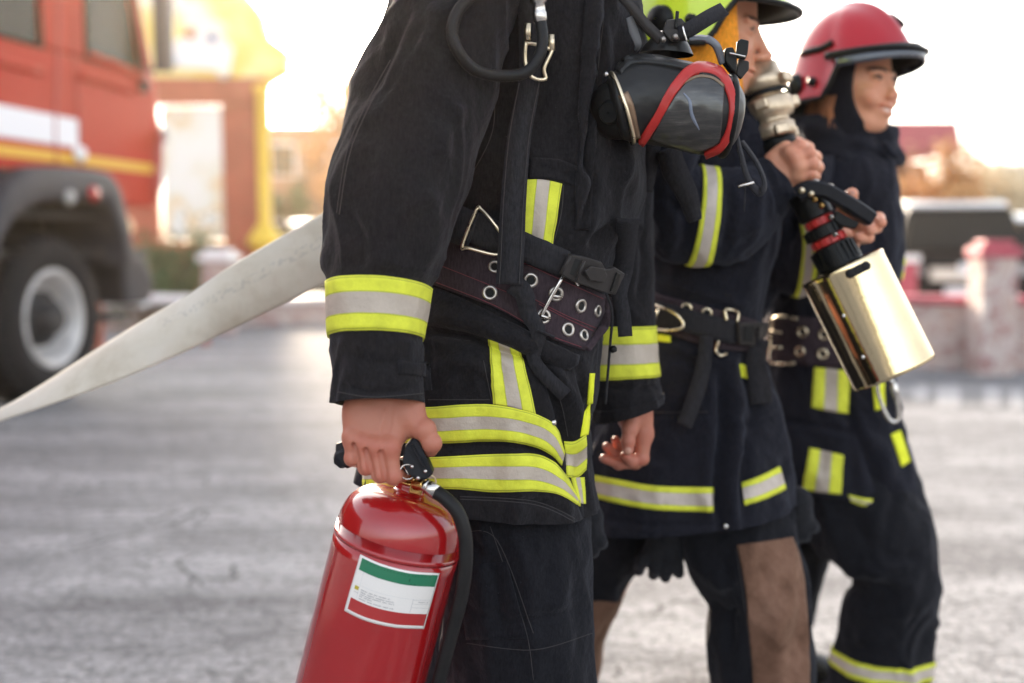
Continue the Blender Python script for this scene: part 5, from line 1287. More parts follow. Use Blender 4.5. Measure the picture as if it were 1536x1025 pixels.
# right side: hanging straps past the buckle
s4 = [fr_pt(930, 330, .020), P(936, 400, 1.70), P(929, 440, 1.69), P(935, 470, 1.685), P(938, 505, 1.685)]
strap(s4, [.034, .028, .022, .022], .003, (0, -1, 0)).build('strap_tail', M_web, bs)
MB().tube([P(909, 440, 1.62), P(918, 470, 1.66), P(915, 520, 1.69), P(911, 570, 1.70), P(908, 606, 1.70)], .0022, 8, 5).build('cord', M_web, bs)
MB().lathe([(.0001, .006), (.005, .004), (.006, -.004), (.0001, -.006)], frame(P(920, 524, 1.69), (1, 0, .3)), 12).build('cord_toggle', M_blackplastic, bs)
strap([P(975, 218, 1.80), P(966, 260, 1.80), P(958, 300, 1.79), P(955, 340, 1.75)], .022, .004).build('shoulder_strap', M_web, bs)
strap([P(905, -70, 1.66), P(925, -10, 1.66), P(960, 30, 1.68), P(990, 62, 1.69)], [.018, .016, .014], .004, (0, -1, .3)).build('shoulder_strap', M_greyplastic, bs)
# ================================================================ fire extinguisher
Ye = 1.50; cS = P(596, 812, Ye); axU = Vector((sin(radians(14.8)), .0, cos(radians(14.8)))).normalized()
ex = empty('fire_extinguisher', cS-axU*.45, 'glossy red fire extinguisher with green, white and red label, held at the left front', 'fire extinguisher')
R_ = .0885; Mx = frame(cS, axU, (0, -1, 0))
prof = [(.001, -.470), (.05, -.468), (R_-.02, -.462), (R_-.004, -.45), (R_, -.43), (R_, -.02), (R_, -.004), (R_+.0011, -.001), (R_+.0011, .0015), (R_-.0004, .0045), (R_-.0007, .016), (R_-.0022, .029), (R_-.0060, .042), (R_-.0130, .0535), (R_-.0250, .0632), (R_-.041, .0692), (R_-.0600, .0722), (.0225, .074), (.0205, .077), (.0195, .086), (.001, .086)]
# finer profile by spline
pp = [(q.x, q.y) for q in spline([Vector((a, b_, 0)) for a, b_ in prof], 3)]
body = MB().lathe(pp, Mx, 128).build('cylinder', M_extred, ex)
MB().lathe([(R_-.010, -.445), (R_+.0015, -.450), (R_+.003, -.47), (R_-.004, -.485), (.001, -.487)], Mx, 64).build('foot_ring', M_blackplastic, ex)
BE = bvh_of(body)
# label stuck on the cylinder
M_label = bpy.data.materials.new('printed_label'); M_label.use_nodes = True; t = NT(M_label)
tc = t.n('TexCoord'); uv = t.n('SeparateXYZ'); t.l(tc.outputs['UV'], uv.inputs[0]); U, Vv = uv.outputs[0], uv.outputs[1]
def inside(a, x0, x1): return t.math('MULTIPLY', t.math('GREATER_THAN', a, x0), t.math('LESS_THAN', a, x1))
nz = t.n('TexNoise', i2=300.0, i3=3.0); t.l(tc.outputs['Object'], nz.inputs[0])
white = t.mix(t.math('MULTIPLY', nz.outputs[0], .3), (.74, .70, .66), (.62, .58, .54)); c = white
inn = inside(U, .035, .985)
c = t.mix(t.math('MULTIPLY', inside(Vv, .035, .245), inn), c, (.012, .16, .075))
c = t.mix(t.math('MULTIPLY', inside(Vv, .735, .945), inn), c, (.36, .018, .018))
grey = (.34, .33, .34)
for v_ in (.50, .565, .63):
    c = t.mix(t.math('MULTIPLY', inside(Vv, v_-.002, v_+.002), inside(U, .78, .98)), c, grey)
c = t.mix(t.math('MULTIPLY', inside(Vv, .478, .482), inside(U, .05, .98)), c, (.5, .5, .5))
c = t.mix(t.math('MULTIPLY', inside(U, .772, .776), inside(Vv, .48, .73)), c, grey)
c = t.mix(t.math('MULTIPLY', inside(U, .10, .104), inside(Vv, .25, .72)), c, (.55, .55, .55))
c = t.mix(t.math('MULTIPLY', inside(U, .045, .098), inside(Vv, .51, .575)), c, (.42, .33, .02))
t.l(c, t.b.inputs['Base Color']); t.b.inputs['Roughness'].default_value = .42; t.b.inputs['Coat Weight'].default_value = .3
lt = [(540.7, 831.8), (572, 846), (615, 857), (659.3, 860)]; lb = [(516.5, 916), (548, 931), (590, 941), (635.5, 943.5)]
lab = decal(BE, lt, lb, 40, 24, .0007, .0006, puff=0).build('label', M_label, ex)
BLb = bvh_of(lab)
# small print: words made of little strokes, as illegible as on the photograph
rnd = random.Random(5)
def lab_px(u, v):
    T = resample(lt, 100); Bm = resample(lb, 100); k = min(99, int(u*100)); f = u*100-k
    a = (T[k][0]*(1-f)+T[k+1][0]*f, T[k][1]*(1-f)+T[k+1][1]*f); b_ = (Bm[k][0]*(1-f)+Bm[k+1][0]*f, Bm[k][1]*(1-f)+Bm[k+1][1]*f)
    return (a[0]*(1-v)+b_[0]*v, a[1]*(1-v)+b_[1]*v)
q = MB()
def word_line(u0, u1, v, hgt, gap=.25):
    u = u0
    while u < u1:
        L = rnd.uniform(.035, .11)
        uu = u
        while uu < min(u+L, u1):
            w_ = rnd.uniform(.004, .009); top_ = v-hgt*rnd.uniform(.35, .55); bt = v+hgt*rnd.uniform(.35, .5)
            pts_ = []
            for (a, b_) in ((uu, top_), (uu+w_*.7, top_), (uu+w_*.7, bt), (uu, bt)):
                l, n = hit(BLb, *lab_px(a, b_))
                if l is None: pts_ = None; break
                pts_.append(l+n*.00015)
            if pts_: q.add(pts_, [(0, 1, 2, 3)])
            uu += w_*1.5
        u += L+.02
for v_, a, b_ in ((.545, .13, .50), (.585, .13, .55), (.62, .13, .56), (.655, .13, .30), (.695, .13, .58)): word_line(a, b_, v_, .020)
word_line(.85, .97, .535, .02); word_line(.05, .098, .62, .012)
q.build('small_print', mat('label_ink', (.16, .15, .17), .6), lab, smooth=False)
q = MB()
def word_dots(u0, u1, v, hgt):
    u = u0
    while u < u1:
        pts_ = []
        for (a, b_) in ((u, v-hgt/2), (u+.014, v-hgt/2), (u+.014, v+hgt/2), (u, v+hgt/2)):
            l, n = hit(BLb, *lab_px(a, b_)); pts_.append((l or P(*lab_px(a, b_), 1.41))+(n or Vector((0, -1, 0)))*.00015)
        q.add(pts_, [(0, 1, 2, 3)]); u += rnd.uniform(.035, .06)
word_dots(.10, .93, .075, .018); word_dots(.66, .70, .16, .05); word_dots(.69, .76, .225, .02)
q.build('green_print', mat('label_ink_green', (.008, .07, .035), .6), lab, smooth=False)
# valve
vt = cS+axU*.086
q = MB().lathe([(.001, -.001), (.024, -.001), (.0245, .002), (.022, .005), (.0165, .006), (.0155, .012), (.0125, .014), (.0125, .026), (.001, .026)], frame(vt, axU), 40); q.build('valve', M_brass, ex)
vb = P(624, 726, 1.485)
q = MB().box(P(626, 728, 1.48), (.018, .022, .022), Matrix.Rotation(radians(15), 3, 'Y')); q.tube([P(622, 727, 1.475), P(638, 727, 1.462)], .0085, 16, 0); q.build('valve_body', M_brass, ex, bevel=.002)
# fixed carrying handle and squeeze lever (pressed black steel)
def bar(path, w, h, m_, name, parent, bev=.002, up=(0, 0, 1)):
    pts = spline(path, 6) if len(path) > 2 else [Vector(p) for p in path]; N = len(pts); rows = []
    W = w if isinstance(w, (list, tuple)) else [w, w]; Hh = h if isinstance(h, (list, tuple)) else [h, h]
    for i, p in enumerate(pts):
        tg = (pts[min(N-1, i+1)]-pts[max(0, i-1)]).normalized(); u_ = Vector(up); a = tg.cross(u_).normalized(); b_ = a.cross(tg)
        f = i/(N-1); ww = float(np.interp(f, np.linspace(0, 1, len(W)), W))/2; hh = float(np.interp(f, np.linspace(0, 1, len(Hh)), Hh))/2
        rows.append([p+a*x*ww+b_*y*hh for x, y in ((-1, -.7), (-.7, -1), (.7, -1), (1, -.7), (1, .7), (.7, 1), (-.7, 1), (-1, .7))])
    q = MB().grid(rows, closed_u=True); q.f += [tuple(range(7, -1, -1)), tuple((N-1)*8+k for k in range(8))]; q.mi += [0, 0]
    return q.build(name, m_, parent, bevel=0, auto=40)
M_hblk = mat('handle_paint', (.012, .012, .015),  .4, spec=.15, var=.2, vscale=60, bump=.12, bscale=90, bdist=.0008)
bar([P(640, 712, 1.468), P(618, 704, 1.467), P(590, 695, 1.467), P(555, 688, 1.469), P(528, 684, 1.474), P(517, 689, 1.478), P(512, 697, 1.48)], [.024, .022, .018, .018, .020, .026, .022], [.014, .014, .016, .018, .022, .028, .014], M_hblk, 'carrying_handle', ex)
bar([P(510, 664, 1.484), P(514, 676, 1.483), P(520, 692, 1.482)], [.014, .020, .022], [.010, .018, .022], M_hblk, 'lever_tip', ex, up=(1, 0, 0))
def block(name, poly, Y0, Y1, m_, parent, bev=.002):
    f = [P(x, y, Y0+(q[2] if len(q) > 2 else 0)) for q in poly for x, y in (q[:2],)]; k = [p+Vector((0, Y1-Y0, 0)) for p in f]; n = len(f)
    q = MB().add(f+k, [tuple(range(n)), tuple(range(2*n-1, n-1, -1))]+[(i, i+n, (i+1) % n+n, (i+1) % n) for i in range(n)]); return q.build(name, m_, parent, smooth=False, bevel=bev, seg=3)
lev = block('squeeze_lever', [(621, 655, .012), (628, 660, .01), (640, 688), (650, 711), (640, 720), (627, 721), (613, 713), (603, 693), (607, 671, .006)], 1.447, 1.474, M_hblk, ex, .0022)
block('lever_rib', [(616, 668, .004), (619, 667, .004), (637, 700), (634, 702)], 1.445, 1.452, M_hblk, lev, .0008)
q = MB()
for (x, y) in ((627, 717), (638, 707), (618, 700)): q.lathe([(.0001, .0025), (.002, .002), (.0028, 0), (.0028, -.004)], frame(P(x, y, 1.4455), (0, -1, 0)), 12)
q.build('rivet', M_steel, ex)
q = MB().tube([P(615+11*cos(a)-4, 708+11*sin(a), 1.447+.006*cos(a)) for a in np.linspace(.4, 5.9, 16)], .0011, 8, 3); q.tube([P(606, 700, 1.452), P(613, 713, 1.448)], .0012, 6, 0); q.build('pull_pin_ring', M_steel, ex)
q = MB().tube([P(646, 713, 1.455), P(652, 717, 1.46), P(654, 726, 1.462), P(650, 734, 1.462)], .0011, 8, 4); q.build('spring_clip', M_goldmetal, ex)
# hose with its ferrule
f0, f1 = P(637, 727, 1.462), P(655, 739, 1.455)
q = MB().lathe([(.006, 0), (.0095, .001), (.0095, .004), (.0085, .005), (.0102, .007), (.0102, (f1-f0).length), (.006, (f1-f0).length)], frame(f0, f1-f0), 28); q.build('hose_ferrule', M_steel, ex)
hp = [P(652, 737, 1.456), P(668, 748, 1.448), P(686, 768, 1.442), P(697, 800, 1.44), P(699, 840, 1.44), P(693, 890, 1.445), P(680, 940, 1.45), P(664, 1000, 1.455), P(650, 1060, 1.46), P(634, 1130, 1.468), P(618, 1190, 1.475)]
q = MB().tube(hp, .0096, 20, 8); q.build('discharge_hose', M_hoserub, ex)
q = MB().lathe([(.0098, 0), (.013, .004), (.013, .03), (.018, .07), (.022, .10), (.020, .10), (.001, .06)], frame(hp[-1], hp[-1]-hp[-2]), 24); q.build('nozzle', M_blackplastic, ex)
# ================================================================ gas mask hanging at the chest
mk = empty('gas_mask', P(1010, 235, 1.62), 'black full face gas mask with red sealing ring hanging at the nearest firefighter\'s chest', 'gas mask')
Ym = 1.62
mkL = Loft([dict(L=(908, 140), R=(922, 190), Y=Ym-.02, t=.012), dict(L=(912, 118), R=(932, 208), Y=Ym-.02, t=.035), dict(L=(926, 104), R=(950, 214), Y=Ym-.01, t=.047), dict(L=(956, 88), R=(975, 217), Y=Ym, t=.055), dict(L=(1000, 88), R=(1008, 223), Y=Ym, t=.060),
    dict(L=(1045, 98), R=(1046, 231), Y=Ym, t=.062), dict(L=(1084, 111), R=(1074, 234), Y=Ym, t=.060), dict(L=(1100, 121), R=(1088, 229), Y=Ym, t=.056), dict(L=(1113, 140), R=(1100, 216), Y=Ym, t=.040), dict(L=(1115, 160), R=(1108, 200), Y=Ym, t=.02)],
    lambda p, u, v: .0015*noise.noise(Vector((p.x*20, p.y*20, p.z*20)))+.0006*noise.noise(Vector((p.x*90, p.y*90, p.z*90))))
M_mask = mat('mask_rubber', (.012, .0115, .0115), .4, spec=.4, var=.25, vscale=25, bump=.2, bscale=150, bdist=.0006)
mq = mkL.mesh(100, 90); n_ = 100
mq.f += [tuple(range(n_-1, -1, -1)), tuple(len(mq.v)-n_+k for k in range(n_))]; mq.mi += [0, 0]
mb_ = mq.build('face_piece', M_mask, mk); BM = bvh_of(mb_)
red = [(961, 213), (985, 178), (1008, 138), (1030, 113), (1048, 105), (1070, 108), (1086, 122), (1097, 147), (1098, 175), (1091, 202), (1077, 221), (1058, 231)]
q = ribbon(BM, red, [9, 12, 13, 14, 15, 14, 11, 10, 10, 9, 7], 80, off=.006, thick=.008, ny=5); q.build('sealing_ring', M_redrub, mk)
M_visorg = bpy.data.materials.new('scratched_visor'); M_visorg.use_nodes = True; t = NT(M_visorg); tc = t.n('TexCoord'); mp = t.n('Mapping'); mp.inputs['Scale'].default_value = (30, 30, 220); mp.inputs['Rotation'].default_value = (.2, .3, 0); t.l(tc.outputs['Object'], mp.inputs[0])
n1 = t.n('TexNoise', i2=1.0, i3=7.0, i4=.7); t.l(mp.outputs[0], n1.inputs[0]); t.l(t.ramp(n1.outputs[0], [(.45, (.022, .021, .02)), (.62, (.05, .045, .04)), (.74, (.12, .11, .10))]), t.b.inputs['Base Color']); t.b.inputs['Roughness'].default_value = .3; t.b.inputs['Coat Weight'].default_value = .6; t.b.inputs['Coat Roughness'].default_value = .12
decal(BM, [(1006, 155), (1030, 124), (1062, 114), (1086, 132)], [(975, 206), (1010, 219), (1046, 228), (1080, 212)], 36, 30, .0035, .004, puff=.001).build('visor_pane', M_visorg, mk)
ribbon(BM, [(1025, 141), (1034, 152), (1038, 172), (1049, 193)], [2, 5, 5, 1.5], 20, off=.0048, thick=.0012, ny=2).build('scratch', mat('scratch', (.16, .18, .23), .3), mk)
ribbon(BM, [(1012, 135), (1040, 119), (1066, 119), (1084, 132)], 3.5, 24, off=.0046, thick=.001, ny=2).build('visor_edge', mat('worn_brown', (.2, .14, .09), .5), mk)
ribbon(BM, [(928, 108), (945, 92), (985, 92), (1040, 104), (1098, 124)], 11, 40, off=.004, thick=.006, ny=3).build('body_ridge', M_mask, mk)
# round rim at the right, clamp ring and filter at the left
def elring(name, c0, c1, Y, t_, r, m_, parent=mk, a0=0, a1=2*pi, n=40):
    A, B = P(*c0, Y), P(*c1, Y); c = (A+B)/2; a = (B-A)/2; b_ = Vector((0, t_, 0))
    full = abs(a1-a0-2*pi) < 1e-6
    return MB().tube([c+a*cos(x)+b_*sin(x) for x in np.linspace(a0, a1, n, endpoint=not full)], r, 12, 0, closed=full).build(name, m_, parent)
elring('outer_rim', (1096, 117), (1084, 232), Ym, .060, .006, M_blackplastic)
elring('clamp_ring', (916, 110), (950, 215), Ym-.022, .044, .003, M_goldmetal)
q = MB().lathe([(.001, .028), (.014, .028), (.018, .02), (.030, .016), (.040, .008), (.042, -.002), (.038, -.02)], frame(P(924, 166, Ym-.02), P(905, 172, Ym-.06)-P(935, 163, Ym)), 40); q.build('exhale_valve', M_blackplastic, mk, auto=40)
ribbon(BM, [(934, 142), (943, 160), (948, 180), (953, 205)], [16, 14, 12, 14], 20, off=.005, thick=.006, ny=3).build('valve_bracket', mat('bronze_plate', (.20, .13, .085), .35, .7, var=.2, vscale=50), mk)
MB().lathe([(.0001, .004), (.003, .003), (.004, 0), (.003, -.004)], frame(P(909, 112, Ym-.045), (0, -1, 0)), 14).build('screw', M_steel, mk)
# top of the mask: rubber cup, head straps, buckles
q = Loft([dict(L=(958, 80), R=(1040, 84), Y=Ym+.03, t=.035), dict(L=(968, 66), R=(1034, 70), Y=Ym+.03, t=.033), dict(L=(980, 54), R=(1026, 58), Y=Ym+.03, t=.026), dict(L=(990, 47), R=(1018, 50), Y=Ym+.03, t=.012)], None).mesh(50, 30); q.f.append(tuple(len(q.v)-50+k for k in range(50))); q.mi.append(0); q.build('chin_cup', M_mask, mk)
strap([P(1086, 14, 1.630), P(1062, 27, 1.610), P(1036, 43, 1.600), P(1018, 50, 1.600)], [.021, .022, .022, .018], .004, (0, -1, .2)).build('head_strap', M_web, mk)
strap([P(926, -12, 1.570), P(948, 12, 1.580), P(970, 38, 1.590), P(992, 60, 1.600)], [.014, .013, .014, .016], .004, (0, -1, .2)).build('head_strap', M_greyplastic, mk)
strap([P(944, 26, 1.590), P(950, 46, 1.595), P(957, 66, 1.600), P(954, 76, 1.610)], [.009, .013, .010, .004], .004, (0, -1, .2)).build('head_strap', mat('grey_strap', (.12, .12, .125), .6), mk)
strap([P(1034, 58, 1.600), P(1058, 58, 1.595), P(1075, 70, 1.600), P(1083, 96, 1.610)], [.012, .013, .013, .008], .004, [(0, -.6, .8), (0, -.8, .6), (.4, -.9, .2)]).build('head_strap', mat('shiny_strap', (.10, .105, .12), .3), mk)
block('strap_buckle', [(1000, 30), (1022, 27), (1038, 44), (1034, 60), (1006, 62), (994, 48)], 1.600, 1.610, M_greyplastic, mk)
block('strap_tab', [(1014, 16), (1019, 17), (1017, 42), (1012, 42)], 1.595, 1.600, M_blackplastic, mk, .001)
MB().tube([P(1024, 40, 1.588), P(1027, 52, 1.586), P(1030, 62, 1.588)], .0016, 8, 4).build('wire_clip', M_steel, mk)
for x, y in ((995, 59), (1013, 55)): MB().lathe([(.0001, .003), (.0035, .002), (.0045, -.003)], frame(P(x, y, 1.592), (0, -1, .1)), 14).build('rivet', M_nickel, mk)
block('strap_tab', [(1106, 62), (1112, 58), (1124, 61), (1122, 80), (1118, 90), (1104, 86)], 1.610, 1.618, M_blackplastic, mk, .002)
block('strap_tab', [(1108, 88), (1124, 92), (1124, 104), (1112, 119), (1104, 112)], 1.622, 1.630, M_greyplastic, mk, .002)
block('buckle_block', [(1088, 72), (1100, 70), (1106, 84), (1106, 104), (1104, 112), (1096, 104), (1087, 92)], 1.610, 1.635, M_blackplastic, mk, .003)
MB().tube([P(1094, 80, 1.605), P(1104, 82, 1.600), P(1118, 85, 1.602)], .0014, 8, 4).build('wire_clip', M_steel, mk)
# loops hanging under it
strap([P(1104, 200, 1.630), P(1112, 235, 1.620), P(1122, 268, 1.620), P(1138, 288, 1.625), P(1147, 276, 1.630), P(1136, 246, 1.640), P(1112, 212, 1.650)], .014, .0028, (.8, -.6, 0), 8).build('strap_loop', M_web, mk)
MB().tube([P(1107, 280, 1.610), P(1131, 274, 1.610)], .0022, 8, 0).build('loop_pin', M_steel, mk)
MB().tube([P(1118, 278, 1.620), P(1117, 300, 1.620), P(1116, 318, 1.620)], .0012, 6, 3).build('cord', M_web, mk)
strap([P(1002, 224, 1.78), P(1012, 256, 1.79), P(1030, 290, 1.80), P(1042, 330, 1.82)], [.036, .04, .034, .022], .012, (0, -1, 0)).build('lower_strap', M_web, mk)
strap([P(978, 214, 1.79), P(974, 250, 1.79), P(968, 288, 1.79)], [.030, .026, .022], .008, (0, -1, 0)).build('lower_strap', M_web, mk)
# ================================================================ second firefighter, hose on his shoulder
m2 = empty('person', (P(1040, 365, 2.25).x, 2.25, 0), 'middle firefighter under a lime helmet, dark coat and brown knee panels, holding the chrome nozzle', 'person')
cr2 = [([(1078, 560), (1082, 640), (1074, 720), (1080, 805)], -.016, 7), ([(1100, 545), (1104, 640), (1100, 720), (1098, 800)], .012, 10), ([(1064, 560), (1062, 660), (1060, 800)], .008, 10),
       ([(1120, 560), (1128, 620), (1116, 690), (1112, 790)], -.010, 9), ([(1130, 590), (1160, 620), (1175, 690)], .008, 16), ([(1100, 620), (1130, 640), (1150, 625)], -.005, 7),
       ([(990, 560), (1000, 640), (985, 700)], -.004, 14), ([(985, 420), (1050, 440), (1120, 460)], .004, 8), ([(1000, 520), (1060, 540), (1100, 545)], .006, 8), ([(930, 610), (990, 622), (1060, 620)], -.003, 5), ([(895, 775), (980, 788), (1070, 785)], -.003, 4)]
c2r = rings([(92, 1022, 1080, 2.22, .06), (122, 985, 1108, 2.24, .13), (160, 964, 1138, 2.25, .18), (205, 958, 1162, 2.25, .185), (255, 956, 1170, 2.24, .175), (340, 958, 1162, 2.23, .17), (420, 960, 1146, 2.22, .16), (470, 958, 1136, 2.22, .153, 6), (510, 954, 1134, 2.22, .155, 8), (560, 925, 1142, 2.22, .165, 4),
    (620, 895, 1154, 2.22, .172), (690, 872, 1168, 2.22, .178, -6), (750, 866, 1180, 2.22, .182, -12), (802, 860, 1188, 2.22, .185, -18)])
for q in c2r: q['e'] = .88
c2L = Loft(c2r, cloth_disp(cr2, .009, (8, 8, 3), 41, .0045, (22, 22, 10), mask=lambda v: .4+.6*(1-sm(5.2, 6, v)*sm(8.8, 8, v))))
coat2 = c2L.mesh(180, 220).build('coat', M_coat2, m2); md = coat2.modifiers.new('t', 'SOLIDIFY'); md.thickness = .004; md.offset = -1
B2 = bvh_of(coat2)
st2 = lambda a, b_, m_=M_stripe2, nx=40, ny=8: decal(B2, a, b_, nx, ny, .003, .003).build('reflective_stripe', m_, coat2)
st2([(876, 710), (930, 720), (985, 729), (1068, 731)], [(884, 745), (930, 756), (985, 765), (1069, 768)])
st2([(1112, 724), (1140, 714), (1168, 700)], [(1117, 759), (1146, 749), (1178, 734)])
decal(B2, [(974, 500), (1006, 504)], [(974, 511), (1006, 514)], 10, 3, .003, .003).build('reflective_stripe', M_lime, coat2)
decal(B2, [(1109, 546), (1121, 549)], [(1112, 566), (1124, 570)], 6, 6, .003, .003).build('reflective_stripe', M_lime, coat2)
l, n = hit(B2, 1089, 789); MB().lathe([(.0001, .004), (.004, .003), (.006, .0), (.006, -.003)], frame(l+n*.003, n), 16).build('snap_button', M_steel, coat2)
seam(B2, [(892, 606), (960, 618), (1062, 618)], .0008).build('seam', M_thread, coat2)
# right sleeve: over the shoulder, down to the elbow, forearm up to the grip
sl2r = Loft([dict(L=(970, 110), R=(1062, 100), Y=2.12, t=.05), dict(L=(952, 150), R=(1068, 130), Y=2.09, t=.08), dict(L=(950, 210), R=(1062, 175), Y=2.07, t=.085), dict(L=(958, 300), R=(1052, 215), Y=2.055, t=.085), dict(L=(978, 380), R=(1040, 240), Y=2.045, t=.085),
    dict(L=(1028, 396), R=(1049, 250), Y=2.04, t=.082), dict(L=(1062, 398), R=(1076, 254), Y=2.035, t=.078), dict(L=(1110, 390), R=(1105, 250), Y=2.04, t=.074), dict(L=(1150, 362), R=(1128, 244), Y=2.05, t=.068), dict(L=(1178, 330), R=(1142, 240), Y=2.06, t=.06), dict(L=(1196, 302), R=(1150, 238), Y=2.065, t=.052)],
    cloth_disp([([(1000, 300), (1030, 330), (1020, 380)], -.007, 9), ([(1090, 270), (1095, 320), (1085, 380)], -.006, 9), ([(1120, 260), (1140, 300), (1130, 360)], .006, 10), ([(1150, 250), (1165, 290), (1175, 330)], -.005, 6)], .006, (10, 10, 6), 44, .003, (24, 24, 14), mask=lambda v: .4+.6*(1-sm(4.6, 5, v)*sm(6.4, 6, v))))
s2r = sl2r.mesh(110, 160, hem=.008).build('sleeve', M_coat2, coat2)
sl2r.band(5.02, 6.0, .003).build('reflective_stripe', M_stripe2, coat2)
sl2l = Loft([dict(L=(1070, 160), R=(1125, 170), Y=2.38, t=.06), dict(L=(1085, 205), R=(1160, 222), Y=2.42, t=.07), dict(L=(1105, 290), R=(1190, 285), Y=2.44, t=.07), dict(L=(1135, 400), R=(1200, 330), Y=2.42, t=.068), dict(L=(1178, 440), R=(1192, 318), Y=2.38, t=.070), dict(L=(1216, 434), R=(1214, 312), Y=2.33, t=.068), dict(L=(1240, 410), R=(1232, 314), Y=2.29, t=.060), dict(L=(1264, 392), R=(1250, 314), Y=2.25, t=.052)],
    cloth_disp(None, .006, (10, 10, 6), 47, .003, (24, 24, 14)))
s2l = sl2l.mesh(90, 110, hem=.006).build('sleeve', M_coat2, coat2); sl2l.band(4.25, 5.0, .003).build('reflective_stripe', M_stripe2, coat2)
q = MB().tube([P(1050+42*cos(a), 108-10*sin(a), 2.20+.06*sin(a)) for a in np.linspace(0, 2*pi, 20, endpoint=False)], .03, 10, 3, closed=True); q.build('collar', M_coat2, coat2)
# trousers
l2f = Loft([dict(L=(960, 700), R=(1170, 700), Y=2.22, t=.11), dict(L=(1000, 780), R=(1185, 770), Y=2.20, t=.115), dict(L=(1024, 830), R=(1196, 815), Y=2.18, t=.11), dict(L=(1045, 870), R=(1205, 860), Y=2.17, t=.105), dict(L=(1062, 910), R=(1212, 905), Y=2.16, t=.10), dict(L=(1064, 960), R=(1216, 955), Y=2.16, t=.095), dict(L=(1072, 1030), R=(1218, 1030), Y=2.16, t=.09), dict(L=(1080, 1120), R=(1205, 1120), Y=2.17, t=.08), dict(L=(1085, 1185), R=(1195, 1185), Y=2.17, t=.075)],
    cloth_disp([([(1060, 900), (1085, 925), (1100, 915)], -.008, 8), ([(1058, 860), (1080, 880), (1100, 870)], .006, 10), ([(1085, 830), (1095, 900), (1090, 1000)], -.006, 9), ([(1130, 850), (1170, 880), (1200, 870)], -.003, 10), ([(1140, 960), (1180, 985), (1212, 975)], -.003, 9)], .010, (9, 9, 5), 51, .004, (22, 22, 12)))
tr2 = l2f.mesh(110, 140).build('trousers', M_trouser, m2)
l2b = Loft([dict(L=(905, 720), R=(1080, 740), Y=2.32, t=.10), dict(L=(866, 780), R=(1010, 800), Y=2.34, t=.11), dict(L=(852, 830), R=(960, 850), Y=2.36, t=.10), dict(L=(840, 870), R=(938, 885), Y=2.38, t=.095), dict(L=(822, 920), R=(920, 925), Y=2.40, t=.09), dict(L=(808, 970), R=(900, 975), Y=2.42, t=.085), dict(L=(795, 1030), R=(890, 1030), Y=2.44, t=.08), dict(L=(770, 1090), R=(860, 1100), Y=2.46, t=.075)],
    cloth_disp(None, .006, (9, 9, 5), 53, .003, (22, 22, 12)))
l2b.mesh(80, 100).build('trouser_leg', M_trouser, tr2)
l2b.band(3.05, 6.6, .004, nv=20).build('leather_panel', M_leather, tr2)
BT2 = bvh_of(tr2)
decal(BT2, [(1106, 818), (1120, 900), (1133, 1060)], [(1188, 806), (1202, 850), (1209, 905), (1213, 960), (1214, 1060)], 60, 26, .003, .005, puff=.002).build('leather_panel', M_leather, tr2)
seam(BT2, [(1104, 822), (1116, 900), (1130, 1020)], .0008).build('seam', M_thread, tr2)
hp_ = hit(BT2, 1150, 900)[0]
c = P(1140, 1215, 2.17); boot(m2, (c.x, 2.17, 0), (1, -.3, 0), M_bootm); c = P(800, 1120, 2.47); boot(m2, (c.x, 2.47, 0), (1, -.2, 0), M_bootm)
# belt
b2 = decal(B2, [(955, 432), (1006, 446), (1082, 466), (1132, 480)], [(955, 488), (1006, 502), (1060, 520), (1128, 530)], 50, 8, .006, .006, puff=0).build('belt', M_belt, m2)
BB2 = bvh_of(b2)
for x, y in ((1030, 463), (1060, 470)): eyelet(b2, BB2, x, y, 9, .002, M_goldmetal)
o2 = lambda x, y, off: onb(x, y, off, BB2 if hit(BB2, x, y)[0] is not None else B2)
MB().tube([o2(1088, 481, .012), o2(1085, 462, .014), o2(1095, 458, .014), o2(1104, 466, .012), o2(1102, 482, .01)], .003, 10, 5).build('buckle', M_goldmetal, b2)
MB().tube([o2(1077, 512, .012), o2(1073, 530, .014), o2(1080, 539, .012), o2(1088, 536, .01)], .003, 10, 5).build('buckle', M_goldmetal, b2)
# his own harness pieces
bs2 = empty('breathing_set_harness', P(1050, 500, 2.05), 'black waist straps and buckle over the middle firefighter\'s belt', 'harness')
ribbon(B2, [(960, 464), (1000, 472), (1050, 487), (1100, 500)], 36, 30, .016, .005).build('waist_strap', M_web, bs2)
MB().tube([o2(978, 453, .02), o2(1000, 459, .022), o2(1018, 468, .022), o2(1027, 480, .022), o2(1024, 494, .022), o2(1008, 498, .022), o2(989, 495, .022), o2(978, 490, .02)], .003, 10, 4).build('triangle_ring', M_goldmetal, bs2)
MB().tube([o2(1000, 460, .022), o2(989, 494, .022)], .003, 10, 0).build('ring_bar', M_goldmetal, bs2)
plate('release_buckle', [(1100, 481), (1131, 480), (1128, 500), (1120, 521), (1097, 518)], .010, .022, B2, M_greyplastic, bs2)
plate('buckle_slot', [(1104, 487), (1111, 486), (1108, 512), (1101, 512)], .0015, .032, B2, M_dark, bs2, .0004)
plate('buckle_slot', [(1116, 488), (1125, 487), (1122, 502), (1115, 512)], .003, .031, B2, M_greyplastic, bs2, .0004)
strap([o2(1056, 504, .024), o2(1050, 540, .02), o2(1040, 590, .02), o2(1028, 638, .024)], [.024, .028, .030, .029], .003, (0, -1, 0)).build('strap_tail', M_web, bs2)
strap([o2(1122, 506, .03), P(1134, 540, 2.06), P(1139, 575, 2.06), P(1142, 606, 2.06)], [.03, .036, .040, .042], .003, (0, -1, 0)).build('strap_tail', M_web, bs2)
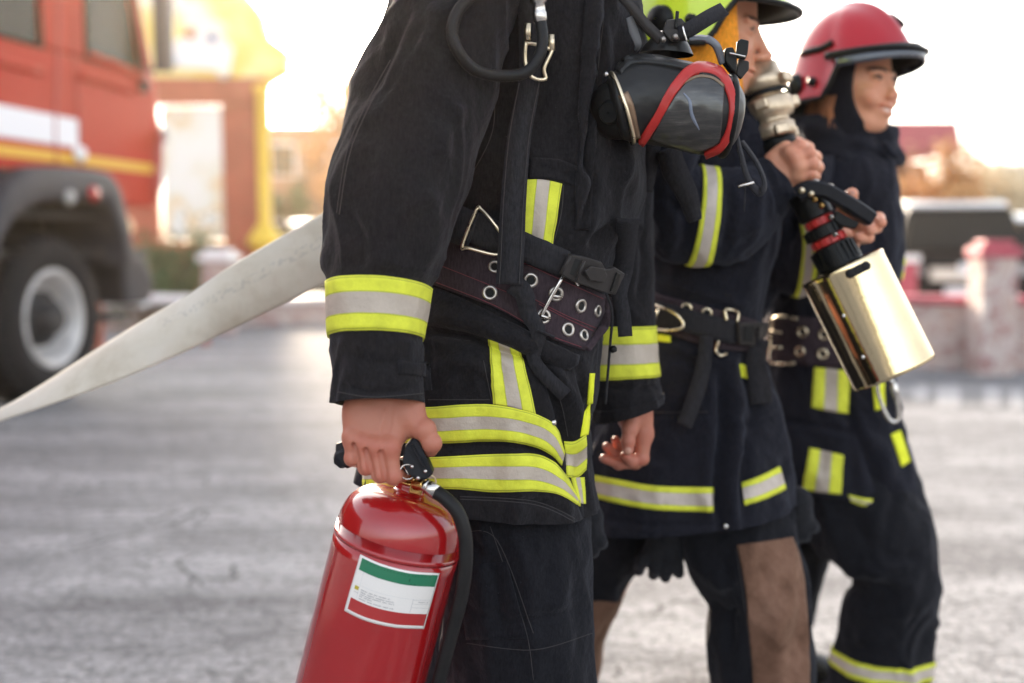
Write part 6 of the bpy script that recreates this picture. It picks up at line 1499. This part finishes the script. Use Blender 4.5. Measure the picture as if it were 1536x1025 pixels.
# hands
H2R = dict(palm=[[(1140, 300, 2.065, .030), (1168, 272, 2.06, .027), (1184, 250, 2.05, .023)], [(1150, 300, 2.065, .028), (1186, 268, 2.055, .025), (1200, 256, 2.045, .02)], [(1158, 262, 2.06, .025), (1176, 238, 2.055, .022)], [(1180, 262, 2.05, .024), (1196, 240, 2.04, .02)]],
           fingers=[[(1184, 228, 2.035, .0135), (1199, 219, 2.03, .0112), (1212, 222, 2.055, .0100), (1214, 228, 2.08, .009)],
                    [(1192, 238, 2.028, .0140), (1213, 230, 2.025, .0118), (1223, 236, 2.05, .0105), (1220, 241, 2.08, .0095)],
                    [(1197, 251, 2.028, .0140), (1218, 246, 2.025, .0116), (1226, 251, 2.05, .0105), (1222, 255, 2.08, .0095)],
                    [(1196, 264, 2.034, .0130), (1215, 261, 2.03, .0108), (1222, 264, 2.052, .0095), (1218, 266, 2.08, .0088)],
                    [(1160, 240, 2.06, .017), (1176, 222, 2.075, .0135), (1196, 216, 2.095, .0115), (1208, 218, 2.10, .010)]],
           bumps=[((1186, 229, 2.027), .010), ((1194, 238, 2.02), .0105), ((1198, 251, 2.02), .0105), ((1197, 264, 2.026), .010)], red=[((1199, 219, 2.02), .018), ((1214, 230, 2.015), .018), ((1220, 248, 2.015), .018), ((1216, 262, 2.02), .015), ((1190, 240, 2.02), .02)], res=.0019)
H2L = dict(palm=[[(1250, 352, 2.24, .026), (1266, 338, 2.20, .024), (1280, 330, 2.17, .02)], [(1256, 362, 2.24, .024), (1272, 352, 2.20, .022), (1284, 350, 2.175, .018)]],
           fingers=[[(1278, 330, 2.14, .0135), (1300, 327, 2.08, .0118), (1318, 328, 2.065, .0105), (1322, 334, 2.04, .0095)],
                    [(1276, 340, 2.14, .0135), (1300, 341, 2.08, .0118), (1314, 341, 2.055, .0105), (1305, 346, 2.035, .0095)],
                    [(1272, 352, 2.14, .0130), (1294, 356, 2.08, .0112), (1302, 356, 2.05, .0098), (1288, 357, 2.035, .009)],
                    [(1264, 346, 2.13, .0120), (1280, 366, 2.08, .010), (1270, 352, 2.045, .0090), (1258, 347, 2.035, .0085)],
                    [(1262, 328, 2.17, .016), (1268, 308, 2.13, .0135), (1275, 296, 2.10, .0125), (1278, 291, 2.085, .0115)]],
           nails=[((1279, 289, 2.072), .006)], res=.0019)
v1, f1, r1, n1_ = hand_sdf(H2R); v2, f2, r2, n2_ = hand_sdf(H2L)
Mh2 = Matrix.Translation(P(1052, 58, 2.12)) @ Matrix.Rotation(radians(-14), 4, 'Z') @ Matrix.Rotation(radians(4), 4, 'Y') @ Matrix.Scale(1.10, 4)
fv, ff_ = face_sdf(.5, .0024, nose=1.03, jaw=1.12); fr, fd_ = face_tones(Mh2, .5)
J = [(P(1050, 220, 2.24), P(1050, 450, 2.22), .11, .11), (P(1050, 450, 2.22), P(1040, 620, 2.22), .12, .13), (P(1020, 160, 2.14), P(1000, 310, 2.055), .05, .045), (P(1000, 310, 2.055), P(1160, 275, 2.062), .044, .03), (P(1095, 230, 2.42), P(1158, 385, 2.45), .04, .03), (P(1158, 385, 2.45), P(1215, 372, 2.36), .028, .022), (P(1215, 372, 2.36), P(1252, 358, 2.26), .022, .022),
     (P(1048, 100, 2.17), P(1050, 180, 2.22), .055, .07), (P(1080, 700, 2.2), P(1140, 900, 2.16), .085, .06), (P(1140, 900, 2.16), P(1140, 1190, 2.17), .055, .04), (P(960, 720, 2.32), P(870, 940, 2.40), .08, .055), (P(870, 940, 2.40), P(800, 1105, 2.47), .05, .04)]
vB, fB = body_sdf(J, .012)
make_body('body', m2, [(v1, f1), (v2, f2), (vB, fB), (placed(fv, Mh2), ff_)], r1+r2+fr, n1_+n2_, M_skinf, fd_)
M_hl = mat('helmet_lime_paint', (.60, .74, .03), .22, var=.05, coat=1); hel2 = helmet(m2, Mh2, M_hl, M_blackplastic, name='helmet', zf=.046, br=.3, visor=False)
# orange neck and cheek cloth under the helmet
M_or = cloth_mat('orange_cloth', (.62, .22, .02), weave=500, wr=.4, sheen=.1)
rows = []
for j in range(13):
    t_ = j/12; row = []
    for i in range(29):
        a = radians(-152+i*(304/28)); ca = cos(a)
        r0 = .108+.026*t_; z = .055-.155*t_; xx = -r0*1.02*ca*(-1)*0
        ang = pi+a*.80; x = .112*cos(ang)*(1+.12*t_)+.012*t_; y = .098*sin(ang)*(1+.18*t_)
        fl = .006*sin(a*7+t_*2)*t_
        row.append(Mh2 @ Vector((x+fl, y+fl, z)))
    rows.append(row)
q = MB().grid(rows); oc = q.build('neck_cloth', M_or, m2); md = oc.modifiers.new('s', 'SOLIDIFY'); md.thickness = .003
# spare gloves hanging from his belt
def glove(c, Y, sc, label, seed=0):
    x, y = c; k = lambda a, b_: (x+a*sc, y+b_*sc)
    A = []
    for (a0, b0, a1, b1, a2, b2_) in ((-22, 0, -34, 18, -38, 30), (-8, 4, -14, 26, -16, 36), (6, 4, 4, 30, 2, 40), (18, 2, 20, 26, 22, 34), (26, -8, 38, 6, 44, 12)):
        A += [('+', cap(P(*k(a0, b0), Y), P(*k(a1, b1), Y-.005), .0135, .013), .004), ('+', cap(P(*k(a1, b1), Y-.005), P(*k(a2, b2_), Y+.01), .013, .0115), .004)]
    A += [('+', cap(P(*k(-10, -20), Y), P(*k(-10, 0), Y), .022, .022), .012), ('+', cap(P(*k(12, -20), Y), P(*k(10, 0), Y), .022, .020), .012), ('+', cap(P(*k(0, -50), Y), P(*k(0, -15), Y), .034, .026), .015)]
    lo, hi = bounds([P(*k(-50, -60), Y), P(*k(55, 50), Y)], .045)
    v, f = sdf_mesh(A, lo, hi, .0028); o = link('work_glove', np_mesh(v, f), M_glove); return tag(o, label, 'glove', )
glove((996, 826), 2.17, 1.0, 'black work glove hanging under the hem between the middle firefighter\'s legs')
glove((1194, 785), 2.20, .62, 'black work glove at the front hem of the middle firefighter\'s coat')
glove((876, 808), 1.86, .6, 'small dark glove hanging behind the nearest firefighter\'s coat hem')
# ================================================================ third firefighter, smiling woman in the red helmet
m3 = empty('person', (P(1260, 365, 2.6).x, 2.6, 0), 'smiling woman firefighter in a red helmet and dark coat, walking behind the nozzle', 'person')
cr3 = [([(1285, 640), (1300, 690), (1330, 750)], -.010, 7), ([(1272, 560), (1276, 640), (1280, 740)], -.008, 7), ([(1300, 650), (1330, 690), (1350, 740)], .007, 12), ([(1170, 630), (1230, 640), (1280, 650)], -.006, 6), ([(1250, 300), (1262, 360), (1255, 420)], -.006, 9), ([(1200, 300), (1216, 340), (1210, 400)], -.005, 9), ([(1300, 290), (1315, 340), (1318, 400)], -.005, 9)]
c3r = rings([(205, 1238, 1312, 2.55, .07), (235, 1195, 1328, 2.56, .13), (275, 1165, 1336, 2.57, .17), (330, 1150, 1342, 2.58, .175), (400, 1146, 1342, 2.58, .17), (460, 1148, 1335, 2.58, .16), (510, 1148, 1330, 2.58, .155, 4), (555, 1142, 1334, 2.58, .16, 4), (610, 1136, 1344, 2.58, .165, 6), (660, 1132, 1354, 2.58, .17, 8), (715, 1128, 1366, 2.58, .172, 10), (752, 1126, 1370, 2.58, .172, 12)])
for q in c3r: q['e'] = .9
c3L = Loft(c3r, cloth_disp(cr3, .009, (9, 9, 4), 61, .0045, (22, 22, 11)))
coat3 = c3L.mesh(150, 180).build('coat', M_coat2, m3); md = coat3.modifiers.new('t', 'SOLIDIFY'); md.thickness = .004; md.offset = -1
B3 = bvh_of(coat3)
d3 = lambda n_, a, b_, m_, nx=14, ny=14, bv=None, par=None: decal(bv or B3, a, b_, nx, ny, .004, .004).build(n_, m_, par or coat3)
d3('reflective_stripe', [(1221, 551), (1248, 553), (1274, 557)], [(1217, 611), (1245, 617), (1273, 621)], M_stripeV)
d3('reflective_stripe', [(1214, 672), (1240, 677), (1265, 683)], [(1204, 734), (1232, 738), (1261, 741)], M_stripeV)
d3('reflective_stripe', [(1336, 652), (1349, 646)], [(1352, 700), (1364, 692)], M_lime, 6, 12)
d3('reflective_stripe', [(1309, 578), (1324, 574)], [(1312, 616), (1326, 612)], M_lime, 6, 12)
d3('reflective_stripe', [(1272, 742), (1300, 748), (1326, 750)], [(1276, 752), (1300, 760), (1326, 760)], M_stripe, 16, 5)
# sleeves
s3f = Loft([dict(L=(1270, 225), R=(1325, 235), Y=2.66, t=.06), dict(L=(1262, 270), R=(1340, 280), Y=2.68, t=.075), dict(L=(1268, 330), R=(1346, 335), Y=2.68, t=.072), dict(L=(1280, 385), R=(1350, 385), Y=2.67, t=.068), dict(L=(1284, 420), R=(1346, 418), Y=2.65, t=.064), dict(L=(1280, 480), R=(1338, 480), Y=2.6, t=.058)], cloth_disp(None, .005, (10, 10, 5), 63, .003, (22, 22, 12)))
s3f.mesh(80, 100, hem=.006).build('sleeve', M_coat2, coat3); s3f.band(3.05, 4.0, .003).build('reflective_stripe', M_stripe, coat3)
s3n = Loft([dict(L=(1185, 245), R=(1250, 232), Y=2.45, t=.06), dict(L=(1168, 290), R=(1252, 280), Y=2.43, t=.072), dict(L=(1165, 360), R=(1245, 355), Y=2.42, t=.07), dict(L=(1162, 430), R=(1236, 425), Y=2.41, t=.066), dict(L=(1172, 500), R=(1234, 470), Y=2.41, t=.06)], cloth_disp(None, .005, (10, 10, 5), 64, .003, (22, 22, 12)))
# near arm bent back out of sight behind the middle firefighter
s3n = Loft([dict(L=(1180, 245), R=(1246, 234), Y=2.45, t=.06), dict(L=(1150, 290), R=(1240, 280), Y=2.43, t=.072), dict(L=(1120, 360), R=(1210, 365), Y=2.44, t=.07), dict(L=(1080, 430), R=(1165, 440), Y=2.46, t=.066), dict(L=(1060, 490), R=(1130, 500), Y=2.48, t=.06)], cloth_disp(None, .005, (10, 10, 5), 64, .003, (22, 22, 12)))
s3n.mesh(80, 90, hem=.006).build('sleeve', M_coat2, coat3)
# collar standing up round the chin, a crumpled ring
rows = []
for j in range(15):
    t_ = j/14; row = []
    for i in range(60):
        a = 2*pi*i/60; c = P(1272-8*t_, 250-62*t_, 2.53); rr = .110-.010*t_+.008*sin(3*a+t_*4)
        w_ = .016*noise.noise(Vector((cos(a)*2.2, sin(a)*2.2, t_*3)))+.004*sin(t_*9+2*a)
        front = max(0, cos(a+.6)); row.append(c+Vector(((rr*1.12+w_)*cos(a), (rr*.95+w_)*sin(a), -.004*front*t_+.02*(1-front)*t_)))
    rows.append(row)
q = MB().grid(rows, closed_u=True); o = q.build('collar', M_coat2, coat3); md = o.modifiers.new('s', 'SOLIDIFY'); md.thickness = .010; md.offset = -1; o.modifiers.new('ss', 'SUBSURF').render_levels = 1
strap([P(1326, 214, 2.42), P(1336, 228, 2.42), P(1344, 236, 2.42)], [.014, .018, .01], .005, (0, -1, .3)).build('collar_tab', M_coat2, coat3)
# belt
b3 = decal(B3, [(1150, 472), (1205, 476), (1260, 480), (1325, 478)], [(1150, 546), (1200, 548), (1260, 552), (1325, 552)], 40, 8, .006, .006, puff=0).build('belt', M_belt, m3); BB3 = bvh_of(b3)
for x, y in ((1204, 498), (1236, 502), (1200, 527), (1234, 531), (1268, 504), (1266, 533)): eyelet(b3, BB3, x, y, 8.5, .002, M_goldmetal)
MB().tube([onb(*p, .014, BB3) for p in ((1200, 478), (1184, 475), (1169, 477), (1165, 492), (1163, 520), (1164, 543), (1180, 546), (1194, 546))], .003, 10, 5).build('buckle', M_goldmetal, b3)
for y in (497, 522): MB().tube([onb(1165, y, .016, BB3), onb(1176, y+1, .010, BB3)], .0026, 8, 0).build('buckle_prong', M_goldmetal, b3)
# trousers
l3f = Loft([dict(L=(1160, 690), R=(1362, 690), Y=2.55, t=.12), dict(L=(1185, 745), R=(1380, 745), Y=2.53, t=.13), dict(L=(1205, 790), R=(1395, 795), Y=2.51, t=.125), dict(L=(1236, 836), R=(1402, 850), Y=2.49, t=.115), dict(L=(1276, 868), R=(1402, 900), Y=2.48, t=.105), dict(L=(1268, 905), R=(1398, 935), Y=2.49, t=.10), dict(L=(1264, 950), R=(1392, 965), Y=2.50, t=.095), dict(L=(1256, 975), R=(1391, 984), Y=2.50, t=.092), dict(L=(1252, 999), R=(1388, 1012), Y=2.50, t=.09), dict(L=(1245, 1030), R=(1380, 1040), Y=2.51, t=.088), dict(L=(1240, 1062), R=(1360, 1070), Y=2.52, t=.08)],
    cloth_disp([([(1270, 880), (1300, 872), (1340, 890)], -.009, 8), ([(1290, 850), (1320, 860), (1350, 850)], .006, 9), ([(1280, 790), (1330, 830), (1370, 830)], -.004, 12), ([(1290, 900), (1290, 940), (1300, 960)], .006, 12)], .010, (9, 9, 5), 71, .0045, (22, 22, 12)))
tr3 = l3f.mesh(100, 140).build('trousers', M_trouser, m3); l3f.band(7.0, 8.0, .003).build('reflective_stripe', M_stripe2, tr3)
l3b = Loft([dict(L=(1140, 700), R=(1290, 720), Y=2.68, t=.10), dict(L=(1130, 780), R=(1262, 790), Y=2.70, t=.10), dict(L=(1120, 840), R=(1240, 840), Y=2.72, t=.095), dict(L=(1108, 900), R=(1225, 905), Y=2.75, t=.09), dict(L=(1090, 970), R=(1205, 975), Y=2.78, t=.085), dict(L=(1070, 1030), R=(1175, 1032), Y=2.8, t=.075)], cloth_disp(None, .005, (9, 9, 5), 73))
l3b.mesh(70, 80).build('trouser_leg', M_trouser, tr3)
c = P(1300, 1110, 2.52); boot(m3, (c.x, 2.52, 0), (1, -.4, 0), M_bootm); c = P(1110, 1060, 2.8); boot(m3, (c.x, 2.8, 0), (1, -.3, 0), M_bootm)
# head
Mh3 = Matrix.Translation(P(1276, 135, 2.5)) @ Matrix.Rotation(radians(-49), 4, 'Z') @ Matrix.Rotation(radians(-3), 4, 'Y') @ Matrix.Scale(1.0, 4)
fv, ff_ = face_sdf(1.4, .0016, nose=.97, jaw=.86); fr, fd_ = face_tones(Mh3, 1.4)
J = [(P(1250, 290, 2.57), P(1240, 500, 2.58), .12, .10), (P(1240, 500, 2.58), P(1245, 660, 2.58), .10, .12), (P(1275, 180, 2.53), P(1262, 270, 2.56), .05, .07), (P(1215, 280, 2.45), P(1165, 365, 2.44), .045, .04), (P(1165, 365, 2.44), P(1090, 490, 2.48), .038, .026), (P(1300, 270, 2.67), P(1312, 400, 2.67), .045, .038), (P(1312, 400, 2.67), P(1305, 480, 2.6), .036, .026),
     (P(1290, 720, 2.55), P(1335, 860, 2.49), .08, .055), (P(1335, 860, 2.49), P(1310, 1070, 2.52), .052, .04), (P(1210, 730, 2.68), P(1170, 880, 2.74), .075, .05), (P(1170, 880, 2.74), P(1115, 1035, 2.8), .048, .038)]
vB, fB = body_sdf(J, .012)
make_body('body', m3, [(vB, fB), (placed(fv, Mh3), ff_)], fr, [], M_skinf, fd_)
# teeth
M_teeth = mat('teeth', (.75, .70, .64), .25)
MB().tube([Mh3 @ Vector((.0895-.020*t_*t_, t_*.021, -.0585+.0075*abs(t_)**1.6)) for t_ in np.linspace(-1, 1, 11)], .0042, 8, 0).build('teeth', M_teeth, m3)
# balaclava round the face
hood = [('+', ell((-.008, 0, .018), (.104, .086, .104)), 0), ('+', ell((.012, 0, -.06), (.064, .066, .058)), .03), ('+', cap((-.012, 0, -.06), (-.018, 0, -.15), .062, .068), .03), ('-', ell((.125, 0, -.002), (.117, .089, .116)), .004), ('-', ell((.02, 0, -.01), (.075, .058, .078)), .004)]
hv, hf = sdf_mesh(hood, (-.13, -.1, -.2), (.14, .1, .14), .0032); link('balaclava', np_mesh(placed(hv, Mh3), hf), M_coat2, m3)
M_hr = mat('helmet_red_paint', (.36, .006, .016), .3, var=.05, coat=.35, spec=.35); hel3 = helmet(m3, Mh3 @ Matrix.Translation((-.006, 0, 0)), M_hr, M_blackplastic, scl=1.02, zf=.060, br=.65)
# auburn hair at the nape
M_hair = mat('auburn_hair', (.28, .10, .035), .45, var=.4, vscale=90, stretch=(1, 1, .1))
rnd = random.Random(3); q = MB()
for k in range(170):
    a = radians(rnd.uniform(165, 285)); r0 = .075+rnd.uniform(-.008, .012); p0 = Mh3 @ Vector((r0*cos(a)-.01, r0*sin(a)*.95, -.02)); L = rnd.uniform(.07, .12)
    q.tube([p0, p0+Vector((rnd.uniform(-.012, .006), rnd.uniform(-.01, .01), -L*.5)), p0+Vector((rnd.uniform(-.02, .015), rnd.uniform(-.015, .015), -L))], [.0022, .0024, .0008], 5, 3)
q.build('hair', M_hair, m3)
# ================================================================ nozzle in the middle firefighter's hands
nz_ = empty('fire_nozzle', P(1270, 450, 2.0), 'chrome barrelled fire nozzle with black handle and red rings in the middle firefighter\'s hands', 'fire nozzle')
Yn = 2.0
A0 = P(1262, 400, Yn); A1 = P(1341, 560, Yn-.03); ax = (A1-A0); Lb = ax.length; ax = ax.normalized()
Mn = frame(A0, ax, (0, -1, 0)); Rb = .0765
q = MB().lathe([(Rb-.004, .004), (Rb-.001, .0), (Rb+.001, .004), (Rb, .010), (Rb, Lb-.006), (Rb+.001, Lb), (Rb-.003, Lb), (Rb-.003, .01)], Mn, 96); bar_ = q.build('barrel', M_chrome, nz_)
MB().lathe([(Rb-.004, .006), (.036, .001), (.036, -.002), (.001, -.002)], Mn, 60).build('barrel_back', M_blackplastic, nz_)
MB().lathe([(.036, .02), (.042, Lb*.5), (.05, Lb-.03), (.046, Lb-.02), (.001, Lb-.04)], Mn, 40).build('inner_cone', M_blackplastic, nz_)
BN = bvh_of(bar_)
ribbon(BN, [(1275, 411), (1287, 405), (1299, 399)], [13, 14, 13], 12, off=.0012, thick=.001, ny=4).build('slot', M_dark, nz_)
for c in ((1275, 411), (1299, 399)):
    l, n = hit(BN, *c); MB().lathe([(.0001, .0013), (.0083, .0013), (.0083, 0)], frame(l, n), 20).build('slot_end', M_dark, nz_)
for c in ((1235, 413), (1265, 474), (1294, 536)):
    l, n = hit(BN, *c)
    if l is not None: MB().lathe([(.0001, .003), (.0035, .002), (.0045, -.001)], frame(l, n), 14).build('rivet', M_steel, nz_)
S = Lb
def seg(name, z0, z1, r, m_, ribs=0, rr=None):
    q = MB(); rr = rr or r; prof = [(.001, z0), (r*.9, z0), (r, z0-.002 if z1 < z0 else z0+.002), (rr, z1+.002 if z1 < z0 else z1-.002), (rr*.9, z1), (.001, z1)]; q.lathe(prof, Mn, 48)
    for k in range(ribs):
        a = 2*pi*k/ribs; c = Mn @ Vector(((r+rr)/2*cos(a), (r+rr)/2*sin(a), (z0+z1)/2)); R3 = Mn.to_3x3() @ Matrix.Rotation(a, 3, 'Z'); q.box(c, (.006, .0055, abs(z1-z0)*.8), R3)
    return q.build(name, m_, nz_, auto=40)
seg('knurled_ring', -.0, -.044, .041, M_blackplastic, 22, .036)
seg('red_ring', -.044, -.060, .030, M_redrub, 12)
seg('body_ring', -.060, -.082, .034, M_blackplastic, 16)
seg('red_ring', -.082, -.098, .024, M_redrub, 10)
seg('valve_body', -.098, -.150, .031, M_blackplastic)
for p in ((1232, 309), (1246, 326), (1222, 300), (1252, 352)):
    MB().lathe([(.0001, .008), (.004, .006), (.005, 0), (.004, -.006)], frame(P(*p, 1.955), (0, -1, .2)), 14).build('bolt', M_brass if p[0] < 1240 else M_steel, nz_)
# bail handle
hb = [P(1196, 292, 1.985), P(1212, 284, 1.98), P(1236, 286, 1.975), P(1262, 300, 1.975), P(1285, 315, 1.98), P(1306, 329, 1.985)]
bar(hb, [.028, .03, .03, .028, .03, .028], [.030, .030, .026, .026, .028, .026], M_hblk, 'handle', nz_)
block('trigger_guard', [(1255, 316), (1290, 334), (1284, 344), (1262, 340), (1250, 330)], 1.975, 1.99, M_blackplastic, nz_, .003)
for p in ((1203, 286), (1217, 291)): MB().lathe([(.0001, .004), (.005, .003), (.006, -.002)], frame(P(*p, 1.962), (0, -1, 0)), 14).build('screw', M_goldmetal, nz_)
for p in ((1222, 275), (1244, 282)): MB().lathe([(.0001, .008), (.007, .006), (.009, -.006)], frame(P(*p, 1.975), (0, -.5, 1)), 14).build('cap_screw', M_nickel, nz_)
# coupling and hose above the grip
Mc = frame(P(1166, 216, 2.10), P(1136, 98, 2.12)-P(1166, 216, 2.10)); CL = (P(1136, 98, 2.12)-P(1166, 216, 2.10)).length
M_alu = mat('cast_aluminium', (.56, .44, .31), .36, .8, var=.25, vscale=40, bump=.3, bscale=120, bdist=.001)
cp_ = empty('hose_coupling', P(1160, 180, 2.1), 'tan metal hose coupling above the middle firefighter\'s fist', 'coupling')
k = CL
MB().lathe([(.001, -.055), (.026, -.055), (.028, -.02), (.034, -.012), (.036, 0), (.036, .006), (.030, .010), (.001, .010)], Mc, 40).build('rubber_collar', M_blackplastic, cp_)
MB().lathe([(.001, .010), (.036, .010), (.040, .014), (.041, k*.22), (.034, k*.25), (.032, k*.30), (.044, k*.33), (.047, k*.40), (.047, k*.52), (.042, k*.56), (.034, k*.58), (.034, k*.64), (.044, k*.67), (.046, k*.80), (.040, k*.84), (.036, k*.98), (.030, k), (.001, k)], Mc, 56).build('coupling_shell', M_alu, cp_)
for z_, r_ in ((k*.12, .043), (k*.46, .049), (k*.73, .048)):
    for j in range(3):
        a = 2*pi*j/3+z_*30; c = Mc @ Vector((r_*cos(a), r_*sin(a), z_)); MB().box(c, (.020, .026, .020), Mc.to_3x3() @ Matrix.Rotation(a, 3, 'Z')).build('lug', M_alu, cp_, smooth=False, bevel=.004)
MB().lathe([(.045, k*.58), (.047, k*.59), (.047, k*.63), (.045, k*.64)], Mc, 40).build('locking_ring', M_blackplastic, cp_)
e = Mc @ Vector((0, 0, k-.01)); MB().tube([e, e+Mc.to_3x3() @ Vector((0, 0, .02))+Vector((0, .02, 0)), e+Vector((-.02, .06, .035)), e+Vector((-.03, .14, .02)), e+Vector((-.06, .22, -.05)), e+Vector((-.10, .26, -.2))], .031, 20, 6).build('hose_end', M_flat, cp_)
# carabiner hanging below the barrel
cb = MB().tube([P(1318, 573, 2.3), P(1316, 585, 2.3), P(1322, 606, 2.3), P(1331, 626, 2.3), P(1340, 633, 2.3), P(1348, 627, 2.3), P(1346, 604, 2.3), P(1342, 583, 2.3), P(1336, 570, 2.3), P(1326, 567, 2.3)], .0045, 12, 5, closed=True)
cbo = empty('carabiner', P(1332, 600, 2.3), 'silver carabiner hanging below the nozzle barrel at the woman\'s hip', 'carabiner')
cb.build('hook', M_steel, cbo)
MB().lathe([(.0055, 0), (.0075, .003), (.0075, .03), (.0055, .033)], frame(P(1345, 598, 2.3), P(1340, 575, 2.3)-P(1345, 598, 2.3)), 18).build('locking_sleeve', M_steel, cbo)
strap([P(1330, 545, 2.32), P(1331, 560, 2.31), P(1332, 572, 2.30)], .018, .004).build('hanging_loop', M_web, cbo)
# ================================================================ thin haze volume, added for a warm glow round the sun
M_hz = bpy.data.materials.new('haze'); M_hz.use_nodes = True; _n = M_hz.node_tree.nodes; _n.remove(_n['Principled BSDF'])
_v = _n.new('ShaderNodeVolumePrincipled'); _v.inputs['Color'].default_value = (1, .84, .62, 1); _v.inputs['Density'].default_value = .0010; _v.inputs['Anisotropy'].default_value = .8
M_hz.node_tree.links.new(_v.outputs[0], _n['Material Output'].inputs['Volume'])
q = MB().box((0, 350, 6), (850, 830, 14)); hz_ = q.build('haze', M_hz, smooth=False); tag(hz_, kind='stuff')
